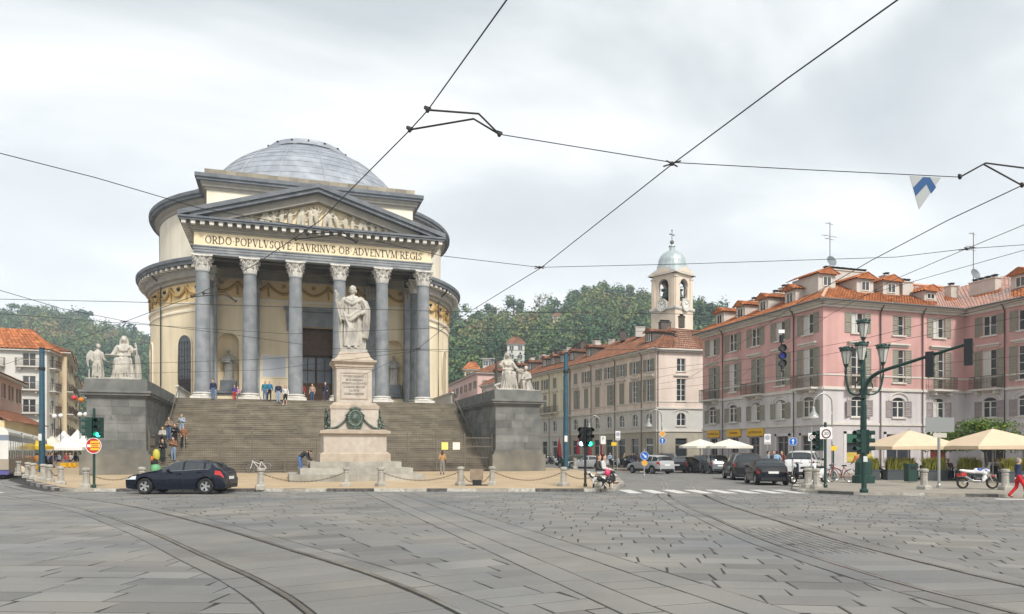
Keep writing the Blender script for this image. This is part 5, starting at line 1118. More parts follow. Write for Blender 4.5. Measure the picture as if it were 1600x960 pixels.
for k in range(4):
 Mx = Matrix.Rotation(PI / 2 * k, 4, 'Z') @ Matrix.Translation((-W2, -W2, 0)); b = MB(Mx); wall(b, 2 * W2, 28.7, [(W2 - .95, W2 + .95, 24.6, 28.0, .95)], .5, 23.7); b.box(.02, .62, -.14, .0, 23.75, 28.1); b.box(2 * W2 - .62, 2 * W2 - .02, -.14, .0, 23.75, 28.1); b.build('belfry_wall', M_tw, t, world=False)
 b = MB(Mx); b.box(-.1, .7, -.22, 0, 28.1, 28.3); b.box(2 * W2 - .7, 2 * W2 + .1, -.22, 0, 28.1, 28.3); n = 12; b.tube([(W2 - 1.05 * math.cos(PI * q / n), -.03, 27.05 + 1.05 * math.sin(PI * q / n)) for q in range(n + 1)], .09, 5); b.build('arch_moulding', M_trim, t, world=False)
 b = MB(Mx); b.yprism([(-.5, 28.7), (2 * W2 + .5, 28.7), (2 * W2 + .5, 28.9), (W2, 29.95), (-.5, 28.9)], -.42, .4); b.build('gable', M_trim, t, world=False); b = MB(Mx); b.yprism([(.4, 28.94), (2 * W2 - .4, 28.94), (W2, 29.7)], -.445, -.4); b.build('gable_panel', M_tw, t, world=False)
 b = MB(Mx); b.lathe([(0, 0), (0, 0)], (0, 0), 3) if False else None
 ck = MB(Mx @ Matrix.Translation((W2, -.32, 24.05)) @ Matrix.Rotation(R(90), 4, 'X')); ck.lathe([(.02, .0), (.8, 0), (.8, .12), (.02, .12)], (0, 0), 32); o = ck.build('clock_face', mat('clock_white', (.72, .71, .66), rough=.5), t, world=False)
 ck = MB(Mx @ Matrix.Translation((W2, -.32, 24.05)) @ Matrix.Rotation(R(90), 4, 'X')); ck.lathe([(.8, 0), (.8, .18), (.98, .18), (.98, 0)], (0, 0), 32); ck.build('clock_rim', M_trim, o, world=False)
 ck = MB(Mx @ Matrix.Translation((W2, -.45, 24.05)) @ Matrix.Rotation(R(90), 4, 'X'))
 for q in range(12): a = PI / 6 * q; ck.cbox((.64 * math.sin(a), .64 * math.cos(a), 0), (.06, .17, .03), -a)
 for a, l in ((R(318), .42), (R(62), .58)): ck.cbox((l / 2 * math.sin(a), l / 2 * math.cos(a), .01), (.07, l, .03), -a)
 ck.build('clock_hands', M_ink, o, world=False)
 bl = MB(Mx @ Matrix.Translation((W2, .9, 25.3))); bl.lathe([(.72, 0), (.62, .12), (.48, .5), (.42, .95), (.3, 1.15), (.05, 1.22)], (0, 0), 16); bl.tube([(-.95, 0, 1.35), (.95, 0, 1.35)], .12, 6); bl.build('bell', M_brz, t, world=False)
 bl = MB(Mx @ Matrix.Translation((W2 + .55, .75, 26.2)) @ Matrix.Rotation(R(90), 4, 'Y')); n = 16; bl.tube([(.85 * math.cos(2 * PI * q / n), .85 * math.sin(2 * PI * q / n), 0) for q in range(n + 1)], .05, 4); bl.build('bell_wheel', M_iron, t, world=False)
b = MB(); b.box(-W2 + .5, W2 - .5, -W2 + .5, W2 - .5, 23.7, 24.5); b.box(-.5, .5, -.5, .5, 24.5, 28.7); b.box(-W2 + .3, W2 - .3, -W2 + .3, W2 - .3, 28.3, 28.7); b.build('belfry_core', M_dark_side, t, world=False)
M_zinc = mat('zinc_dome', (.36, .42, .43), (.46, .52, .53), scale=1.5, rough=.4, metal=.3)
b = MB(); b.lathe([(2.35, 29.0), (2.3, 30.3), (2.2, 30.4), (2.15, 30.75)] + [(2.1 * math.cos(a), 30.75 + 2.0 * math.sin(a)) for a in [R(6 * q) for q in range(14)]] + [(.4, 32.75), (.4, 33.3), (.52, 33.35), (.5, 33.5), (.1, 33.55)], (0, 0), 24); b.build('dome', M_zinc, t, world=False)
b = MB(); b.ball((0, 0, 34.05), .32, 12, 8); b.tube([(0, 0, 33.5), (0, 0, 35.9)], .06, 6); b.box(-.42, .42, -.05, .05, 35.15, 35.27)
for c in ((-.45, 0, 35.21), (.45, 0, 35.21), (0, 0, 35.85)): b.ball(c, .13, 6, 4)
b.build('cross', M_girn, t, world=False)
# ------------------------------------------------------------------ far buildings: right of the church, left street, villas on the hill
def simple_house(name, label, p0, p1, dpt, zE, m, nw, floors, tile=M_tile2, rise=3.0, sh=M_shb, z0=0.0, balc=None, hip=2.5, cat='building', back=None, ww=1.1, fh=1.55, mlow=None):
 M, L_ = frame_M(p0, p1, z0); c = M @ Vector((L_ / 2, dpt / 2, 0)); t = thing(name, label, cat, c); H = zE - z0
 def side(Ms, Ls, n, first):
  st = Ls / n; ops = []; us = [st * (i + .5) for i in range(n)]; fz = [H / floors * (k + .32) for k in range(floors)]
  for u in us:
   for z in fz: ops.append((u - ww / 2, u + ww / 2, z, z + fh, 0))
  b = MB(Ms); wall(b, Ls, H, ops, .2, -.5); b.build('wall', m, t)
  for u in us:
   for q, z in enumerate(fz):
    put_window(t, Ms, u, z, ww, fh, 2, sh, random.Random(int(u * 37 + z * 11 + L_)).choice(('open', 'closed', 'half', 'open')) if sh else 'open')
    if balc and q in balc: balcony(t, Ms, u, z - .05, ww + 1.3)
 side(M, L_, nw, True); M2 = M @ Matrix.Translation((L_, 0, 0)) @ Matrix.Rotation(R(90), 4, 'Z'); side(M2, dpt, max(1, int(dpt / 4)), False); M3 = M @ Matrix.Translation((0, dpt, 0)) @ Matrix.Rotation(R(-90), 4, 'Z'); side(M3, dpt, max(1, int(dpt / 4)), False)
 b = MB(M); b.box(.3, L_ - .3, .3, dpt - .3, -.5, H - .05); b.build('core_wall', M_dark, t); b = MB(M); b.box(-.5, L_ + .5, -.5, dpt + .5, H - .12, H + .08); b.build('eaves', M_trim, t)
 r_ = MB(M); e_ = .6; za = H + .09; zr = H + rise; hp = hip; md = dpt / 2
 for a, c_, r0, r1 in (((-e_, -e_), (L_ + e_, -e_), (hp, md), (L_ - hp, md)), ((L_ + e_, -e_), (L_ + e_, dpt + e_), (L_ - hp, md), (L_ - hp, md)), ((L_ + e_, dpt + e_), (-e_, dpt + e_), (L_ - hp, md), (hp, md)), ((-e_, dpt + e_), (-e_, -e_), (hp, md), (hp, md))): tile_roof(r_, (*a, za), (*c_, za), (*r0, zr), (*r1, zr), .5, 7, 3, .1)
 r_.build('roof', tile, t); return t, M
M_fp = mat('far_pink_plaster', (.58, .40, .35), (.63, .45, .40), scale=.6, rough=.9); M_fy = mat('yellow_plaster', (.66, .53, .30), (.71, .58, .35), scale=.6, rough=.9); M_fw = mat('white_plaster', (.58, .575, .53), (.64, .63, .585), scale=.6, rough=.9); M_fg = mat('stone_beige_plaster', (.58, .47, .31), (.63, .52, .36), scale=.6, rough=.9)
q0 = at(700, 175); q1 = at(746, 146)
simple_house('town_house', 'distant pink house with red roof between church and right statue', q0, q1, 13, 17.6, M_fp, 7, 4, M_tile2, 3.2)
q1 = at(704, 150); q0 = at(660, 150)
simple_house('town_house', 'distant cream house with low red roof just right of the church', q0, q1, 10, 13.8, M_pc, 4, 4, M_tile2, 2.4)
gx, gy = -28.7, 108.7
t, M = simple_house('apartment_block', 'pale grey apartment block with balconies and bright orange roof at left', (gx - 20, gy), (gx, gy), 5, 14.9, M_fw, 5, 5, M_tile, 3.0, None, balc=(1, 2, 3, 4), ww=1.5, fh=1.7)
M_dv = Vector((-.201, .98, 0))
hx = lambda s_: (gx + .9 + M_dv.x * s_, gy + 5.6 + M_dv.y * s_)
simple_house('town_house', 'beige town house with iron balconies receding down the left street', hx(0), hx(15), 10, 15.4, M_fg, 5, 5, M_tile2, 2.5, M_shb, balc=(1, 2, 3))
simple_house('town_house', 'yellow town house with balconies farther down the left street', hx(15.6), hx(34), 10, 16.4, M_fy, 6, 5, M_tile2, 2.5, M_shb, balc=(1, 2, 3))
simple_house('town_house', 'last yellow house closing the left street', hx(34.6), hx(60), 10, 15.0, M_fy, 7, 5, M_tile2, 2.5, M_shb)
q0 = at(-34, 66); q1 = at(34, 84)
simple_house('town_house', 'small pink house with red tiled eaves at the left edge', q0, q1, 9, 9.4, M_fp, 5, 3, M_tile2, 2.0, M_shb)
q0 = at(-40, 64.0); q1 = at(30, 79)
M, L_ = frame_M(q0, q1); t = thing('shop_awning', 'dark tiled lean-to roof over a yellow shop at the left edge', 'lean-to', (*q0, 0)); b = MB(M); b.box(0, L_, -2.2, -.05, 0, 4.6); b.build('wall', M_fy, t); b = MB(M); tile_roof(b, (-.3, -2.7, 4.5), (L_ + .3, -2.7, 4.5), (-.3, .4, 6.0), (L_ + .3, .4, 6.0), .35, 5); b.build('roof', M_tile2, t)
for k in range(4): b = MB(M); u = L_ * (k + .5) / 4; b.box(u - 1.0, u + 1.0, -2.24, -2.2, .3, 3.2); b.build('shop_window', M_glass, t)
# ------------------------------------------------------------------ hills, woods, trees
def foliage_mat(name, stops, rough=.8):
 m = bpy.data.materials.new(name); m.use_nodes = True; n = m.node_tree.nodes; L = m.node_tree.links; b = n['Principled BSDF']; b.inputs['Roughness'].default_value = rough; b.inputs['Specular IOR Level'].default_value = .2
 a = n.new('ShaderNodeAttribute'); a.attribute_name = 'tone'; r = n.new('ShaderNodeValToRGB'); e = r.color_ramp.elements
 e[0].position, e[0].color = stops[0][0], (*stops[0][1], 1); e[1].position, e[1].color = stops[-1][0], (*stops[-1][1], 1)
 for p, c in stops[1:-1]: q = e.new(p); q.color = (*c, 1)
 L.new(a.outputs['Fac'], r.inputs[0]); L.new(r.outputs[0], b.inputs['Base Color']); MATS[name] = m; return m
M_wood_l = foliage_mat('wood_foliage', [(0, (.035, .068, .042)), (.3, (.07, .13, .06)), (.55, (.125, .18, .06)), (.75, (.21, .21, .07)), (1, (.26, .16, .085))])
M_bark = mat('bark', (.06, .05, .04), (.09, .075, .06), scale=6, rough=.95)
def crown(b, c, rx, rz, n, size, rg, base=.4, spread=.14, hol=.45):
 """leaf clumps through an uneven crown: lobes of different size, gaps between them"""
 lobes = [(Vector((rg.gauss(0, .42) * rx, rg.gauss(0, .42) * rx, rg.uniform(-.6, .75) * rz)), rg.uniform(.38, .68)) for _ in range(rg.randint(5, 8))]
 for _ in range(n):
  lc, lr = rg.choice(lobes); d = Vector((rg.gauss(0, 1), rg.gauss(0, 1), rg.gauss(0, 1))).normalized() * (rg.uniform(hol, 1.05) * lr)
  p = Vector(c) + lc + Vector((d.x * rx, d.y * rx, d.z * rz)); nrm = (d.normalized() + Vector((rg.gauss(0, .5), rg.gauss(0, .5), rg.gauss(.3, .5)))).normalized(); u = nrm.cross(Vector((rg.gauss(0, 1), rg.gauss(0, 1), rg.gauss(0, 1)))).normalized(); v = nrm.cross(u); s1, s2 = size * rg.uniform(.6, 1.3), size * rg.uniform(.5, 1.0)
  b.add([p - u * s1, p - v * s2 * .7 + nrm * size * .15, p + u * s1, p + v * s2], [(0, 1, 2, 3)], min(1, max(0, rg.gauss(base, spread))))
def table(T, x):
 if x <= T[0][0]: return T[0][1]
 for (a, p), (c, q) in zip(T, T[1:]):
  if x <= c: return p + (q - p) * (x - a) / (c - a)
 return T[-1][1]
CREST = [(-500, 560), (-200, 530), (0, 506), (70, 503), (150, 520), (210, 540), (300, 560), (600, 560), (690, 524), (720, 524), (790, 518), (860, 508), (910, 488), (950, 480), (1000, 486), (1060, 492), (1120, 506), (1200, 530), (1400, 560), (2100, 600)]
DCR = [(-500, 650), (300, 650), (640, 430), (2100, 430)]
D0 = [(-500, 260), (300, 260), (560, 175), (2100, 190)]
def hill(px, d):
 dc = table(DCR, px); d0 = table(D0, px); zc = zat(table(CREST, px), dc); t = (d - d0) / (dc - d0)
 if t <= 0: return -1.0 + t * 2
 if t <= 1: return zc * (t ** .85) * (1 + .05 * math.sin(t * 9 + px * .013) * (1 - t)) - 1 * (1 - t)
 return zc - (d - dc) * .1
b = MB(); cols_ = list(range(-350, 1526, 25)); ds = [0, .02, .05, .1, .18, .27, .37, .48, .6, .72, .85, .95, 1, 1.12]
vs = []
for px in cols_:
 for k in ds: d = table(D0, px) + (table(DCR, px) - table(D0, px)) * k; x, y = at(px, d); vs.append((x, y, hill(px, d)))
fs = []; n = len(ds)
for i in range(len(cols_) - 1):
 for j in range(n - 1): fs.append((i * n + j, (i + 1) * n + j, (i + 1) * n + j + 1, i * n + j + 1))
b.add(vs, fs); o = b.build('hills', mat('hill_undergrowth', (.035, .055, .03), (.06, .075, .035), scale=.05, rough=.95), smooth=True); tag(o, 'wooded hills behind the town', None, None, 'structure')
rg = random.Random(17)
VILLAS = [(806, 270, 34), (763, 235, 22), (783, 240, 18), (873, 240, 34), (872, 380, 16), (737, 190, 30)]
def hidden(px, py):
 return 260 < px < 690 or (px > 1130) or px < -60
wl = MB(); wr = MB(); cnt = 0
for _ in range(3300):
 px = rg.uniform(-60, 1135)
 if 255 < px < 672: continue
 k = rg.random() ** .8; d = table(D0, px) + (table(DCR, px) - table(D0, px)) * (.12 + k * .88); x, y = at(px, d); z = hill(px, d)
 if px < 300 and rg.random() < .3: continue
 if any(abs(px - v[0]) < v[2] * .62 and v[1] - 110 < d < v[1] + 14 for v in VILLAS): continue
 r_ = rg.uniform(3.2, 6.2) * (1.25 if px < 300 else 1); B = wl if px < 300 else wr
 patch = math.sin(x * .031 + 1) * math.cos(y * .027) * .5 + math.sin(x * .011 - y * .017) * .5
 base = min(.95, max(.03, .34 + .2 * patch + rg.gauss(0, .27)))
 crown(B, (x, y, z + r_ * .95), r_, r_ * rg.uniform(.9, 1.6), 120, r_ * .15, rg, base, .06, .5)
tag(wl.build('wood', M_wood_l), 'blue green wood covering the far hill on the left', 'wood', None, 'stuff'); tag(wr.build('wood', M_wood_l), 'mixed green and autumn wood covering the hill on the right', 'wood', None, 'stuff')
def tree(name, label, px, py_top, d, h, rx, base, group, conifer=False, bare=False, seed=0, n=420, size=None, z=None, pine=False):
 x, y = at(px, d); zz = zat(py_top, d) - h if z is None else z; t = thing(name, label, 'tree', (x, y, zz), group=group); g_ = random.Random(seed + int(px)); b = MB()
 b.tube([(x, y, zz - 3), (x + g_.uniform(-.3, .3), y, zz + h * .4), (x + g_.uniform(-.5, .5), y, zz + h * .85)], h * .028, 6, h * .008)
 for _ in range(9 if bare else 6):
  a = g_.uniform(0, 6.3); z0 = zz + h * g_.uniform(.35, .7); l = rx * g_.uniform(.5, .95); b.tube([(x, y, z0), (x + l * .5 * math.cos(a), y + l * .5 * math.sin(a), z0 + h * .12), (x + l * math.cos(a), y + l * math.sin(a), z0 + h * .22)], h * .012, 5, h * .003)
 if bare:
  for _ in range(30): a = g_.uniform(0, 6.3); z0 = zz + h * g_.uniform(.45, .8); l = rx * g_.uniform(.3, .8); b.tube([(x + l * .3 * math.cos(a), y + l * .3 * math.sin(a), z0), (x + l * math.cos(a + .3), y + l * math.sin(a + .3), z0 + h * g_.uniform(.1, .3))], h * .005, 4, h * .0015)
 b.build('trunk', M_bark, t); c = MB(); s_ = size or rx * .16
 if conifer:
  for k in range(n):
   u = g_.random() ** 1.4; zz2 = zz + h * (.12 + .88 * u); rr_ = rx * (1 - u) ** .8 * g_.uniform(.5, 1.05); a = g_.uniform(0, 6.3); p = Vector((x + rr_ * math.cos(a), y + rr_ * math.sin(a), zz2)); o1 = Vector((math.cos(a), math.sin(a), -.45)); w1 = Vector((-math.sin(a), math.cos(a), 0)); c.add([p - o1 * s_ * .5 + w1 * s_ * .4, p - o1 * s_ * .5 - w1 * s_ * .4, p + o1 * s_ * 1.2], [(0, 1, 2)], min(1, max(0, g_.gauss(base, .08))))
 elif bare: crown(c, (x, y, zz + h * .68), rx, h * .3, n // 5, s_ * .8, g_, base, .1)
 elif pine: crown(c, (x, y, zz + h * .86), rx, h * .16, n, s_, g_, base, .1, .3)
 else: crown(c, (x, y, zz + h * .62), rx, h * .38, n, s_, g_, base, .1)
 c.build('crown', M_wood_l, t); return t
CT = [(711, 478, 'broad', 13, 6, .38), (741, 492, 'broad', 10, 5, .3), (768, 478, 'broad', 12, 4.5, .22), (803, 466, 'broad', 16, 5.5, .25), (843, 462, 'bare', 14, 5, .7), (862, 470, 'broad', 13, 6, .3), (896, 457, 'broad', 16, 5, .25), (876, 505, 'broad', 14, 8, .62), (915, 452, 'broad', 15, 6, .4), (938, 445, 'broad', 17, 7, .45), (962, 450, 'broad', 15, 6, .35), (985, 446, 'broad', 17, 6, .4), (1007, 458, 'broad', 14, 5, .3), (1092, 470, 'conifer', 20, 5, .1), (1113, 478, 'broad', 15, 5, .12), (1124, 484, 'conifer', 17, 4.5, .1), (1080, 476, 'broad', 14, 6, .2)]
WHERE = ['beside the church wall', 'right of the rounded tree near the church', 'before the lone round tree', 'standing alone on the skyline', 'between lone tree and dense crest', 'below the bare tree', 'on the crest right of the bare tree', 'in yellowing leaf round the hillside villa', 'third before the summit', 'at the very summit', 'just past the summit', 'on the crest left of the tower', 'touching the bell tower on its left', 'touching the bell tower on its right', 'beside the right-hand conifer', 'nearest the pink roof', 'half behind the bell tower']
for (px, py, kd, h, rx, base), wh in zip(CT, WHERE):
 py -= 4
 d = 425 if kd != 'conifer' and px < 1060 else 330
 if px == 876: d = 360
 tree({'broad': 'broadleaf_tree', 'bare': 'bare_tree', 'conifer': 'conifer_tree'}[kd], {'broad': 'leafy hill tree ', 'bare': 'thin bare hill tree ', 'conifer': 'dark pointed conifer '}[kd] + wh, px, py, d, h * (d / 380), rx * (d / 380), base, 'trees on the right hill crest', kd == 'conifer', kd == 'bare', n=750, size=rx * .13)
for px, py, kd, h, rx, lb in ((12, 486, 'broad', 16, 9, 'tall tree mass on the left hill crest at the photo edge'), (18, 474, 'conifer', 15, 2.5, 'narrow cypress on the far left hill crest'), (46, 478, 'pine', 18, 8, 'flat topped pine on the left crest above the orange roof'), (68, 484, 'broad', 14, 9, 'round tree on the left crest beside the flat pine'), (120, 487, 'pine', 20, 8, 'umbrella pine on the left crest over the yellow houses'), (134, 497, 'broad', 14, 6, 'small tree next to the umbrella pine on the left crest'), (163, 508, 'conifer', 14, 4, 'short conifer on the left crest over the winged statue'), (210, 512, 'broad', 22, 13, 'large tree behind the seated statue near the church')):
 tree({'broad': 'broadleaf_tree', 'pine': 'pine_tree', 'conifer': 'conifer_tree'}[kd], lb, px, py, 640, h * 1.25, rx * 1.1, .12, 'trees on the left hill crest', kd == 'conifer', False, n=420, pine=kd == 'pine')
def hill_z(px, d): x, y = at(px, d); return hill(px, d)
def villa(label, px, py_eave, d, wpx, floors, m, rise=2.2, tile=M_tile2, ww=1.2):
 w_ = wpx * d / FPX; x, y = at(px - wpx / 2, d); H = floors * 3.2; zE = zat(py_eave, d); p0 = (x, y); p1 = (x + w_ * CS, y - w_ * SN); return simple_house('villa', label, p0, p1, w_ * .8, zE, m, max(2, int(w_ / 4)), floors, tile, rise, None, zE - H, hip=w_ * .3, ww=ww)
villa('white chalet villa with dark gable roof and balcony on the right hill', 806, 538, 270, 27, 3, M_fw, 3.0, M_tile2, 1.6)
villa('white modern house block low on the right hill', 763, 561, 235, 17, 3, M_fw, .4, M_fw, 1.6)
villa('small white house beside the modern block on the right hill', 783, 570, 240, 14, 3, M_fw, .5, M_fw, 1.6)
villa('pale house with grey roof above the row house dormers', 873, 560, 240, 26, 2, M_fw, 2.0, M_pg2, 1.4)
villa('ochre villa half hidden by trees on the right hill', 872, 494, 380, 17, 3, M_fy, 2.0, M_tile2, 1.6)
villa('low red roofed house at the foot of the hill near the church', 737, 578, 190, 22, 3, M_fg, 2.2, M_tile, 1.2)
# ------------------------------------------------------------------ statue groups on the piers
def seated(b, x, y, s_, book=False, cross=0):
 """a robed woman enthroned; s_ is the height scale"""
 q = lambda *p: (x + p[0] * s_, y + p[1] * s_, p[2] * s_); L = lambda *P: b.limb([(*q(*p[:3]), p[3] * s_) for p in P])
 b.add([q(*p) for p in ((-.62, -.1, 0), (.62, -.1, 0), (.62, .62, 0), (-.62, .62, 0), (-.55, -.1, 1.05), (.55, -.1, 1.05), (.55, .62, 1.05), (-.55, .62, 1.05))], [(0, 3, 2, 1), (4, 5, 6, 7), (0, 1, 5, 4), (1, 2, 6, 5), (2, 3, 7, 6), (3, 0, 4, 7)])
 k = len(b.v); b.loft([(x + a * s_, y + c * s_, z * s_, r * s_, t * s_) for a, c, z, r, t in ((0, -.5, .0, .66, .36), (0, -.48, .35, .56, .32), (0, -.45, .8, .5, .34), (0, -.36, 1.1, .5, .42), (0, -.15, 1.28, .46, .38), (0, .05, 1.5, .36, .28), (0, .08, 1.85, .38, .27), (0, .08, 2.1, .42, .25), (0, .08, 2.28, .22, .18))], 44, 7, .17)
 for sg in (-1, 1): L((sg * .2, .0, 1.2, .24), (sg * .27, -.62, 1.2, .22), (sg * .26, -.66, .55, .17), (sg * .24, -.7, .1, .13)); L((sg * .24, -.72, .06, .1), (sg * .25, -.92, .05, .09))
 for t in range(6): a = -.3 + t * .12; L((a, -.8, 1.1, .05), (a * 1.1, -.84, .6, .05), (a * 1.4, -.86, .1, .05))
 L((-.36, .06, 2.12, .16), (-.56, -.05, 1.72, .13), (-.62, -.42, 1.5, .1), (-.66, -.6, 1.5, .08)) if book else L((-.36, .06, 2.12, .16), (-.6, .0, 1.75, .13), (-.66, -.3, 1.9, .1))
 L((.36, .06, 2.12, .16), (.62, .0, 1.74, .13), (.68, -.3, 1.95 if book else 1.62, .1))
 L((0, .06, 2.25, .12), (0, .03, 2.42, .11)); b.ball(q(0, .0, 2.6), (.17 * s_, .2 * s_, .23 * s_), 12, 8); b.capsule(q(0, -.2, 2.62), q(0, -.22, 2.56), .03 * s_, .04 * s_)
 b.ball(q(0, .1, 2.67), (.2 * s_, .2 * s_, .2 * s_), 12, 8)
 for sg in (-1, 1): L((sg * .17, .1, 2.62, .08), (sg * .21, .12, 2.32, .08), (sg * .24, .12, 2.0, .07))
 L((-.3, -.1, 2.1, .07), (.0, -.26, 1.86, .07), (.32, -.1, 2.1, .07)); L((-.38, -.16, 1.6, .07), (0, -.26, 1.56, .07), (.38, -.16, 1.6, .07))
 for sg in (-1, 1): b.ball(q(sg * .15, -.18, 1.92), (.13 * s_, .12 * s_, .13 * s_), 8, 6)
st = thing('seated_statue', 'white marble seated woman holding an open book on the left pier', 'statue', (-10.0, 55.0, ZT)); b = MB(); seated(b, 0, 0, 1.06, True)
b.box(-.98, -.4, -.85, -.5, 1.58, 1.66); b.M = None; b.limb([(.86, -.3, 0.1, .06), (.84, -.28, 1.6, .055), (.8, -.26, 2.35, .05), (.74, -.26, 2.5, .05), (.72, -.26, 2.3, .04)]); b.loft([(.85, .05, .0, .22, .3), (.85, .05, .9, .18, .24), (.8, .05, 1.6, .15, .2), (.72, .05, 1.9, .1, .12)], 18, 5, .14); b.box(-1.0, 1.2, -1.05, .8, -.02, .1)
link('figure', baked(b, 'figure', M_stat, .028, 0), st)
st = thing('angel_statue', 'white marble winged angel standing on the left pier beside the seated statue', 'statue', (-11.55, 54.95, ZT)); b = MB()
b.loft([(0, .1, .05, .36, .3), (0, .08, .5, .33, .27), (.02, .04, 1.0, .28, .24), (.02, 0, 1.4, .26, .2), (0, 0, 1.7, .29, .2), (0, 0, 1.9, .22, .15), (0, 0, 2.0, .1, .1)], 26, 6, .12); b.limb([(-.12, -.2, .1, .1), (-.12, -.1, .6, .12)]); b.limb([(.16, -.22, .1, .1), (.14, -.1, .6, .12)]); b.limb([(0, 0, 1.95, .08), (.04, -.03, 2.1, .08)]); b.ball((.07, -.05, 2.22), (.13, .15, .16), 10, 7); b.ball((.03, 0, 2.28), (.15, .16, .14), 10, 7)
b.limb([(.26, 0, 1.78, .1), (.38, -.1, 1.4, .08), (.62, -.3, 1.22, .06), (.72, -.36, 1.2, .05)]); b.limb([(-.26, 0, 1.78, .1), (-.38, -.05, 1.4, .08), (-.22, -.28, 1.2, .06)])
for k in range(9): t = k / 8; b.limb([(-.16, .18, 1.75 - t * .1, .07), (-.5 - .2 * math.sin(t * 2.4), .3, 1.95 - t * .62, .06), (-.62 - .1 * math.sin(t * 3), .34, 1.75 - t * .85, .045)])
for k in range(7): t = k / 6; b.limb([(.14, .2, 1.7, .06), (.22, .34, 1.8 - t * .5, .05), (.24, .38, 1.5 - t * .6, .04)])
for k in range(5): a = -.2 + k * .1; b.limb([(a, -.22, 1.2, .04), (a * 1.3, -.3, .2, .04)])
b.limb([(-.55, .2, .1, .05), (-.55, .2, .7, .04)]); b.box(-.62, .8, -.5, .5, -.02, .1); link('figure', baked(b, 'figure', M_stat, .028, 0), st)
st = thing('seated_statue', 'white marble seated woman beside a tall cross on the right pier', 'statue', (17.0, 55.1, ZT)); b = MB(); seated(b, 0, 0, 1.06, False); b.box(-.92, -.78, .1, .24, .0, 2.5); b.limb([(.7, -.3, 1.6, .08), (1.0, -.35, 1.7, .07), (1.2, -.3, 1.6, .06)]); b.box(.85, 1.3, -.1, .15, .6, 1.75); b.limb([(-.9, -.4, .1, .14), (-1.15, -.5, .35, .12), (-.8, -.6, .5, .1)]); b.box(-1.1, 1.1, -1.05, .7, -.02, .1); link('figure', baked(b, 'figure', M_stat, .028, 0), st)
b = MB(); b.box(-.95, -.80, .06, .18, .0, 3.1); b.box(-1.3, -.45, .07, .17, 2.35, 2.48); b.build('cross', mat('dark_bronze', (.05, .055, .05), rough=.6, metal=.3), st, world=False)
st = thing('kneeling_statue', 'white marble figure kneeling with a tablet at right on the right pier', 'statue', (18.55, 55.0, ZT)); b = MB()
b.loft([(.1, .1, .0, .5, .42), (.1, .08, .3, .44, .38), (.04, .06, .7, .34, .3), (0, .04, 1.1, .3, .24), (-.02, 0, 1.4, .3, .2), (-.02, 0, 1.55, .14, .12)], 26, 6, .12); b.limb([(-.1, -.1, .75, .17), (-.38, -.35, .72, .15), (-.36, -.34, .1, .1)]); b.limb([(-.36, -.36, .07, .08), (-.5, -.5, .06, .07)]); b.limb([(.2, .2, .3, .16), (.5, .3, .15, .12), (.75, .25, .1, .08)]); b.limb([(-.04, -.02, 1.5, .08), (-.08, -.06, 1.66, .08)]); b.ball((-.1, -.1, 1.8), (.13, .15, .17), 10, 7); b.ball((-.05, -.02, 1.86), (.16, .17, .16), 10, 7)
b.limb([(-.24, 0, 1.4, .1), (-.36, -.15, 1.1, .09), (-.5, -.36, 1.0, .07)]); b.limb([(.24, 0, 1.4, .1), (.26, -.22, 1.05, .09), (-.1, -.42, 1.0, .07)]); b.box(-.62, .02, -.5, -.36, .9, .98); b.box(-.8, .95, -.62, .5, -.02, .08); link('figure', baked(b, 'figure', M_stat, .028, 0), st)
# ------------------------------------------------------------------ bollards and chains
M_bol = mat('bollard_granite', (.30, .285, .25), (.40, .375, .33), scale=7, rough=.85, bump=.3, bscale=30, grime=(.17, .16, .14), gscale=2.5, gamt=.6)
def oct_(r, z): return [(r * math.cos(PI / 8 + PI / 4 * k), r * math.sin(PI / 8 + PI / 4 * k), z) for k in range(8)]
bm = MB(); sq(bm, .21, -.05, .12); sq(bm, .21, .12, .2, .15)
pr = [(.165, .18), (.15, .3), (.135, .62), (.15, .65), (.15, .69), (.125, .71), (.125, .75), (.18, .78), (.18, .86), (.13, .90), (.02, .91)]
vs = []; fs = []
for r, z in pr: vs += oct_(r, z)
for i in range(len(pr) - 1):
 for k in range(8): fs.append((i * 8 + k, i * 8 + (k + 1) % 8, i * 8 + 8 + (k + 1) % 8, i * 8 + 8 + k))
bm.add(vs, fs); bol_me = bm.mesh('stone_bollard', M_bol)
BOL = [(29, 745, 'farthest left stone bollard, beside the pale sandbag'), (43, 748, 'second stone bollard from the left edge'), (52, 750, 'third stone bollard from the left edge'), (67, 752.5, 'stone bollard just in front of the left blue pole'), (78, 754, 'stone bollard right of the left blue pole'), (95, 758, 'last stone bollard of the left cluster, holding a chain'), (134.5, 762, 'stone bollard beside the left traffic light'), (221, 760, 'stone bollard behind the bonnet of the blue hatchback'), (407, 763, 'stone bollard in front of the white bicycle'), (541, 760, 'stone bollard before the left half of the monument steps'), (595, 760, 'stone bollard before the right half of the monument steps'), (720, 759, 'stone bollard left of the small metal box'), (769, 758.5, 'stone bollard right of the small metal box'), (880, 760, 'stone bollard left of the right traffic light'), (938, 762, 'corner stone bollard where two women sit'), (898, 735, 'small stone bollard behind the right traffic light'), (1262, 762, 'left of the paired stone bollards by the scooter'), (1276, 764, 'right of the paired stone bollards by the scooter'), (1444, 765, 'stone bollard beside the green bin'), (1571, 766, 'stone bollard right of the motorcycle')]
BP = []
for px, py, lb in BOL:
 z = .12 if px > 1000 else .15; x, y = gp(px, py, z); z = .12 if px > 1000 else pz(x, y); o = link('stone_bollard', bol_me, None, (x, y, z), random.Random(px).uniform(-.3, .3)); tag(o, lb, 'bollard', 'stone bollards round the square'); BP.append(Vector((x, y, z + .68)))
 o.rotation_euler = (random.Random(px).uniform(-.03, .03), random.Random(px + 1).uniform(-.03, .03), o.rotation_euler.z)
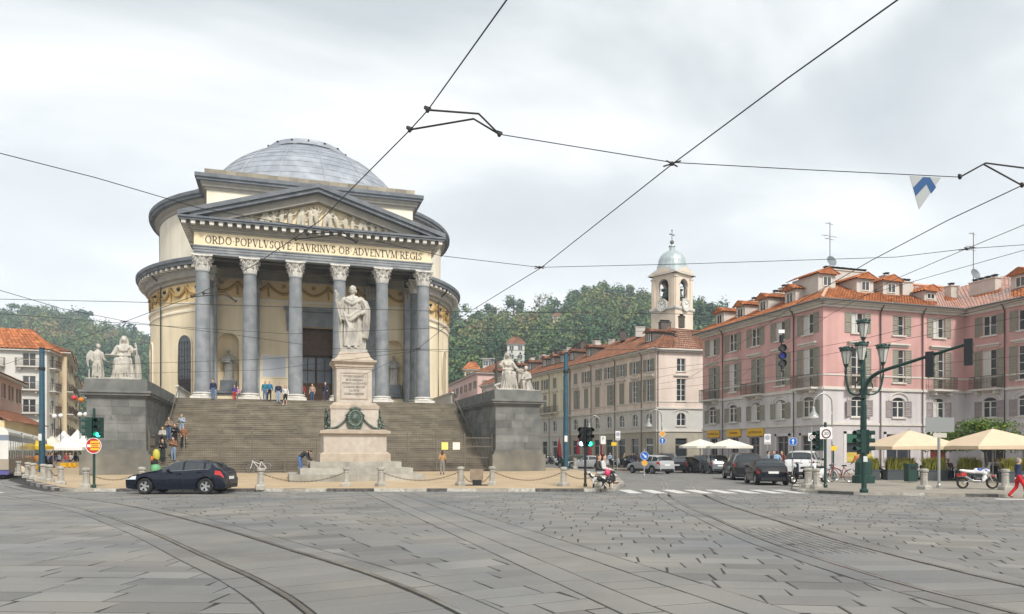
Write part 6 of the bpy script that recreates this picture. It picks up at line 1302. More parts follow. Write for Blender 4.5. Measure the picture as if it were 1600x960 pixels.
M_chain = mat('chain_rust', (.10, .075, .05), (.16, .12, .08), scale=20, rough=.8, metal=.4)
def chain(a, c, sag, lb):
 t = thing('chain', lb, 'chain', tuple(a), group='chains between the bollards'); d = c - a; L_ = d.length; n = int(L_ / .085); b = MB()
 for i in range(n):
  s0, s1 = i / n, (i + 1) / n; p = a + d * s0 - Vector((0, 0, sag * 4 * s0 * (1 - s0))); q = a + d * s1 - Vector((0, 0, sag * 4 * s1 * (1 - s1))); m_ = (q - p).normalized(); u = m_.cross(Vector((0, 0, 1))).normalized() if i % 2 else m_.cross(m_.cross(Vector((0, 0, 1)))).normalized(); w_ = .022
  b.tube([p - m_ * .012, p + u * w_, q + u * w_, q + m_ * .012, q - u * w_, p - u * w_, p - m_ * .012], .009, 4)
 b.build('links', M_chain, t)
for i, j, sg, lb in ((4, 5, .3, 'short chain hanging in the left bollard cluster'), (1, 2, .2, 'chain between the second and third left bollards'), (6, 7, .35, 'long chain from the left traffic light bollard to the hatchback'), (8, 9, .42, 'chain from the bicycle bollard to the monument'), (10, 11, .42, 'chain from the monument to the metal box'), (12, 13, .42, 'long chain right of the metal box'), (13, 14, .3, 'chain by the right traffic light to the sitting women')): chain(BP[i], BP[j], sg, lb)
mid = (BP[11] + BP[12]) / 2; mid.z = .3; chain(BP[11], mid - Vector((.25, -.08, 0)), .1, 'chain dropping to the left of the metal box'); chain(mid + Vector((.25, -.08, 0)), BP[12], .1, 'chain dropping to the right of the metal box')
t = thing('utility_box', 'small brown metal box on the pavement between two bollards', 'box', (mid.x, mid.y, .15)); b = MB(); b.cbox((mid.x, mid.y, .6), (.62, .3, .62), R(-17)); b.build('cabinet', mat('box_brown', (.22, .17, .12), (.28, .22, .16), scale=4, rough=.8), t); b = MB(); b.cbox((mid.x, mid.y - .1, .28), (.42, .3, .28), R(-17)); b.cbox((mid.x, mid.y, .16), (1.1, .6, .04), R(-17)); b.build('base', M_iron, t)
x, y = gp(30, 742, .2); t = MB(); t.loft([(0, 0, 0, .6, .3), (0, 0, .15, .55, .28), (.05, 0, .4, .3, .2), (.1, 0, .52, .1, .08)], 14, 3, .05); o = t.build('sandbag', mat('sandbag_cloth', (.55, .48, .34), rough=.9), None, smooth=True); o.location = (x, y, pz(x, y)); tag(o, 'pale yellow sandbag slumped by the left bollards', 'sandbag')
# ------------------------------------------------------------------ poles, traffic lights, signs, lamps
M_grn = mat('dark_green_paint', (.012, .045, .035), rough=.45); M_blue = mat('petrol_blue_paint', (.02, .075, .12), (.035, .10, .14), scale=3, rough=.5, grime=(.09, .10, .11), gscale=1.5, gamt=.5); M_sblue = mat('sign_blue', (.01, .12, .50), rough=.4); M_swht = mat('sign_white', (.75, .75, .73), rough=.45); M_sred = mat('sign_red', (.55, .03, .03), rough=.4); M_sor = mat('sign_orange', (.75, .33, .02), rough=.45); M_syel = mat('sign_yellow_panel', (.75, .50, .03), rough=.45); M_gzinc = mat('galvanised', (.34, .35, .34), rough=.45, metal=.5)
M_lg = mat('signal_green_lit', (.05, .8, .45), emit=(.03, 1, .5), es=3.0); M_off = mat('signal_lens_dark', (.03, .03, .03), rough=.25, spec=.6); M_lb = mat('signal_blue_lens', (.01, .015, .16), rough=.25, emit=(.02, .03, .6), es=.05); M_lw = mat('signal_white_lit', (.8, .9, 1), emit=(.7, .9, 1), es=1.6)
def disc(b, M, r, t=.02, n=24): b.M = M; b.lathe([(.001, -t), (r, -t), (r, 0), (.001, 0)], (0, 0), n); b.M = None
def face_M(x, y, z, rz=0): return Matrix.Translation((x, y, z)) @ Matrix.Rotation(rz, 4, 'Z') @ Matrix.Rotation(R(90), 4, 'X')
def pole(t, x, y, z0, z1, r=.05, m=None, r1=None, n=10): b = MB(); b.tube([(x, y, z0), (x, y, (z0 + z1) / 2), (x, y, z1)], r, n, r1); b.lathe([(r * 1.6, z0), (r * 1.6, z0 + .12), (r, z0 + .18)], (x, y), n); return b.build('pole', m or M_grn, t)
def signal(t, x, y, z, rz, lit=None, lens=('d', 'd', 'd'), s_=1.0, blk=None):
 """three stacked hooded lamps; faces -y when rz = 0; z is the lowest lamp"""
 M = Matrix.Translation((x, y, z)) @ Matrix.Rotation(rz, 4, 'Z'); b = MB(M); b.box(-.13 * s_, .13 * s_, -.02, .2 * s_, -.15 * s_, .77 * s_)
 o = b.build('signal_head', blk or M_grn, t)
 for k in range(3):
  zc = .31 * k * s_; h = MB(M); n = 12; vs = []; fs = []
  for i in range(n + 1):
   a = -PI * .15 + PI * 1.3 * i / n; vs += [(.115 * s_ * math.cos(a), -.02, zc + .115 * s_ * math.sin(a)), (.12 * s_ * math.cos(a), -.24 * s_, zc + .115 * s_ * math.sin(a) + .005)]
  for i in range(n): fs += [(2 * i, 2 * i + 1, 2 * i + 3, 2 * i + 2)]
  h.add(vs, fs); h.build('visor', blk or M_grn, o); l = MB(); disc(l, M @ Matrix.Translation((0, -.045, zc)) @ Matrix.Rotation(R(90), 4, 'X'), .1 * s_, .02); l.build('lens', {'g': M_lg, 'd': M_off, 'b': M_lb, 'w': M_lw}[lens[k]], o)
 return o
CRZ = -TH
for px, d, zt, lb in ((65.5, 54, 9.35, 'tall petrol blue tram pole at the left by the market'), (884, 60, 9.8, 'tall petrol blue tram pole before the pale row houses')):
 x, y = at(px, d); z = .2; t = thing('tram_pole', lb, 'pole', (x, y, z)); pole(t, x, y, z, zt, .21, M_blue, .17, 14); b = MB(); b.lathe([(.2, zt), (.2, zt + .06), (.02, zt + .1)], (x, y), 14); b.build('pole_cap', M_iron, t); b = MB(); b.lathe([(.2, zt - 1.6), (.215, zt - 1.55), (.215, zt - 1.4), (.2, zt - 1.35)], (x, y), 14); b.build('wire_collar', M_iron, t)
 b = MB(); b.M = Matrix.Translation((x, y, 2.6)) @ Matrix.Rotation(CRZ, 4, 'Z'); b.box(-.12, .12, -.23, -.21, 0, .5); b.build('sticker', M_swht, t)
x, y = at(147, 33.0); z = pz(x, y); t = thing('traffic_light', 'green lit traffic light with red and yellow round sign beside the left pier', 'traffic light', (x, y, z)); pole(t, x, y, z, 3.7, .055); signal(t, x + .2, y - .1, 2.52, CRZ, None, ('g', 'd', 'd')); signal(t, x - .25, y + .05, 2.52, CRZ - R(80), None, ('d', 'd', 'd'))
Ms = face_M(x, y - .1, 2.02, CRZ); b = MB(); disc(b, Ms, .36); so = b.build('round_sign', M_sred, t)
b = MB(); disc(b, Ms @ Matrix.Translation((0, 0, .003)), .30, .0); b = MB(Ms); b.box(-.29, .29, -.06, .06, .001, .012); b.build('white_bar', M_swht, so); b = MB(Ms); b.box(-.13, .27, -.2, .22, .013, .02); b.build('yellow_plate', M_syel, so)
b = MB(); b.M = Ms; b.lathe([(.33, .001), (.36, .001), (.36, .012), (.33, .012)], (0, 0), 24); b.build('sign_rim', M_swht, so); b = MB(Ms); b.box(-.1, .24, -.1, -.06, .021, .024); b.box(-.1, .24, .08, .12, .021, .024); b.box(-.06, .2, -.01, .02, .021, .024); b.build('print', M_sred, so)
x, y = at(914.5, 34.0); z = pz(x, y); t = thing('traffic_light', 'black traffic light showing green at the right corner of the church island', 'traffic light', (x, y, z)); pole(t, x, y, z, 3.25, .055, M_iron); signal(t, x + .18, y - .1, 2.12, CRZ + R(20), None, ('g', 'd', 'd'), 1, M_iron); signal(t, x - .2, y - .05, 2.12, CRZ - R(25), None, ('w', 'd', 'd'), 1, M_iron)
x, y = at(1221, 30); zt = 6.5; t = thing('hanging_signal', 'three round black and blue signal lamps hanging from a wire over the street', 'traffic light', (x, y, 4.95)); b = MB(); b.tube([(x, y, 5.0), (x, y, zt)], .025, 6); b.box(x - .06, x + .06, y - .06, y + .06, 6.2, 6.5); b.build('hanger', M_iron, t)
for k in range(3):
 zc = 5.35 + .31 * k; b = MB(); b.M = Matrix.Translation((x, y - .05, zc)) @ Matrix.Rotation(CRZ, 4, 'Z') @ Matrix.Rotation(R(90), 4, 'X'); b.lathe([(.001, -.12), (.14, -.08), (.15, .12), (.13, .12), (.12, .02)], (0, 0), 18); o = b.build('lamp_housing', M_iron, t); b = MB(); disc(b, face_M(x, y - .075, zc, CRZ), .122, .01); b.build('lens', M_lb if k == 1 else M_off, o)
b = MB(); x2, y2 = at(1219, 30); b.M = Matrix.Translation((x, y, 6.65)) @ Matrix.Rotation(CRZ, 4, 'Z'); b.box(-.12, .12, -.03, .03, -.07, .07); b.build('wire_plate', M_swht, t)
x, y = at(1350, 29.2); z = .12; t = thing('signal_mast', 'dark green pole with long curved arm carrying two signal heads at right', 'traffic light', (x, y, z)); pole(t, x, y, z, 3.6, .1, M_grn)
xe, ye = at(1520, 25.6); pts = cat_rom([(x, y, 3.4), (x, y, 4.1), (x + .35 * (xe - x) * .3, y + .35 * (ye - y) * .3, 4.75), (x + (xe - x) * .45, y + (ye - y) * .45, 5.1), (xe, ye, 5.55)], 6); b = MB(); b.tube(pts, .095, 10, .05); b.build('arm', M_grn, t)
for f_, z_ in ((.64, 4.62), (.97, 4.9)): signal(t, x + (xe - x) * f_, y + (ye - y) * f_, z_, CRZ + R(140), None, ('d', 'd', 'd'), 1.0, M_iron)
signal(t, x + .2, y, 1.85, CRZ + R(75), None, ('d', 'd', 'd')); signal(t, x - .22, y, 1.85, CRZ - R(75), None, ('d', 'd', 'd'))
b = MB(); b.M = Matrix.Translation((x, y, 1.35)) @ Matrix.Rotation(CRZ, 4, 'Z'); b.box(-.08, .08, -.13, -.11, 0, .22); b.build('push_panel', M_swht, t)
x, y = at(1349, 38.5); t = thing('lamp_post', 'ornate cast iron lamp post with four glass lanterns in front of the pink corner', 'street lamp', (x, y, .12)); b = MB(); b.lathe([(.55, .12), (.55, .5), (.42, .56), (.4, 1.2), (.3, 1.35), (.2, 1.5), (.17, 1.7), (.13, 4.8), (.2, 4.9), (.2, 5.05), (.13, 5.1), (.1, 6.6), (.18, 6.75), (.16, 7.0), (.08, 7.1), (.06, 7.6)], (x, y), 14); b.build('post', M_grn, t)
M_lan = mat('lantern_glass', (.50, .50, .46), rough=.3, spec=.5)
def lantern(cx, cy, cz):
 b = MB(); b.lathe([(.12, 0), (.22, .55)], (cx, cy), 6); b = MB(); vs = [(cx + r * math.cos(PI / 3 * k), cy + r * math.sin(PI / 3 * k), zz) for r, zz in ((.13, cz), (.27, cz + .72)) for k in range(6)]; b.add(vs, [(k, (k + 1) % 6, 6 + (k + 1) % 6, 6 + k) for k in range(6)] + [(5, 4, 3, 2, 1, 0)]); o = b.build('lantern', M_lan, t)
 f_ = MB()
 for k in range(6): a = PI / 3 * k; f_.tube([(cx + .13 * math.cos(a), cy + .13 * math.sin(a), cz), (cx + .275 * math.cos(a), cy + .275 * math.sin(a), cz + .72)], .014, 4)
 f_.lathe([(.3, cz + .7), (.34, cz + .74), (.32, cz + .84), (.2, cz + .92), (.03, cz + .98)], (cx, cy), 12)
 for k in range(10): a = 2 * PI * k / 10; f_.ball((cx + .33 * math.cos(a), cy + .33 * math.sin(a), cz + .88), .05, 5, 4)
 f_.lathe([(.03, cz - .3), (.05, cz - .2), (.13, cz - .04), (.14, cz)], (cx, cy), 8); f_.build('lantern_frame', M_grn, o)
for k, a in enumerate((R(-18), R(102), R(222))):
 ex, ey = x + 1.02 * math.cos(a), y + 1.02 * math.sin(a); b = MB(); b.tube(cat_rom([(x, y, 5.0), (x + .3 * math.cos(a), y + .3 * math.sin(a), 4.75), (x + .8 * math.cos(a), y + .8 * math.sin(a), 4.95), (ex, ey, 5.7), (ex, ey, 6.2)], 5), .055, 6); b.tube(cat_rom([(x, y, 5.6), (x + .35 * math.cos(a), y + .35 * math.sin(a), 5.5), (x + .5 * math.cos(a), y + .5 * math.sin(a), 5.1)], 4), .03, 5); b.build('bracket', M_grn, t); lantern(ex, ey, 6.45)
lantern(x, y, 7.75)
for px, d, side_, lb in ((1300, 50, -1, 'grey swan neck street lamp before the pink building side'), (1033.5, 72, -1, 'swan neck street lamp before the pale pink row house'), (937, 88, -1, 'small swan neck street lamp farther up the street')):
 x, y = at(px, d); t = thing('street_lamp', lb, 'street lamp', (x, y, .12)); ht = {1300: 5.2, 1033.5: 5.4, 937: 5.6}[px]; w_ = 1.25; rx_, ry_ = CS * side_, -SN * side_
 pts = cat_rom([(x, y, .12), (x, y, 3.0), (x, y, ht - .3), (x + rx_ * .12, y + ry_ * .12, ht + .25), (x + rx_ * w_ * .5, y + ry_ * w_ * .5, ht + .55), (x + rx_ * w_ * .92, y + ry_ * w_ * .92, ht + .2), (x + rx_ * w_, y + ry_ * w_, ht - .35)], 5); b = MB(); b.tube(pts, .055, 8, .04); b.build('pole', M_gzinc, t)
 cx, cy = x + rx_ * w_, y + ry_ * w_; b = MB(); b.lathe([(.05, ht - .35), (.1, ht - .45), (.14, ht - .7), (.32, ht - .95), (.34, ht - 1.0)], (cx, cy), 14); b.build('lamp_hood', M_gzinc, t); b = MB(); b.lathe([(.33, ht - 1.0), (.3, ht - 1.12), (.15, ht - 1.2), (.01, ht - 1.22)], (cx, cy), 14); b.build('lamp_bowl', mat('lamp_opal', (.8, .8, .78), rough=.3), t)
def sign_pole(name, label, px, d, z0, top, items_, m=None, r=.035, rz=CRZ):
 x, y = at(px, d); t = thing(name, label, 'road sign', (x, y, z0)); pole(t, x, y, z0, top, r, m or M_gzinc, n=8)
 for kind, z, s_, c, extra in items_:
  M = face_M(x, y - .06, z, rz)
  if kind == 'disc':
   b = MB(); disc(b, M, s_); o = b.build('sign_face', c, t); b = MB(); b.M = M; b.lathe([(s_ * .94, .001), (s_, .001), (s_, .008), (s_ * .94, .008)], (0, 0), 24); b.build('sign_rim', M_swht, o)
  elif kind == 'rect': b = MB(M); b.box(-s_[0] / 2, s_[0] / 2, -s_[1] / 2, s_[1] / 2, -.02, 0); o = b.build('sign_face', c, t)
  else: b = MB(M @ Matrix.Rotation(R(45), 4, 'Z')); b.box(-s_ / 2, s_ / 2, -s_ / 2, s_ / 2, -.02, 0); o = b.build('sign_face', M_swht, t); b = MB(M @ Matrix.Rotation(R(45), 4, 'Z')); b.box(-s_ * .41, s_ * .41, -s_ * .41, s_ * .41, .001, .008); b.build('sign_centre', c, o)
  if extra in ('up', 'diag'):
   b = MB(M @ Matrix.Rotation(0 if extra == 'up' else R(-135), 4, 'Z')); b.box(-s_ * .12, s_ * .12, -s_ * .65, s_ * .2, .001, .01); b.add([(-s_ * .38, s_ * .15, .01), (s_ * .38, s_ * .15, .01), (0, s_ * .7, .01)], [(0, 1, 2)]); b.build('arrow', M_swht, o)
  elif extra == 'P': sans('P', s_[1] * .55, Matrix.Translation(-absloc(o)) @ M @ Matrix.Translation((0, s_[1] * .12, .002)), M_ink, o)
  elif extra == '30':
   b = MB(); b.M = M; b.lathe([(s_[1] * .3, .002), (s_[1] * .40, .002), (s_[1] * .40, .012), (s_[1] * .3, .012)], (0, -s_[1] * .05), 24); b.build('red_ring', mat('ring_dark', (.10, .03, .04), rough=.5), o); sans('30', s_[1] * .42, Matrix.Translation(-absloc(o)) @ M @ Matrix.Translation((0, -s_[1] * .05, .003)), M_ink, o)
  elif extra == 'ban':
   b = MB(); b.M = M; b.lathe([(.001, .002), (.2, .002), (.2, .008), (.001, .008)], (0, .12), 20); b.build('ban_disc', mat('ban_grey', (.35, .36, .42), rough=.5), o); b = MB(M); b.box(-.2, .2, -.28, -.25, .002, .006); b.box(-.2, .2, -.36, -.33, .002, .006); b.build('print', M_ink, o)
 return t
sign_pole('road_sign', 'blue round arrow sign on a thin pole in front of the pink side wall', 1238, 44, .12, 2.9, [('disc', 2.38, .25, M_sblue, 'up')], None, .03)
sign_pole('road_sign', 'no parking panel on a thin pole behind the grey SUV', 1198.5, 56, .12, 3.1, [('rect', 2.75, (.47, .78), M_swht, 'ban')])
sign_pole('road_sign', 'white zone 30 sign with traffic light on a green pole by the crossing', 1289.5, 33.5, .12, 3.1, [('rect', 2.6, (.56, .53), M_swht, '30')], M_grn, .06)
sign_pole('road_sign', 'smaller white zone 30 sign turned aside behind the green pole', 1268, 37, .12, 3.0, [('rect', 2.5, (.4, .4), M_swht, '30')], M_gzinc)
sign_pole('road_sign', 'small yellow plate sign on a dark pole by the red bicycle', 1302, 44, .12, 2.15, [('rect', 1.98, (.34, .28), M_syel, None)], M_grn, .05)
sign_pole('road_sign', 'blue keep right arrow above an orange marker at the end of the traffic island', 1006.5, 53, 0, 2.0, [('disc', 1.5, .3, M_sblue, 'diag'), ('disc', .98, .2, M_sor, None)], None, .05)
sign_pole('road_sign', 'orange diamond priority sign over a blue arrow disc before the row house', 1034.5, 71, .12, 4.2, [('diam', 3.55, .5, M_sor, None), ('disc', 2.88, .32, M_sblue, 'up')])
sign_pole('road_sign', 'white parking sign before the cafe parasols of the row house', 942, 66, .1, 3.4, [('rect', 2.85, (.45, .72), M_swht, 'P')])
sign_pole('road_sign', 'white no stopping panel beside the yellow panel up the street', 965, 68, .1, 3.7, [('rect', 3.3, (.44, .85), M_swht, 'ban')]); sign_pole('road_sign', 'yellow panel sign on a pole up the street', 959, 70, .1, 3.0, [('rect', 2.55, (.5, .34), M_syel, None)])
x, y = at(1286, 34); t2 = [o for o in bpy.data.objects if o.get('label', '').startswith('white zone 30 sign')][0]; signal(t2, x - .28, y, 1.95, CRZ - R(70), None, ('d', 'd', 'd'))
sign_pole('road_sign', 'blank grey back of a large panel on a galvanised pole by the motorcycle', 1467, 33.5, .12, 3.35, [('rect', 2.98, (1.3, .66), mat('panel_grey', (.24, .25, .245), rough=.6), None), ('rect', 2.5, (.62, .2), M_syel if False else mat('panel_beige', (.5, .47, .4), rough=.6), None)], M_gzinc, .06)
t = thing('traffic_island', 'low brown kerbed strip of the traffic island in the street', 'kerb', (20.5, 45, 0)); kerb_run([gp(1003, 738), gp(890, 730)], t, .35, [M_kerb, mat('kerb_rust', (.30, .16, .08), rough=.8)], lambda x, y: .2, seed=8)
# ------------------------------------------------------------------ overhead wires
M_wire = mat('wire_black', (.015, .015, .016), rough=.5); M_wbr = mat('wire_bracket', (.05, .045, .04), rough=.5, metal=.3)
def w3(px, py, z): d = (z - EYE) * FPX / (HOR - py); x, y = at(px, d); return Vector((x, y, z))
def wire(label, pts, r=.011, name='overhead_wire', z=6.0, m=None):
 P = [w3(p[0], p[1], p[2] if len(p) > 2 else z) for p in pts]; b = MB(); Q = []
 for a, c in zip(P, P[1:]):
  n = 6
  for k in range(n): Q.append(a.lerp(c, k / n))
 Q.append(P[-1]); b.tube(Q, r, 6); o = b.build(name, m or M_wire, None); c = P[len(P) // 2]; o.data.transform(Matrix.Translation(-c)); o.location = c; tag(o, label, 'wire', 'overhead tram wires'); return P
wire('thick tram contact wire rising from the church to the upper right corner', [(1425, -16), (1230, 123), (1050, 257), (845, 419), (700, 508), (653, 545), (560, 590)], .0085)
wire('thick tram contact wire running from the photo top centre down across the portico', [(806, -20), (668, 173), (640, 204), (500, 345), (400, 413), (310, 460), (195, 503), (80, 546), (-40, 585)], .0085)
wire('tram contact wire descending from the right edge towards the pale row house', [(1640, 268), (1597, 290), (1480, 345), (1360, 408), (1240, 478), (1110, 570), (1062, 600)], .0085)
wire('span wire from the left edge across the pediment to the bell tower and right edge', [(-30, 232), (150, 278), (310, 325), (530, 364), (690, 400), (843, 418), (1060, 413), (1400, 402), (1510, 389), (1640, 380)], .0065, z=6.1)
wire('span wire joining the two upper tram wires above the hill', [(780, 210), (1050, 254), (1250, 265), (1500, 277)], .0065, z=6.12)
wire('cable from the right edge falling behind the pink building roof', [(1640, 335), (1510, 389), (1400, 436), (1300, 490), (1180, 570), (1100, 640)], .0065, z=6.1)
wire('lower cable from the right edge over the pink eaves', [(1640, 380), (1480, 425), (1340, 465), (1240, 492)], .0065, z=6.4)
wire('thin span wire from the left edge dropping across the church columns', [(-30, 445), (95, 482), (200, 503), (340, 520), (520, 545), (655, 547), (845, 560)], .008, z=6.1)
wire('thin level wire crossing the church wall below the capitals', [(-30, 467), (200, 472), (450, 480), (700, 487), (1020, 490), (1290, 496)], .008, z=6.3)
wire('thin wire across the statue chest and the wooded hill', [(-30, 488), (230, 508), (450, 522), (700, 512), (1000, 518), (1110, 518)], .008, z=6.3)
wire('thin wire passing behind the king statue knees to the row house', [(170, 570), (400, 562), (655, 546), (845, 548), (1020, 546)], .009, z=6.2)
wire('lowest thin wire crossing the columns towards the church door', [(170, 585), (420, 578), (655, 548)], .009, z=6.2)
wire('pair wire sloping over the pink side wall below the top windows', [(1600, 468), (1340, 532), (1180, 560), (1000, 580)], .008, z=6.3)
wire('second wire of the pair sloping over the pink wall', [(1600, 494), (1340, 545), (1200, 572), (1030, 600)], .008, z=6.3)
wire('slack cable across the pink facade under the piano nobile windows', [(1600, 556), (1400, 575), (1200, 590), (1000, 612)], .008, z=6.0)
wire('short stay wire from the right tram pole to the street wires', [(884, 560), (1000, 596), (1100, 575)], .009, z=7.6)
def bracket(label, pts, nodes):
 P0 = w3(*nodes[0], 6.05); t = thing('wire_bracket', label, 'wire bracket', P0, group='wire pull-off brackets'); b = MB()
 for ln in pts: b.tube([w3(p[0], p[1], p[2]) for p in ln], .013, 6)
 b.build('arm', M_wbr, t); b = MB()
 for px, py in nodes: c = w3(px, py, 6.05); b.ball(c, (.03, .03, .04), 8, 5); b.cbox(c + Vector((0, 0, .02)), (.09, .035, .035), .4)
 b.build('clamp', M_wbr, t)
bracket('kinked double bracket pulling the wire at the photo top centre', [[(668, 172, 6.05), (748, 178, 6.12), (780, 210, 6.12)], [(640, 203, 6.05), (740, 186, 6.14), (780, 210, 6.12)]], [(668, 172), (640, 203), (780, 210)])
bracket('kinked double bracket at the right edge near the pennant', [[(1500, 277, 6.12), (1540, 255, 6.12), (1625, 266, 6.1)], [(1537, 257, 6.12), (1597, 290, 6.05)]], [(1500, 277), (1597, 290)])
bracket('kinked bracket before the frieze lettering', [[(480, 366, 6.05), (535, 362, 6.1), (556, 378, 6.1)], [(462, 374, 6.05), (530, 367, 6.1), (556, 378, 6.1)]], [(480, 366), (462, 374), (556, 378)])
bracket('kinked bracket before the first column of the portico', [[(318, 459, 6.05), (352, 457, 6.1), (368, 471, 6.1)], [(300, 464, 6.05), (350, 460, 6.1), (368, 471, 6.1)]], [(318, 459), (300, 464), (368, 471)])
for px, py, lb in ((1050, 256, 'wire junction clamp where two wires cross in the sky'), (843, 418, 'wire junction clamp above the hill left of the bell tower'), (1510, 389, 'wire junction clamp over the pink roof at right'), (195, 503, 'small black wire clamp left of the church drum'), (653, 545, 'wire junction clamp in front of the right columns')):
 c = w3(px, py, 6.05); t = thing('wire_clamp', lb, 'wire clamp', c, group='wire clamps'); b = MB(); b.ball(c, (.035, .035, .035), 8, 5); b.build('knob', M_wbr, t); b = MB()
 for k in range(4): a = .5 + k * PI / 2; b.tube([c, c + Vector((.15 * math.cos(a), .15 * math.sin(a), 0))], .012, 5)
 b.build('ears', M_wbr, t)
P = [w3(1421, 275, 6.1), w3(1470, 277, 6.1)]; c = (P[0] + P[1]) / 2; t = thing('pennant_sign', 'white triangular pennant with blue chevron hanging from the wire at right', 'sign', c); u = (P[1] - P[0]).normalized(); w_ = (P[1] - P[0]).length; nrm = Vector((u.y, -u.x, 0)); nrm = nrm if nrm.y < 0 else -nrm
def tri(pts, off0, off1, m, nm, par):
 b = MB(); n = len(pts); vs = [P[0] + u * (a * w_) + Vector((0, 0, -z_ * w_)) + nrm * off0 for a, z_ in pts] + [P[0] + u * (a * w_) + Vector((0, 0, -z_ * w_)) + nrm * off1 for a, z_ in pts]; b.add(vs, [tuple(range(n)), tuple(range(2 * n - 1, n - 1, -1))] + [(i, (i + 1) % n, n + (i + 1) % n, n + i) for i in range(n)]); return b.build(nm, m, par)
pl = tri([(0, 0), (1, .02), (.3, 1.0)], 0, .008, mat('pennant_white_backlit', (.36, .38, .38), rough=.6), 'plate', t); tri([(.1, .36), (.42, .03), (.64, .03), (.84, .32), (.68, .52), (.53, .24), (.19, .6)], .0085, .011, mat('pennant_blue', (.01, .07, .2), rough=.5), 'chevron', pl)  # white plate; its backlit shade is put into the grey base colour
# ------------------------------------------------------------------ vehicles
M_rub = mat('tyre_rubber', (.018, .018, .018), rough=.85); M_alloy = mat('alloy_rim', (.45, .46, .47), rough=.3, metal=.7); M_chr = mat('chrome', (.6, .6, .6), rough=.15, metal=.9); M_head = mat('headlight_glass', (.62, .66, .68), rough=.12, spec=.8); M_tail = mat('tail_light_red', (.45, .02, .02), rough=.15, spec=.7); M_plate = mat('number_plate', (.72, .72, .70), rough=.5); M_bplas = mat('black_plastic', (.02, .02, .021), rough=.55); M_cgl = mat('car_glass', (.02, .026, .03), rough=.03, spec=1.0)
WH = {}
def wheel_meshes(r):
 if r not in WH:
  b = MB(Matrix.Rotation(R(90), 4, 'X')); b.lathe([(r * .62, -.1), (r * .9, -.11), (r, -.07), (r, .07), (r * .9, .11), (r * .62, .1), (r * .62, -.1)], (0, 0), 28); tm = b.mesh('wheel', M_rub, True)
  b = MB(Matrix.Rotation(R(90), 4, 'X')); b.lathe([(r * .66, -.1), (r * .66, .1), (r * .6, .1), (r * .58, .04), (r * .58, -.1)], (0, 0), 28); b.lathe([(.001, .085), (r * .16, .085), (r * .18, .05)], (0, 0), 12); b.lathe([(r * .16, -.05), (.001, -.05)], (0, 0), 12)
  for k in range(5):
   for s_ in (-1, 1): a = 2 * PI * k / 5 + s_ * .16; c, s2 = math.cos(a), math.sin(a); w_ = .022; b.add([(r * .12 * c - w_ * s2, r * .12 * s2 + w_ * c, .07), (r * .12 * c + w_ * s2, r * .12 * s2 - w_ * c, .07), (r * .62 * c + w_ * s2, r * .62 * s2 - w_ * c, .085), (r * .62 * c - w_ * s2, r * .62 * s2 + w_ * c, .085), (r * .12 * c - w_ * s2, r * .12 * s2 + w_ * c, .03), (r * .12 * c + w_ * s2, r * .12 * s2 - w_ * c, .03), (r * .62 * c + w_ * s2, r * .62 * s2 - w_ * c, .045), (r * .62 * c - w_ * s2, r * .62 * s2 + w_ * c, .045)], [(0, 1, 2, 3), (0, 4, 5, 1), (1, 5, 6, 2), (3, 2, 6, 7), (0, 3, 7, 4)])
  rm_ = b.mesh('rim', M_alloy); b = MB(Matrix.Rotation(R(90), 4, 'X')); b.lathe([(.001, .015), (r * .58, .015)], (0, 0), 20); WH[r] = (tm, rm_, b.mesh('brake', M_iron))
 return WH[r]
def interp(T, x):
 for (a, p), (c, q) in zip(T, T[1:]):
  if x <= c: t = (x - a) / (c - a); t = t * t * (3 - 2 * t) * .5 + t * .5; return p + (q - p) * t
 return T[-1][1]
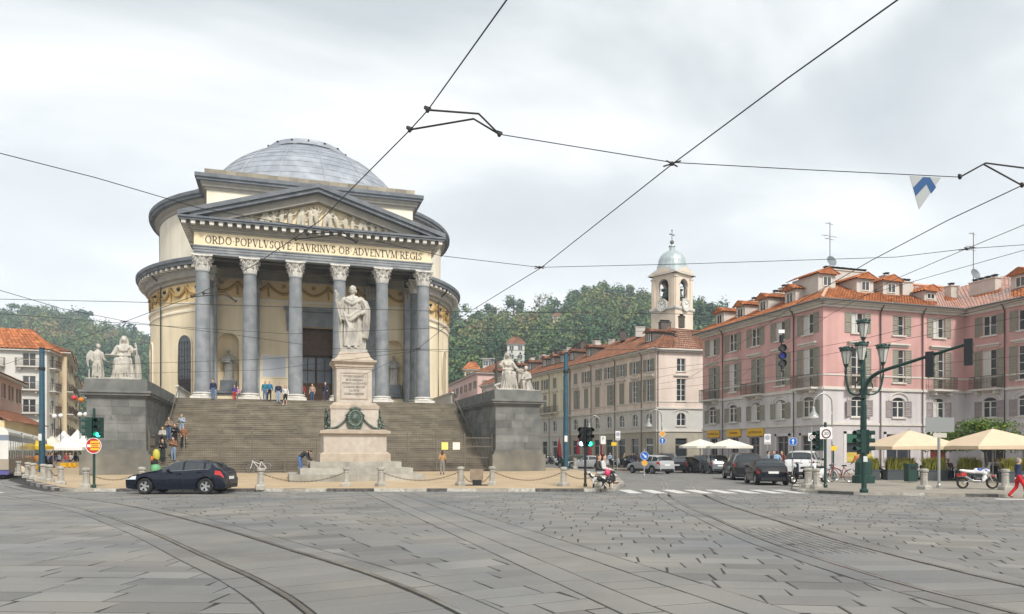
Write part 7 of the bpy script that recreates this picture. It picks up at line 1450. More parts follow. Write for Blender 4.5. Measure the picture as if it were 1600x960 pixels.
def car(label, loc, rz, paint, L_, W, top, belt, wb, r, kind='hatch', soft=False, plate='', rear_glass=None, wind=None, cabin=None, pillars=(), clip_=.16, tail=None, group='cars round the square', name='parked_car'):
 """x runs from the front bumper (0) to the rear (L_); loft of cross sections; +x is the rear in local space"""
 t = thing(name, label, 'car', loc, rz, group); fw, rw = wb; nS = int(L_ / .045); xs = [L_ * i / nS for i in range(nS + 1)]; secs = []
 for x in xs:
  u = abs(2 * x / L_ - 1); w_ = W / 2 * (1 - .16 * u ** 5 - .02 * u ** 2); zt = interp(top, x); zb_ = interp(belt, x); bot = .2 + .06 * u ** 6; ra = r + .055
  for xw in (fw, rw):
   if abs(x - xw) < ra: bot = max(bot, r + math.sqrt(max(0, ra * ra - (x - xw) ** 2)))
  cab = max(0.0, zt - zb_); ins = min(1.0, cab / .45); wr = w_ * (1 - .25 * ins) if cab > .05 else w_ * .86
  z1, z2 = max(.42, bot + .01), max(.62, bot + .02)
  zb2 = max(zb_, z2 + .02); zt = max(zt, zb2 + .015)
  P = [(w_ * .93, bot), (w_ * .985, z1), (w_, z2), (w_ * .985, (z2 + zb2) / 2), (w_ * .955, zb2), (w_ * .93 - .0 * ins, zb2 + .03 * ins + .004), (wr, zt - .09 * ins - .01), (wr * .86, zt - .03 * ins - .004), (wr * .45, zt - .004), (0, zt)]
  secs.append(P)
 K = len(secs[0]); verts = [];
 for x, P in zip(xs, secs):
  for y, z in P: verts.append((x, y, z))
  for y, z in P: verts.append((x, -y, z))
 groups = {'body': [], 'side_window': [], 'windscreen': [], 'rear_window': [], 'lower_trim': [], 'tail_light': [], 'headlight': []}
 c0, c1 = cabin; tl = tail or (L_ - .34, .68, .95)
 for i in range(nS):
  xm = (xs[i] + xs[i + 1]) / 2
  for s_ in (0, 1):
   o = s_ * K
   for j in range(K - 1):
    a, b_, c, d = i * 2 * K + o + j, (i + 1) * 2 * K + o + j, (i + 1) * 2 * K + o + j + 1, i * 2 * K + o + j + 1; f_ = (a, d, c, b_) if s_ == 0 else (a, b_, c, d); zm = (verts[a][2] + verts[c][2] + verts[b_][2] + verts[d][2]) / 4; g = 'body'
    if j == 5 and c0 < xm < c1 and not any(abs(xm - p) < .05 for p in pillars) and verts[d][2] - verts[a][2] > .08: g = 'side_window'
    elif wind[0] < xm < wind[1] and j >= 6: g = 'windscreen'
    elif rear_glass and rear_glass[0] < xm < rear_glass[1] and j >= 6: g = 'rear_window'
    elif j == 0: g = 'lower_trim'
    elif j in (2, 3) and xm > tl[0] and tl[1] < zm < tl[2]: g = 'tail_light'
    elif j in (3, 4, 2) and xm < .52 and .55 < zm < .82: g = 'headlight'
    groups[g].append(f_)
 for i, fl in ((0, False), (nS, True)):
  ring_ = [i * 2 * K + j for j in range(K)] + [i * 2 * K + K + j for j in range(K - 2, -1, -1)]; groups['body'].append(tuple(ring_) if not fl else tuple(ring_[::-1]))
 ms = {'body': paint, 'side_window': M_cgl, 'windscreen': M_cgl, 'rear_window': M_cgl, 'lower_trim': M_bplas if kind == 'suv' else paint, 'tail_light': M_tail, 'headlight': M_head}
 if soft: ms['roof'] = M_bplas
 for g, fl in groups.items():
  if not fl: continue
  ids = sorted(set(i for f_ in fl for i in f_)); mp_ = {v: k for k, v in enumerate(ids)}; sh = .004 if g in ('tail_light', 'headlight') else 0
  me = bpy.data.meshes.new(g); me.from_pydata([(verts[i][0] - L_ / 2, verts[i][1] * (1 + sh), verts[i][2]) for i in ids], [], [tuple(mp_[v] for v in f_) for f_ in fl]); me.materials.append(ms[g])
  if soft and g == 'body':
   me.materials.append(M_bplas)
   for p in me.polygons:
    if p.center.z > interp(belt, min(L_, max(0, p.center.x + L_ / 2))) + .05 and p.center.x + L_ / 2 > wind[0]: p.material_index = 1
  me.polygons.foreach_set('use_smooth', [True] * len(me.polygons)); me.set_sharp_from_angle(angle=R(38)); link(g, me, t)
 tm, rm_, bk = wheel_meshes(r)
 for xw in (fw, rw):
  for s_ in (1, -1):
   o = link('wheel', tm, t, (xw - L_ / 2, -s_ * (W / 2 - .13), r)); o.rotation_euler = (0, 0, 0 if s_ > 0 else PI); link('rim', rm_, o); link('brake', bk, o)
 b = MB(); b.box(-L_ / 2 + .25, L_ / 2 - .25, -W / 2 + .28, W / 2 - .28, .2, .6)
 for xw in (fw, rw): b.box(xw - L_ / 2 - r - .03, xw - L_ / 2 + r + .03, -W / 2 + .26, W / 2 - .26, .3, r * 2 + .02)
 b.build('underbody', M_bplas, t, world=False)
 for s_ in (-1, 1):
  b = MB(); xm = cabin[0] + .32 - L_ / 2; zb_ = interp(belt, xm + L_ / 2); b.ball((xm, s_ * (W / 2 + .07), zb_ + .09), (.07, .11, .075), 10, 6); b.box(xm - .03, xm + .03, min(s_ * (W / 2 - .08), s_ * W / 2), max(s_ * (W / 2 - .08), s_ * W / 2), zb_ + .02, zb_ + .06); b.build('mirror', paint if kind != 'suv' else M_bplas, t, True, False)
  for p in list(pillars)[:2]:
   i = min(range(nS), key=lambda k: abs(xs[k] - p)); b = MB(); b.tube([(xs[i] - L_ / 2, s_ * (q[0] + .001), q[1]) for q in secs[i][1:6]], .007, 4); b.build('door_seam', M_bplas, t, world=False)
   b = MB(); b.cbox((xs[i] - L_ / 2 - .17, s_ * (W / 2 + .004), interp(belt, xs[i]) - .1), (.19, .03, .03)); b.build('door_handle', paint, t, world=False)
  i0 = min(range(nS), key=lambda k: abs(xs[k] - cabin[0] - .22)); b = MB(); b.tube([(xs[i0] - L_ / 2, s_ * (q[0] + .001), q[1]) for q in secs[i0][1:5]], .007, 4); b.build('door_seam', M_bplas, t, world=False)
  b = MB(); b.tube([(x_ - L_ / 2, s_ * (secs[k][5][0] + .004), secs[k][5][1]) for k, x_ in enumerate(xs) if cabin[0] + .15 < x_ < cabin[1] and k % 4 == 0], .011, 4); b.build('window_trim', M_chr if kind != 'suv' else M_bplas, t, world=False)
 b = MB(); b.box(L_ / 2 - .03, L_ / 2 + .012, -.26, .26, .62 if kind != 'suv' else .66, .74 if kind != 'suv' else .78); b.build('number_plate', M_plate, t, world=False)
 b = MB(); b.box(L_ / 2 - .04, L_ / 2 + .008, -W * .36, W * .36, .26, .42); b.box(-L_ / 2 - .008, -L_ / 2 + .04, -W * .3, W * .3, .3, .52); b.build('bumper_trim', M_bplas, t, world=False)
 return t
def paint(name, c, r=.25): return mat(name, c, rough=r, coat=.35, spec=.3)
P_nb = paint('navy_car_paint', (.004, .007, .018)); P_dg = paint('dark_grey_car_paint', (.022, .024, .027)); P_bk = paint('blue_black_car_paint', (.006, .008, .014)); P_wh = paint('white_car_paint', (.68, .68, .68)); P_sv = paint('silver_car_paint', (.36, .37, .38), .3); P_gr = paint('grey_car_paint', (.16, .17, .18)); P_dgn = paint('green_car_paint', (.015, .05, .035))
HATCH = dict(L_=4.3, W=1.8, top=[(0, .60), (.06, .70), (.35, .82), (1.15, .97), (1.4, 1.02), (2.05, 1.36), (2.5, 1.435), (3.2, 1.42), (3.7, 1.34), (4.02, 1.12), (4.2, .98), (4.27, .9), (4.3, .7)], belt=[(0, .56), (.3, .74), (1.2, .90), (2.5, .95), (3.6, 1.02), (4.1, .98), (4.3, .66)], wb=(.88, 3.5), r=.335, cabin=(1.62, 3.72), pillars=(2.55, 3.45), wind=(1.36, 2.06), rear_glass=(3.74, 4.08), tail=(3.88, .72, .99))
x, y = at(286, 31.0); CARROT = R(-17.5)
hc = car('dark blue five door hatchback parked at the kerb in front of the church', (x, y, .005), CARROT, P_nb, **HATCH); hc.scale = (.95, .98, .98)
SUV = dict(L_=4.75, W=1.98, top=[(0, .75), (.08, .88), (.4, 1.0), (1.3, 1.12), (1.55, 1.16), (2.2, 1.64), (2.7, 1.74), (3.8, 1.71), (4.35, 1.62), (4.6, 1.2), (4.7, 1.05), (4.75, .8)], belt=[(0, .7), (.3, .9), (1.3, 1.06), (2.7, 1.1), (4.2, 1.15), (4.6, 1.08), (4.75, .78)], wb=(.92, 3.82), r=.38, cabin=(1.72, 4.4), pillars=(2.75, 3.7), wind=(1.5, 2.22), rear_glass=(4.34, 4.62), kind='suv', tail=(4.4, .85, 1.12))
MINI = dict(L_=3.75, W=1.74, top=[(0, .6), (.06, .78), (.4, .88), (1.0, .94), (1.2, .97), (1.65, 1.32), (2.0, 1.40), (2.7, 1.37), (3.0, 1.2), (3.15, .98), (3.5, .95), (3.7, .88), (3.75, .7)], belt=[(0, .56), (.3, .76), (1.2, .88), (2.6, .92), (3.4, .92), (3.75, .66)], wb=(.72, 3.2), r=.325, cabin=(1.3, 2.85), pillars=(2.4,), wind=(1.18, 1.68), rear_glass=(2.82, 3.12), soft=True, tail=(3.42, .62, .88))
SMART = dict(L_=2.75, W=1.66, top=[(0, .7), (.08, .9), (.3, 1.0), (.6, 1.08), (1.15, 1.5), (1.5, 1.555), (2.2, 1.52), (2.5, 1.35), (2.68, 1.0), (2.75, .8)], belt=[(0, .65), (.3, .86), (.8, .95), (2.2, 1.02), (2.6, .98), (2.75, .72)], wb=(.48, 2.32), r=.31, cabin=(.8, 2.3), pillars=(1.75,), wind=(.58, 1.18), rear_glass=(2.28, 2.62), tail=(2.4, .78, 1.02))
SEDAN = dict(L_=4.6, W=1.84, top=[(0, .58), (.06, .7), (.4, .8), (1.3, .94), (1.5, .98), (2.2, 1.36), (2.7, 1.43), (3.4, 1.39), (4.0, 1.12), (4.2, 1.03), (4.5, .98), (4.6, .75)], belt=[(0, .55), (.3, .72), (1.3, .88), (2.8, .93), (4.0, .98), (4.5, .94), (4.6, .66)], wb=(.9, 3.75), r=.335, cabin=(1.7, 3.95), pillars=(2.7, 3.6), wind=(1.46, 2.22), rear_glass=(3.5, 4.1), tail=(4.25, .7, .92))
WAGON = dict(SUV, L_=4.4, top=[(0, .62), (.06, .74), (.4, .84), (1.2, .98), (1.45, 1.02), (2.1, 1.45), (2.6, 1.54), (3.6, 1.5), (4.0, 1.42), (4.25, 1.1), (4.35, .95), (4.4, .75)], belt=[(0, .58), (.3, .78), (1.3, .94), (2.7, .98), (3.9, 1.02), (4.3, .96), (4.4, .7)], wb=(.85, 3.5), r=.33, W=1.8, cabin=(1.62, 4.05), pillars=(2.55, 3.4), wind=(1.4, 2.12), rear_glass=(4.0, 4.28), tail=(4.05, .72, 1.0))
def spot(px, d, z=0.0): x, y = at(px, d); return (x, y, z)
AW = R(66)
car('dark blue two seat cabriolet with black soft top parked by the crossing', spot(1196, 40.2), AW + PI, P_bk, **MINI)
car('dark grey SUV parked behind the cabriolet', spot(1160, 47.5), AW + PI, P_dg, **SUV)
car('small two tone city car parked beyond the grey SUV', spot(1118, 60.5), R(75) + PI, P_gr, **SMART)
car('dark grey saloon parked beyond the city car', spot(1073, 64), R(38) + PI, P_dg, **SEDAN)
car('black SUV half hidden behind the silver estate car', spot(1044, 72), R(55) + PI, P_bk, **SUV)
car('silver estate car standing by the keep right sign', spot(1016, 61), R(100) + PI, P_sv, **WAGON)
car('white SUV parked against the pink building behind the scooter', spot(1257, 47.5, .12), R(42) + PI, P_wh, **SUV)
car('silver saloon parked far up the street before the row house', spot(917, 80), R(140) + PI, P_sv, **SEDAN)
car('dark green car parked behind the right blue pole', spot(897, 84), R(120) + PI, P_dgn, **WAGON)
car('dark car nearest the white parasols', spot(1094, 68), R(60) + PI, P_bk, **WAGON)
car('dark hatchback in the parked row behind the silver estate', spot(985, 88), R(110) + PI, P_nb, **HATCH)
def ring_t(b, c, r, rt, ax, n=20): b.tube([(c[0] + r * math.cos(2 * PI * k / n), c[1], c[2] + r * math.sin(2 * PI * k / n)) for k in range(n + 1)], rt, 6)
def bicycle(label, loc, rz, m, lean=.12):
 t = thing('bicycle', label, 'bicycle', loc, rz, 'bicycles round the square'); t.rotation_euler = (lean, 0, rz)
 for x in (-.52, .53):
  b = MB(); ring_t(b, (x, 0, .34), .33, .018, 0); o = b.build('wheel', M_rub, t, world=False); b = MB(); ring_t(b, (x, 0, .34), .308, .012, 0)
  for k in range(10): a = PI * k / 5; b.tube([(x, 0, .34), (x + .3 * math.cos(a), 0, .34 + .3 * math.sin(a))], .003, 3)
  b.build('rim', M_alloy, o, world=False)
 b = MB(); H_, S_, B_, Rr, Fr = (-.36, 0, .82), (.18, 0, .82), (.06, 0, .3), (.53, 0, .34), (-.52, 0, .34)
 for a, c in ((H_, B_), (H_, (.13, 0, .62)), (S_, B_), (S_, Rr), (B_, Rr), ((-.38, 0, .92), (-.42, 0, .66)), ((-.42, 0, .66), Fr)): b.tube([a, c], .02, 6)
 b.build('frame', m, t, world=False); b = MB(); b.tube([(-.28, -.27, .98), (-.36, -.2, 1.0), (-.38, 0, .96), (-.36, .2, 1.0), (-.28, .27, .98)], .015, 6); b.build('handlebar', M_alloy, t, world=False); b = MB(); b.loft([(.2, 0, .86, .13, .05), (.2, 0, .91, .14, .075), (.22, 0, .93, .1, .06)], 12); b.tube([(.18, 0, .8), (.19, 0, .88)], .015, 6); b.build('saddle', M_bplas, t, world=False)
 b = MB(); ring_t(b, (.06, .04, .3), .09, .01, 0, 14); b.tube([(.06, .06, .3), (.1, .07, .15), (.1, .14, .15)], .012, 5); b.tube([(.06, -.06, .3), (.02, -.07, .45), (.02, -.14, .45)], .012, 5); b.build('crank', M_iron, t, world=False)
 b = MB(); pts = [(.53 + .37 * math.cos(a), 0, .34 + .37 * math.sin(a)) for a in [R(20 + 15 * k) for k in range(10)]]; b.tube(pts, .018, 5); b.build('mudguard', M_alloy, t, world=False); return t
x = vis(404, 54.2); bicycle('white bicycle leaning on the stairway fence behind the hatchback', (x, 54.15, pz(x, 54)), R(8), P_wh, -.14)
x, y = at(1312, 40); bicycle('red bicycle standing on the pavement by the yellow plate sign', (x, y, .12), R(-25), paint('red_bike_paint', (.35, .03, .03)))
x, y = at(1292, 42); bicycle('dark bicycle next to the red one at the building corner', (x, y, .12), R(-10), M_bplas)
def scooter(label, loc, rz, m, m2=None):
 t = thing('scooter', label, 'scooter', loc, rz, 'scooters parked along the street'); m2 = m2 or M_bplas
 for x in (-.62, .6):
  b = MB(); ring_t(b, (x, 0, .24), .19, .06, 0, 18); o = b.build('wheel', M_rub, t, world=False); b = MB(); ring_t(b, (x, 0, .24), .12, .03, 0, 12); b.build('rim', M_alloy, o, world=False)
 b = MB(); b.loft([(-.42, 0, .28, .08, .17), (-.44, 0, .6, .07, .2), (-.4, 0, .95, .06, .16), (-.36, 0, 1.05, .04, .1)], 14); b.loft([(.1, 0, .24, .55, .14), (.1, 0, .34, .56, .15)], 14); b.loft([(.45, 0, .3, .36, .16), (.42, 0, .5, .42, .19), (.45, 0, .7, .4, .16), (.45, 0, .76, .3, .12)], 16); b.build('fairing', m, t, True, False)
 b = MB(); b.loft([(.3, 0, .76, .42, .13), (.3, 0, .84, .44, .15), (.3, 0, .88, .36, .11)], 16); b.build('seat', m2, t, True, False); b = MB(); b.tube([(-.3, -.3, 1.05), (-.36, -.1, 1.08), (-.38, 0, 1.1), (-.36, .1, 1.08), (-.3, .3, 1.05)], .018, 6); b.tube([(-.38, 0, 1.08), (-.62, 0, .24)], .03, 6); b.build('handlebar', M_bplas, t, world=False)
 b = MB(); b.ball((-.5, 0, .92), (.06, .09, .09), 8, 6); b.build('headlight', M_head, t, world=False); b = MB(); b.ball((.86, 0, .62), (.04, .1, .06), 8, 6); b.build('tail_light', M_tail, t, world=False)
 for s_ in (-1, 1): b = MB(); b.tube([(-.34, s_ * .22, 1.08), (-.38, s_ * .3, 1.28)], .008, 4); b.ball((-.38, s_ * .32, 1.3), (.03, .06, .045), 8, 5); b.build('mirror', M_bplas, t, world=False)
 return t
for px, d, rz, m, lb in ((1254, 37.5, 5, P_bk, 'dark scooter parked by the paired bollards'), (1277, 39.5, 20, P_wh, 'pale scooter behind the dark one at the building corner'), (958, 84, 60, P_bk, 'black scooter left in the row before the row house'), (966, 86, 60, P_sv, 'silver scooter in the row before the row house'), (976, 86, 70, P_bk, 'black scooter right in the row before the row house'), (851, 90, 40, P_gr, 'grey scooter beside the right pier'), (858, 92, 50, P_bk, 'black scooter second from the right pier'), (866, 94, 50, P_sv, 'silver scooter third from the right pier'), (874, 95, 45, P_nb, 'blue scooter nearest the right blue pole')): x, y = at(px, d); scooter(lb, (x, y, .12 if px > 1200 else (.3 if px < 880 else .0)), R(rz), m)
x, y = at(1527, 32.2); t = thing('motorcycle', 'white blue and red motorcycle parked on the right pavement', 'motorcycle', (x, y, .12), R(-28) + PI); t.rotation_euler = (R(6), 0, R(-22) + PI); t.scale = (.84, .84, .84)
for xx, rr_ in ((-.76, .31), (.72, .30)):
 b = MB(); ring_t(b, (xx, 0, .32), rr_ - .05, .055, 0, 22); o = b.build('wheel', M_rub, t, world=False); b = MB(); ring_t(b, (xx, 0, .32), rr_ - .1, .02, 0, 18)
 for k in range(12): a = PI * k / 6; b.tube([(xx, 0, .32), (xx + .2 * math.cos(a), 0, .32 + .2 * math.sin(a))], .005, 3)
 b.build('rim', mat('gold_rim', (.40, .33, .2), rough=.3, metal=.6), o, world=False)
b = MB(); b.limb([(-.3, 0, .92, .13), (0, 0, .95, .16), (.15, 0, .88, .1)], (1, .8, 1)); b.limb([(-.42, 0, .8, .12), (-.5, 0, 1.0, .1)], (1, 1.2, 1)); b.limb([(-.4, 0, .6, .12), (-.28, 0, .42, .1)], (1, 1.3, 1)); link('fairing', baked(b, 'fairing', P_wh, .03, 2), t)
b = MB(); b.ball((-.12, 0, 1.0), (.2, .145, .1), 12, 8); b.box(-.5, -.42, -.12, .12, .86, 1.0); b.build('tank_panel', paint('blue_moto_paint', (.03, .08, .42)), t, True, False); b = MB(); b.limb([(.2, 0, .9, .1), (.55, 0, .93, .09), (.8, 0, .98, .06)], (1, 1.1, 1)); paint('red_moto_paint', (.42, .02, .02)); link('seat', baked(b, 'seat', P_wh, .03, 2), t); b = MB(); b.limb([(-.7, 0, .68, .05), (-.9, 0, .66, .04)], (1, 2, 1)); link('mudguard', baked(b, 'mudguard', MATS['red_moto_paint'], .02, 1), t)
b = MB(); b.limb([(-.1, 0, .5, .16), (.1, 0, .48, .15), (.15, 0, .62, .14)]); link('engine', baked(b, 'engine', M_iron, .03, 1), t); b = MB()
for s_ in (-1, 1): b.tube([(-.76, s_ * .09, .32), (-.5, s_ * .08, .98)], .028, 6); b.tube([(.72, s_ * .1, .32), (.15, s_ * .08, .5)], .03, 6)
b.tube([(-.42, -.36, 1.14), (-.48, -.15, 1.1), (-.5, 0, 1.08), (-.48, .15, 1.1), (-.42, .36, 1.14)], .016, 6); b.build('fork', M_alloy, t, world=False); b = MB(); b.tube([(-.1, .16, .4), (.3, .18, .42), (.78, .2, .72)], .05, 8); b.build('exhaust', M_chr, t, world=False); b = MB(); b.box(.62, .86, -.26, -.12, .66, .84); b.box(.62, .86, .12, .26, .66, .84); b.build('pannier', MATS['red_moto_paint'], t, world=False)
b = MB(); b.ball((-.6, 0, .95), (.07, .1, .1), 10, 6); b.build('headlight', M_head, t, world=False); b = MB(); b.add([(-.56, -.12, 1.02), (-.56, .12, 1.02), (-.44, .09, 1.28), (-.44, -.09, 1.28)], [(0, 1, 2, 3)]); b.build('screen', M_cgl, t, world=False)
# ------------------------------------------------------------------ people
M_skin = [mat('skin_%d' % i, c, rough=.6) for i, c in enumerate(((.55, .34, .24), (.48, .28, .19), (.30, .17, .11)))]
CL = {}
def cloth(c):
 k = 'cloth_%d_%d_%d' % tuple(int(v * 100) for v in c); return mat(k, c, tuple(v * .8 for v in c), scale=9, rough=.9)
def J(**k):
 base = dict(pel=(0, 0, .95), che=(0, 0, 1.27), nek=(0, 0.01, 1.46), hed=(0, -.02, 1.61), sl=(-.19, 0, 1.4), sr=(.19, 0, 1.4), el=(-.26, .03, 1.12), er=(.26, .03, 1.12), hl=(-.25, -.07, .87), hr=(.25, -.07, .87), kl=(-.1, -.02, .5), kr=(.1, -.02, .5), al=(-.1, .03, .1), ar=(.1, .03, .1), tl=(-.12, -.13, .05), tr=(.12, -.13, .05)); base.update(k); return base
POSES = {'stand': J(), 'stand2': J(kl=(-.13, -.05, .5), al=(-.17, -.02, .1), tl=(-.22, -.16, .05), el=(-.3, .08, 1.15), hl=(-.16, -.06, 1.0), hr=(.27, -.1, .88)),
'folded': J(el=(-.27, -.06, 1.13), er=(.27, -.06, 1.13), hl=(.08, -.24, 1.18), hr=(-.08, -.25, 1.14)), 'phone': J(el=(-.25, -.02, 1.12), hl=(-.06, -.28, 1.25), er=(.25, .0, 1.12), hr=(.05, -.28, 1.22), hed=(0, -.05, 1.6)),
'walk': J(kl=(-.1, -.2, .53), al=(-.1, -.28, .12), tl=(-.11, -.44, .08), kr=(.1, .02, .48), ar=(.1, .3, .14), tr=(.11, .17, .04), el=(-.25, .12, 1.14), hl=(-.24, .2, .92), er=(.25, -.08, 1.13), hr=(.24, -.26, .98)),
'sit': J(pel=(0, .05, .5), che=(0, .07, .84), nek=(0, .06, 1.02), hed=(0, .02, 1.17), sl=(-.19, .06, .96), sr=(.19, .06, .96), el=(-.26, .02, .7), er=(.26, .02, .7), hl=(-.12, -.3, .62), hr=(.12, -.3, .62), kl=(-.12, -.4, .5), kr=(.12, -.4, .5), al=(-.12, -.42, .1), ar=(.12, -.42, .1), tl=(-.13, -.58, .05), tr=(.13, -.58, .05)),
'bend': J(pel=(0, .14, .88), che=(0, -.12, 1.12), nek=(0, -.28, 1.2), hed=(0, -.42, 1.2), sl=(-.19, -.24, 1.14), sr=(.19, -.24, 1.14), el=(-.22, -.36, .88), er=(.22, -.36, .88), hl=(-.12, -.55, .72), hr=(.14, -.58, .7), kl=(-.1, .08, .48), kr=(.1, .06, .48), al=(-.1, .1, .1), ar=(.1, .1, .1), tl=(-.11, -.06, .05), tr=(.11, -.06, .05))}
PM = {}
def pose_meshes(pose, skirt=False, shorts=False):
 k = (pose, skirt, shorts)
 if k in PM: return PM[k]
 q = POSES[pose]; V = lambda n: Vector(q[n]); P = lambda v, r: (v.x, v.y, v.z, r); up = (V('nek') - V('pel')).normalized(); hipL = V('pel') + Vector((-.09, 0, -.03)); hipR = V('pel') + Vector((.09, 0, -.03)); hd = V('hed'); f_ = Vector((0, -1, 0))
 b = MB(); b.limb([P(V('pel'), .11), P(V('che'), .115), P(V('nek'), .06)], (1.2, .9, 1)); b.limb([P(V('nek') - up * .05, .058), P(hd - up * .03, .055)]); b.ball(hd + up * .02, (.078, .098, .118), 14, 10); b.capsule(hd + f_ * .094 + Vector((0, 0, .02)), hd + f_ * .108 + Vector((0, 0, -.01)), .012, .018); b.ball(hd + f_ * .05 + Vector((0, 0, -.07)), (.05, .05, .045), 8, 6); b.limb([P(hd + f_ * .088 + Vector((-.04, 0, .035)), .012), P(hd + f_ * .088 + Vector((.04, 0, .035)), .012)])
 for s_ in (-1, 1): b.ball(hd + Vector((s_ * .08, .01, .01)), (.014, .025, .032), 6, 5)
 for s_, a, e_, h, hp, kn, an, to in ((-1, 'sl', 'el', 'hl', hipL, 'kl', 'al', 'tl'), (1, 'sr', 'er', 'hr', hipR, 'kr', 'ar', 'tr')):
  b.limb([P(V(a), .055), P(V(e_), .042), P(V(h), .03)]); d = (V(h) - V(e_)).normalized(); sd = d.cross(Vector((0, 0, 1))); sd = sd.normalized() if sd.length > .1 else Vector((0, 1, 0)); pm_ = V(h) + d * .06; b.capsule(V(h), pm_, .03, .035, st=(1, 1, 1))
  for n_ in range(4): o = sd * (-.03 + .02 * n_); b.limb([P(pm_ + o, .011), P(pm_ + o * 1.1 + d * .045, .010), P(pm_ + o * 1.1 + d * (.075 - .008 * abs(n_ - 1.5)) + Vector((0, -.012, 0)), .009)])
  b.limb([P(V(h) + sd * .03, .013), P(V(h) + sd * .05 + d * .05, .011)])
  b.limb([P(hp, .085), P(V(kn), .055), P(V(an), .038)]); b.limb([P(V(an), .04), P(V(to), .032)])
 body = baked(b, 'person', M_skin[0], .017, 1)
 b = MB(); b.limb([P(V('pel') + up * .0, .135), P(V('pel').lerp(V('che'), .5), .125), P(V('che'), .142), P(V('nek') - up * .06, .095)], (1.22, .95, 1)); b.limb([P(V('sl'), .075), P(V('sr'), .075)])
 for a, e_, h in (('sl', 'el', 'hl'), ('sr', 'er', 'hr')): b.limb([P(V(a), .078), P(V(e_), .06), P(V(h).lerp(V(e_), .08), .048)])
 top = baked(b, 'top', None, .028, 2)
 b = MB(); b.limb([P(V('pel'), .13), P(V('pel') + up * .1, .125)], (1.25, 1, 1))
 if skirt: b.loft([(V('pel').x, V('pel').y, .45, .24, .2), (V('pel').x, V('pel').y, .7, .21, .17), (V('pel').x, V('pel').y, 1.0, .15, .12)], 20, 6, .06)
 else:
  for hp, kn, an in ((hipL, 'kl', 'al'), (hipR, 'kr', 'ar')): b.limb([P(hp, .105), P(V(kn), .075)] + ([] if shorts else [P(V(an), .066)]))
 leg = baked(b, 'trousers', None, .028, 2); b = MB()
 for an, to in (('al', 'tl'), ('ar', 'tr')): b.limb([P(V(an) - Vector((0, 0, .045)), .05), P(V(to), .04)], (1, 1, .9)); b.capsule(V(an) + Vector((0, .02, .0)), V(an) - Vector((0, 0, .05)), .05, .05)
 shoe = baked(b, 'shoes', None, .02, 1); hair = {}
 for st in ('short', 'long'):
  b = MB(); b.ball(hd + up * .055 + Vector((0, .02, 0)), (.088, .1, .095), 12, 8); b.ball(hd + Vector((0, .045, .0)), (.085, .08, .1), 12, 8)
  if st == 'long': b.limb([P(hd + Vector((0, .06, .0)), .085), P(hd + Vector((0, .09, -.2)), .075), P(hd + Vector((0, .08, -.3)), .05)], (1.2, .8, 1))
  hair[st] = baked(b, 'hair', None, .022, 1)
 PM[k] = (body, top, leg, shoe, hair); return PM[k]
def person(label, loc, rz, pose, top, leg, hair=(.04, .03, .02), h=1.72, shoe=(.05, .05, .05), long=False, skin=0, group='people round the square', skirt=False, shorts=False):
 B, T, Lg, S, Hh = pose_meshes(pose, skirt, shorts); o = link('person', B, None, loc, rz); s_ = h / 1.74; o.scale = (s_, s_, s_); tag(o, label, 'person', group)
 def put(nm, me, m):
  c = link(nm, me, o)
  if not me.materials: me.materials.append(None)
  c.material_slots[0].link = 'OBJECT'; c.material_slots[0].material = m; return c
 o.material_slots[0].link = 'OBJECT'; o.material_slots[0].material = M_skin[skin]
 put('top', T, cloth(top)); put('skirt' if skirt else 'trousers', Lg, cloth(leg)); put('shoes', S, cloth(shoe)); put('hair', Hh['long' if long else 'short'], cloth(hair)); return o
def stair_z(y): i = int((y - SY0) / ((SY1 - SY0) / NS)); return .28 + (ZS - .28) * min(NS, max(0, i + 1)) / NS - (.02 if i >= NS - 1 else 0)
NAVY, JEAN, BLK, WHT, GRY, RED, TEAL, TAN, ORG = (.02, .03, .07), (.10, .17, .30), (.02, .02, .022), (.62, .60, .57), (.2, .2, .2), (.45, .03, .03), (.03, .17, .22), (.45, .27, .13), (.5, .2, .06)
BLD, BRN = (.3, .2, .09), (.06, .035, .02)
FC = CRZ
def on_stairs(lb, px, y, pose, top, leg, hair=BRN, h=1.72, rz=FC, **k): person(lb, (vis(px, y), y, stair_z(y)), rz, pose, top, leg, hair, h, group='people on the church steps', **k)
on_stairs('man in navy jacket and jeans standing by the first column', 333, 66.5, 'stand', NAVY, JEAN)
on_stairs('child in dark top and red trousers by the second column', 366.5, 66.5, 'stand2', (.08, .05, .2), RED, h=1.3)
on_stairs('person crouched in a pink coat beside the second column', 371.5, 67.2, 'sit', (.5, .25, .3), GRY, h=1.5)
on_stairs('person in a teal jacket with backpack, left of the group near the third column', 414, 66.4, 'stand', TEAL, JEAN)
on_stairs('person in a bright blue coat beside the teal jacket', 421, 66.3, 'stand2', (.03, .16, .3), BLK, BLD)
on_stairs('man in navy jumper and pale jeans before the third column', 435, 66.0, 'stand', NAVY, (.3, .38, .5))
on_stairs('woman in white top and shorts before the third column', 446, 65.9, 'stand2', WHT, BLK, BRN, 1.66, long=True, shorts=True, shoe=WHT)
on_stairs('woman with bare shoulders standing in the church doorway', 488, 68.5, 'stand', (.45, .3, .22), (.05, .09, .16), BLD, 1.62, long=True)
on_stairs('person in dark suit on the right of the church doorway', 508.5, 67.6, 'walk', (.03, .03, .05), (.03, .04, .09), GRY)
on_stairs('person in red in the left of the church doorway', 472, 69.5, 'stand', (.35, .04, .03), BLK)
on_stairs('man with crossed arms in a patterned shirt, topmost of the stair group', 264, 59.6, 'folded', (.28, .2, .15), JEAN)
on_stairs('woman with raised arms in a pale blue blouse at the right of the stair group', 284, 60.2, 'phone', (.35, .42, .5), (.3, .38, .5), BLD, 1.66, long=True)
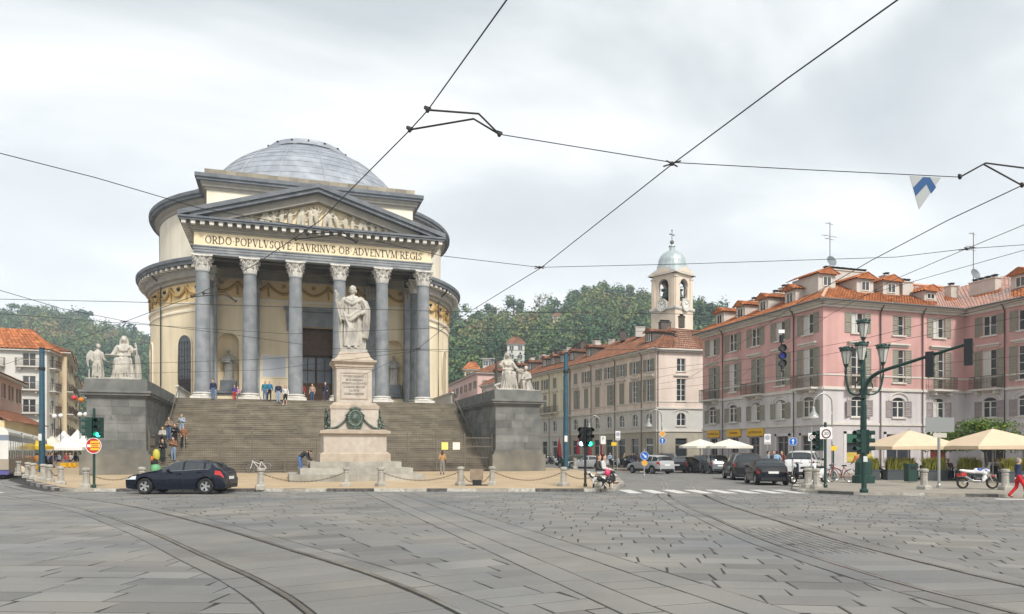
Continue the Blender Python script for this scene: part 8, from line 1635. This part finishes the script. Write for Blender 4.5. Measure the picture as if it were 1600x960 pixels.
on_stairs('person in a black coat in the middle of the stair group', 273.5, 58.7, 'phone', BLK, BLK, BRN)
on_stairs('woman in a striped top at the left of the stair group', 254, 58.2, 'folded', (.5, .48, .42), BLK, BLD, 1.64, long=True)
on_stairs('person in orange scarf and dark clothes at the right of the stair group', 287, 58.3, 'stand2', (.3, .12, .05), BLK)
on_stairs('man in black lowest on the left of the stair group', 254.5, 56.3, 'phone', BLK, (.03, .045, .04))
on_stairs('man in brown shirt and blue jeans lowest on the right of the stair group', 271, 56.6, 'phone', (.25, .12, .07), (.22, .3, .42))
x = vis(258.5, 65.5); person('boy in black sitting on the end of the left pier', (-9.3, 66.3, ZT - .46), R(70), 'sit', BLK, (.2, .2, .18), h=1.45)
t = thing('bag_pile', 'heap of a green bag and an orange ball at the open stair gate', 'bag', (vis(243, 54.2), 54.0, .3)); x = vis(243, 54.2)
b = MB(); b.ball((x, 54.0, .62), (.38, .3, .38), 12, 8); b.build('green_bag', mat('bag_green', (.12, .33, .16), rough=.5), t, True); b = MB(); b.ball((x - .3, 54.0, 1.3), (.24, .22, .22), 12, 8); b.build('orange_ball', mat('bag_orange', (.6, .16, .02), rough=.5), t, True); b = MB(); b.ball((x + .05, 54.15, 1.55), (.24, .2, .42), 12, 8); b.build('yellow_bag', mat('bag_yellow', (.45, .42, .06), rough=.5), t, True); b = MB(); b.ball((x - .05, 54.05, 1.05), (.26, .22, .3), 12, 8); b.build('dark_bag', cloth(BLK), t, True)
x, y = at(472, 41.0); person('man in dark jumper and jeans bending over beside the monument', (x, y, MZ + .33), R(75), 'bend', (.04, .04, .05), (.09, .17, .36), BRN, 1.74)
x, y = at(489, 40.9); t = thing('rucksack', 'small red and dark rucksack on the monument step', 'bag', (x, y, MZ + .66)); b = MB(); b.ball((x, y, MZ + .78), (.28, .2, .16), 12, 7); b.build('pack', mat('bag_dark_red', (.2, .06, .06), (.06, .05, .05), scale=8, rough=.8), t, True); b = MB(); b.ball((x + .1, y - .1, MZ + .86), (.12, .1, .09), 10, 6); b.build('pocket', cloth(RED), t, True)
x, y = at(691, 48.5); person('woman in a tan coat reading the notices on the fence', (x, y, pz(x, y)), PI - .2, 'phone', TAN, (.25, .24, .22), (.10, .03, .02), 1.58, long=True)
b = MB(); b.limb([(.2, .02, .95, .1), (.24, .02, .85, .1)]); me = baked(b, 'handbag', cloth((.12, .04, .03)), .02, 1); o = link('handbag', me, None, (x - .05, y, pz(x, y) - .02)); tag(o, 'brown handbag on the hip of the woman in the tan coat', 'bag')
SP_ = [(936.5, (.05, .05, .055), (.5, .49, .46), 'woman in black jacket and white trousers sitting on the corner bollard', (.12, .05, .025)), (944.5, (.6, .58, .55), (.03, .03, .03), 'woman in white jacket and black trousers sitting by the corner bollard', (.03, .02, .015))]
for px, tp, lg, lb, hr in SP_: x, y = at(px, 32.0); person(lb, (x, y, .36), R(55), 'sit', tp, lg, hr, 1.7, long=True)
x, y = at(947.5, 31.7); t = thing('handbag', 'bright pink bag held on the lap of the sitting woman', 'bag', (x, y, .8)); b = MB(); b.ball((x, y - .1, .85), (.13, .1, .16), 10, 7); b.build('pouch', mat('bag_pink', (.6, .05, .14), rough=.5), t, True); b = MB(); b.tube([(x - .1, y - .1, .95), (x, y - .1, 1.12), (x + .1, y - .1, .95)], .012, 5); b.build('strap', mat('bag_pink', (.6, .05, .14)), t)
def dog(label, px, d, rz, m, h=.5):
 x, y = at(px, d); b = MB(); s_ = h / .55
 L = lambda *P: b.limb([tuple(v * s_ for v in p) for p in P])
 L((-.22, 0, .42, .115), (.0, 0, .40, .105), (.24, 0, .41, .09)); L((-.24, 0, .46, .09), (-.36, 0, .58, .065)); L((-.38, 0, .62, .075), (-.47, 0, .6, .05), (-.55, 0, .58, .035))
 for s2 in (-1, 1): L((-.22, s2 * .07, .38, .05), (-.2, s2 * .07, .2, .032), (-.22, s2 * .07, .03, .03)); L((.22, s2 * .07, .38, .065), (.16, s2 * .08, .24, .042), (.27, s2 * .08, .15, .028), (.24, s2 * .08, .03, .03)); L((-.36, s2 * .06, .66, .03), (-.33, s2 * .08, .58, .02))
 L((.3, 0, .46, .03), (.42, 0, .5, .025), (.48, 0, .6, .02)); me = baked(b, 'dog', m, .02, 1); o = link('dog', me, None, (x, y, .14), rz); tag(o, label, 'dog', 'dogs at the corner bollard')
M_bw = mat('dog_black_white', (.02, .02, .02), (.6, .58, .55), scale=4.5, rough=.9, lo=.49, hi=.52)
dog('black and white dog standing by the women at the corner bollard', 936, 31.2, R(-30), M_bw, .62); dog('second black and white dog turned right beside the pink bag', 949, 31.4, R(200), M_bw, .55)
x, y = at(1591, 27.6); person('person in navy coat and red trousers walking at the right edge', (x, y, 0.01), R(60), 'walk', (.03, .04, .09), (.6, .02, .03), (.3, .28, .26), 1.5, (.4, .05, .05))
for px, d, pose, tp, lg, lb, rz in ((1208, 52, 'stand', (.05, .05, .07), BLK, 'person in dark jacket standing by the shop door', 20), (1214, 51, 'stand2', (.25, .4, .55), NAVY, 'person in pale blue shirt standing by the shop door', 200), (1222, 51.5, 'stand', (.25, .07, .05), GRY, 'person in dark red coat standing by the shop door', -60), (1200, 53, 'stand', (.4, .45, .5), BLK, 'person in grey shirt leaving the yellow signed shop', 90), (1341, 43, 'walk', ORG, BLK, 'person in orange top walking behind the ornate lamp post', 200), (1356, 43.5, 'stand', (.45, .38, .05), BLK, 'person in yellow top behind the signal mast', 170), (988, 82, 'stand', (.04, .04, .06), JEAN, 'person in dark jacket standing before the row house', 0), (991, 84, 'walk', (.05, .05, .06), BLK, 'second person in dark clothes before the row house', 40), (953, 86, 'stand', (.35, .45, .55), BLK, 'person in pale blue by the far scooters', 10), (975, 88, 'stand', (.4, .28, .1), GRY, 'person in tan by the far scooters', 80)): x, y = at(px, d); person(lb, (x, y, .12 if px > 1150 else 0.0), R(rz) + FC, pose, tp, lg, BRN)
# ------------------------------------------------------------------ cafe terrace at right
M_can = mat('beige_canvas', (.62, .48, .33), (.66, .52, .37), scale=2, rough=.85); M_canw = mat('white_canvas', (.74, .71, .62), (.68, .65, .56), scale=2, rough=.85); M_cred = mat('dark_red_canvas', (.16, .015, .02), rough=.9)
def parasol(label, px, d, w_, zr, za, m, cat='parasol', rz=CRZ, scallop=0):
 x, y = at(px, d); t = thing('parasol', label, cat, (x, y, .12), rz, 'cafe parasols'); n = 8; b = MB(); vs = [(0, 0, za)]; h = w_ / 2
 rim = [(h * math.cos(PI / 4 * k + PI / 8) * 1.05, h * math.sin(PI / 4 * k + PI / 8) * 1.05) for k in range(8)] if scallop else [(-h, -h), (0, -h), (h, -h), (h, 0), (h, h), (0, h), (-h, h), (-h, 0)]
 vs += [(a * .5, c * .5, za + (zr - za) * .46) for a, c in rim] + [(a, c, zr + (.04 if (not scallop and k % 2) else 0)) for k, (a, c) in enumerate(rim)] + [(a * .995, c * .995, zr - .18) for a, c in rim]
 fs = [(0, 1 + k, 1 + (k + 1) % 8) for k in range(8)] + [(1 + k, 9 + k, 9 + (k + 1) % 8, 1 + (k + 1) % 8) for k in range(8)] + [(9 + k, 17 + k, 17 + (k + 1) % 8, 9 + (k + 1) % 8) for k in range(8)]
 b.add(vs, fs); b.build('canopy', m, t, world=False); b = MB(); b.tube([(0, 0, 0), (0, 0, za + .1)], .04, 8); b.build('pole', M_gzinc, t, world=False); b = MB()
 for a, c in rim: b.tube([(0, 0, za - .06), (a * .97, c * .97, zr - .03)], .015, 4)
 b.build('ribs', M_gzinc, t, world=False); b = MB(); b.box(-.4, .4, -.4, .4, 0, .1); b.build('base', M_iron, t, world=False); return t
parasol('large beige cafe parasol in the middle of the right terrace', 1421, 44.5, 4.3, 1.95, 2.95, M_can); parasol('large beige cafe parasol cut by the right edge', 1551, 41.5, 4.4, 1.95, 2.95, M_can); parasol('white cafe parasol farther left by the city car', 1094, 62, 3.4, 2.15, 2.75, M_canw, scallop=1); parasol('white cafe parasol nearer the yellow signs', 1139, 60, 3.6, 2.12, 2.72, M_canw, scallop=1)
for k, px in enumerate((874, 903, 921, 940)):
 x, y = at(px, 92); t = thing('closed_parasol', ('first', 'second', 'third', 'fourth')[k] + ' of the furled dark red parasols, counted from the blue pole side', 'parasol', (x, y, .1), 0, 'furled red parasols'); b = MB(); b.loft([(0, 0, 1.0, .22, .22), (0, 0, 1.4, .3, .3), (0, 0, 2.6, .2, .2), (0, 0, 3.4, .05, .05)], 16, 6, .12); b.build('canopy', M_cred, t, True, False); b = MB(); b.tube([(0, 0, 0), (0, 0, 3.5)], .03, 6); b.build('pole', M_iron, t, world=False)
M_grass = foliage_mat('planter_grass', [(0, (.10, .12, .02)), (.5, (.22, .22, .04)), (1, (.36, .30, .06))]); M_leaf = foliage_mat('cafe_tree_leaf', [(0, (.03, .06, .015)), (.5, (.07, .13, .025)), (.8, (.13, .19, .03)), (1, (.28, .26, .05))])
for px, d, w_, lb in ((1362, 43, .7, 'small planter with yellow grass behind the signal mast'), (1406, 43, 1.7, 'dark planter with bushy yellow green grass left of the bin'), (1459, 42, 1.3, 'dark planter with yellow green grass behind the bollard'), (1515, 41, 1.2, 'dark planter with green grass above the motorcycle'), (1585, 39, 1.3, 'planter with tall green grass at the right edge')):
 x, y = at(px, d); t = thing('planter', lb, 'planter', (x, y, .12), CRZ, 'cafe planters'); b = MB(); b.box(-w_ / 2, w_ / 2, -.28, .28, 0, .55); b.box(-w_ / 2 - .03, w_ / 2 + .03, -.31, .31, .55, .61); b.build('trough', mat('planter_grey', (.06, .07, .075), rough=.6), t, world=False); g_ = random.Random(int(px)); b = MB()
 for k in range(int(420 * w_)):
  a = g_.uniform(0, 6.3); x0, y0 = g_.uniform(-w_ / 2, w_ / 2) * .9, g_.uniform(-.22, .22); l = g_.uniform(.5, .95); ln = g_.uniform(.1, .5) * l; p0 = Vector((x0, y0, .56)); p1 = p0 + Vector((ln * .4 * math.cos(a), ln * .4 * math.sin(a), l * .6)); p2 = p0 + Vector((ln * math.cos(a), ln * math.sin(a), l * .92)); s_ = Vector((-math.sin(a), math.cos(a), 0)) * .016; b.add([p0 - s_, p0 + s_, p1 + s_, p1 - s_, p2], [(0, 1, 2, 3), (3, 2, 4)], min(1, max(0, g_.gauss(.5, .2))))
 b.build('grass_tuft', M_grass, t, world=False, kind='stuff')
x, y = at(1540, 46.5); t = thing('cafe_tree', 'broad low green tree behind the right cafe parasol', 'tree', (x, y, .12)); b = MB(); b.tube([(x, y, .1), (x + .1, y, 1.0), (x - .05, y, 2.0)], .13, 8, .08); g_ = random.Random(8)
for k in range(9): a = g_.uniform(0, 6.3); l = g_.uniform(1.2, 2.6); b.tube([(x, y, 1.7 + k * .05), (x + l * .5 * math.cos(a), y + l * .5 * math.sin(a), 2.4), (x + l * math.cos(a), y + l * math.sin(a), 2.7 + g_.uniform(0, .8))], .05, 6, .012)
b.build('trunk', M_bark, t); b = MB(); crown(b, (x, y, 2.75), 2.9, 1.05, 5200, .085, g_, .5, .2, .25); crown(b, (x - 1.5, y, 2.35), 1.3, .6, 900, .08, g_, .7, .15, .2); crown(b, (x + .8, y + .3, 3.3), 1.6, .7, 1200, .08, g_, .55, .2, .2); b.build('crown', M_leaf, t)
x, y = at(1423, 39.5); t = thing('litter_bin', 'dark green square litter bin on the right pavement', 'litter bin', (x, y, .12), CRZ); b = MB(); b.box(-.24, .24, -.24, .24, .05, .92); b.build('body', M_grn, t, world=False); b = MB(); b.box(-.27, .27, -.27, .27, .92, 1.0); b.build('lid', M_grn, t, world=False); b = MB(); b.box(-.15, .15, -.245, -.235, .7, .85); b.build('slot', M_dark, t, world=False)
def table_set(label, px, d, seats, seed):
 x, y = at(px, d); t = thing('cafe_table', label, 'table', (x, y, .12), CRZ, 'cafe tables'); b = MB(); b.lathe([(.38, .7), (.4, .72), (.4, .745), (.01, .75)], (0, 0), 20); b.build('table_top', mat('table_top', (.3, .28, .25), rough=.5), t, world=False); b = MB(); b.tube([(0, 0, .03), (0, 0, .7)], .03, 8); b.lathe([(.26, .0), (.26, .03), (.04, .06)], (0, 0), 14); b.build('pedestal', M_iron, t, world=False)
 for k, (a, tp, lb) in enumerate(seats):
  cx, cy = x + .62 * math.cos(a), y + .62 * math.sin(a); face = math.atan2(y - cy, x - cx) + PI / 2; c = thing('cafe_chair', 'dark chair of the ' + lb, 'chair', (cx, cy, .12), face, 'cafe chairs'); q = MB(); q.box(-.2, .2, -.2, .2, .43, .46); q.build('seat', M_bplas, c, world=False); q = MB(); q.box(-.2, .2, .18, .21, .5, .84); q.build('backrest', M_bplas, c, world=False)
  for sx in (-1, 1):
   for sy in (-1, 1): q = MB(); q.tube([(sx * .17, sy * .17, 0), (sx * .18, sy * .18, .84 if sy > 0 else .43)], .013, 5); q.build('leg', M_iron, c, world=False)
  if tp: person(lb, (cx, cy, .1), face, 'sit', tp, (.04, .05, .08), random.Random(seed + k).choice((BRN, BLK, BLD)), 1.7, long=(seed + k) % 3 == 0, group='people at the cafe tables')
table_set('round cafe table left of the bushy planter', 1385, 45, [(R(170), (.06, .05, .07), 'person in dark top at the table left of the bushy planter'), (R(10), (.12, .12, .16), 'person in charcoal top facing left by the bushy planter')], 1)
table_set('round cafe table under the middle parasol', 1432, 45.5, [(R(60), (.03, .03, .035), 'person in black under the middle parasol'), (R(250), None, 'empty place under the middle parasol')], 2)
table_set('round cafe table behind the motorcycle', 1488, 43.5, [(R(180), (.6, .58, .56), 'person in white shirt seated behind the motorcycle'), (R(300), (.25, .35, .55), 'person in light blue shirt seated behind the motorcycle'), (R(60), (.15, .05, .05), 'person in dark red seated behind the motorcycle')], 3)
table_set('round cafe table under the tree', 1520, 45.5, [(R(150), (.03, .03, .03), 'person in black seated under the tree'), (R(20), (.05, .05, .06), 'person in dark grey seated under the tree')], 4)
table_set('round cafe table near the right edge', 1566, 42.5, [(R(190), (.35, .30, .24), 'person in beige seated near the right edge'), (R(30), (.1, .1, .12), 'person in grey seated near the right edge')], 5)
table_set('round cafe table by the white parasols', 1126, 63.5, [(R(190), (.05, .04, .05), 'person in dark clothes under the white parasols')], 6)
# ------------------------------------------------------------------ market at left
t = thing('tram', 'articulated tram with white rounded roof and purple skirt at the left edge', 'tram', (-22.5, 77.7, 0), R(101.5)); M_tw_ = mat('tram_white', (.70, .69, .64), (.60, .59, .54), scale=1.5, rough=.4); g_ = random.Random(3)
for k, (x0, x1) in enumerate(((-23.6, -14.4), (-13.6, -4.2), (-3.4, 5.2), (6.0, 13.0))):
 b = MB(); b.xprism([(-1.2, 2.86), (1.2, 2.86), (1.18, 3.05), (1.0, 3.3), (.6, 3.42), (0, 3.46), (-.6, 3.42), (-1.0, 3.3), (-1.18, 3.05)], x0, x1); b.build('roof', M_tw_, t, world=False); b = MB(); b.box(x0, x1, -1.2, 1.2, 2.5, 2.855); b.build('upper_band', mat('tram_grey_blue', (.20, .23, .29), rough=.4), t, world=False); b = MB(); b.box(x0, x1, -1.2, 1.2, .62, 1.3); b.build('side_panel', mat('tram_beige', (.30, .25, .19), (.36, .31, .24), scale=1, rough=.5), t, world=False); b = MB(); b.box(x0 + .05, x1 - .05, -1.19, 1.19, .3, .615); b.build('skirt', mat('tram_purple', (.10, .09, .26), rough=.4), t, world=False); b = MB(); b.box(x0 + .3, x1 - .3, -1.0, 1.0, .08, .3); b.build('bogie', M_iron, t, world=False)
 n = int((x1 - x0) / 1.45); w_ = (x1 - x0) / n; f_ = MB()
 for i in range(n + 1): f_.box(max(x0, x0 + i * w_ - .07), min(x1, x0 + i * w_ + .07), -1.185, 1.185, 1.302, 2.498)
 f_.build('window_posts', M_tw_, t, world=False)
 for i in range(n): b = MB(); b.box(x0 + i * w_ + .07, x0 + (i + 1) * w_ - .07, -1.17, 1.17, 1.302, 2.498); b.build('window', mat('tram_glass', (.12, .15, .13), (.20, .22, .18), scale=1.2, rough=.1, spec=.7), t, world=False)
 if k: b = MB(); b.box(x0 - .8, x0, -1.12, 1.12, .35, 3.2); b.build('bellows', mat('bellows_grey', (.12, .11, .105), rough=.9), t, world=False)
def gazebo(label, px, d, w_, m, zr=2.25, za=3.3, dpt=None):
 x, y = at(px, d); t = thing('market_gazebo', label, 'market stall', (x, y, .0), CRZ * .5, 'market tents down the left street'); h = w_ / 2; b = MB(); b.add([(-h, -h, zr), (h, -h, zr), (h, h, zr), (-h, h, zr), (-h * .4, -h * .4, zr + (za - zr) * .42), (h * .4, -h * .4, zr + (za - zr) * .42), (h * .4, h * .4, zr + (za - zr) * .42), (-h * .4, h * .4, zr + (za - zr) * .42), (0, 0, za), (-h, -h, zr - .3), (h, -h, zr - .3), (h, h, zr - .3), (-h, h, zr - .3)], [(0, 1, 5, 4), (1, 2, 6, 5), (2, 3, 7, 6), (3, 0, 4, 7), (4, 5, 8), (5, 6, 8), (6, 7, 8), (7, 4, 8), (9, 10, 1, 0), (10, 11, 2, 1), (11, 12, 3, 2), (12, 9, 0, 3)]); b.build('canopy', m, t, world=False)
 for sx in (-1, 1):
  for sy in (-1, 1): b = MB(); b.tube([(sx * h * .96, sy * h * .96, 0), (sx * h * .96, sy * h * .96, zr)], .03, 6); b.build('leg', M_gzinc, t, world=False)
 b = MB(); b.box(-h * .8, h * .8, -h * .6, -h * .1, .0, .85); b.build('counter', mat('gazebo_counter', (.25, .2, .15), (.35, .3, .2), scale=2, rough=.8), t, world=False)
M_canp = mat('bright_white_canvas', (.80, .80, .78), rough=.8)
gazebo('nearest white market tent left of the pier', 112, 72, 3.2, M_canp); gazebo('second white market tent beside the nearest one', 131, 74, 3.0, M_canp); gazebo('white market tent with tall peak farther back', 100, 95, 4.0, M_canp, 2.6, 4.6); gazebo('white market tent behind the traffic light', 121, 100, 4.0, M_canp, 2.6, 4.9); gazebo('farthest white market tent down the street', 138, 112, 4.5, M_canp, 2.7, 5.2); gazebo('yellow market canopy beside the left blue pole', 52, 66, 2.4, mat('yellow_canvas', (.75, .52, .02), rough=.8), 2.3, 3.0); gazebo('pale market canopy right of the left blue pole', 82, 84, 4.0, M_canw, 2.4, 3.6)
for px, d, lb in ((100, 70, 'left yellow crate on the market ground'), (108, 70.5, 'middle yellow crate on the market ground'), (115, 71, 'right yellow crate on the market ground'), (55, 60, 'yellow crate near the left blue pole')):
 x, y = at(px, d); t = thing('market_crate', lb, 'crate', (x, y, .0), CRZ, 'yellow market crates'); b = MB(); b.box(-.28, .28, -.2, .2, 0, .04); b.box(-.28, .28, -.2, -.17, .04, .75); b.box(-.28, .28, .17, .2, .04, .75); b.box(-.28, -.25, -.17, .17, .04, .75); b.box(.25, .28, -.17, .17, .04, .75); b.build('box', M_yel, t, world=False); b = MB(); b.box(-.29, .29, -.21, -.2, .3, .36); b.build('slot', M_ink, t, world=False)
MK = [(71, 68, BLK, 'walk', 'person in black nearest the blue pole at the market'), (76, 70, (.25, .2, .3), 'stand', 'person in mauve by the blue pole at the market'), (80, 69, NAVY, 'walk', 'person in navy crossing the market'), (84, 72, (.4, .35, .3), 'stand2', 'person in beige among the market stalls'), (88, 71, (.12, .1, .12), 'walk', 'person in charcoal among the market stalls'), (92, 76, (.3, .32, .4), 'stand', 'person in grey blue beside the yellow crates'), (104, 75, (.4, .1, .08), 'stand', 'person in red under the nearest white tent'), (110, 76, (.5, .48, .45), 'stand2', 'person in white under the nearest white tent'), (118, 73, BLK, 'walk', 'person in black walking right of the yellow crates'), (126, 78, (.1, .1, .14), 'stand', 'person in dark blue under the second white tent'), (131, 80, (.35, .2, .1), 'stand', 'person in brown under the second white tent'), (58, 64, (.5, .2, .05), 'stand', 'person in orange under the yellow canopy')]
for px, d, tp, pose, lb in MK: x, y = at(px, d); person(lb, (x, y, .0), R(random.Random(px).uniform(0, 360)), pose, tp, random.Random(px).choice((JEAN, BLK, GRY)), BRN, group='people at the market')
for px, py, c, lb in ((116, 622, (.55, .05, .05), 'red paper lantern over the left street'), (127, 625, (.65, .22, .02), 'orange paper lantern over the left street'), (136, 622, (.25, .27, .32), 'grey paper lantern over the left street')):
 d = 88; x, y = at(px, d); z = zat(py, d); t = thing('paper_lantern', lb, 'lantern', (x, y, z), 0, 'lanterns over the left street'); b = MB(); b.ball((0, 0, 0), (.34, .34, .3), 14, 9); b.build('shade', mat('lantern_%d' % px, c, rough=.7), t, True, False); b = MB(); b.tube([(0, 0, .4), (0, 0, 1.2)], .02, 4); b.build('cord', M_iron, t, world=False)
for px, py, lb in ((85, 651, 'white globe lamp left on the left street front'), (95, 650, 'white globe lamp second on the left street front'), (125, 648, 'white globe lamp behind the traffic light'), (134, 648, 'white globe lamp nearest the left pier')):
 d = 92; x, y = at(px, d); z = zat(py, d); t = thing('globe_lamp', lb, 'street lamp', (x, y, 0), 0, 'globe lamps in the left street'); b = MB(); b.tube([(0, 0, 0), (0, 0, z - .2)], .05, 6); b.build('pole', M_iron, t, world=False); b = MB(); b.ball((0, 0, z), .3, 12, 8); b.build('globe', mat('globe_glass', (.75, .75, .73), rough=.3), t, True, False)
# ------------------------------------------------------------------ haze
hb = MB(); hb.box(-720, 720, -100, 960, -3, 152); hm = bpy.data.materials.new('haze_air'); hm.use_nodes = True; hn = hm.node_tree; hn.nodes.clear(); ho = hn.nodes.new('ShaderNodeOutputMaterial'); hv = hn.nodes.new('ShaderNodeVolumePrincipled'); hv.inputs['Color'].default_value = (.78, .89, 1, 1); hv.inputs['Density'].default_value = .00045; hv.inputs['Anisotropy'].default_value = .0; hn.links.new(hv.outputs[0], ho.inputs['Volume'])
tag(hb.build('haze', hm), 'thin pale haze over the square and hills', None, None, 'stuff')
bpy.data.scenes.remove(BAKE)
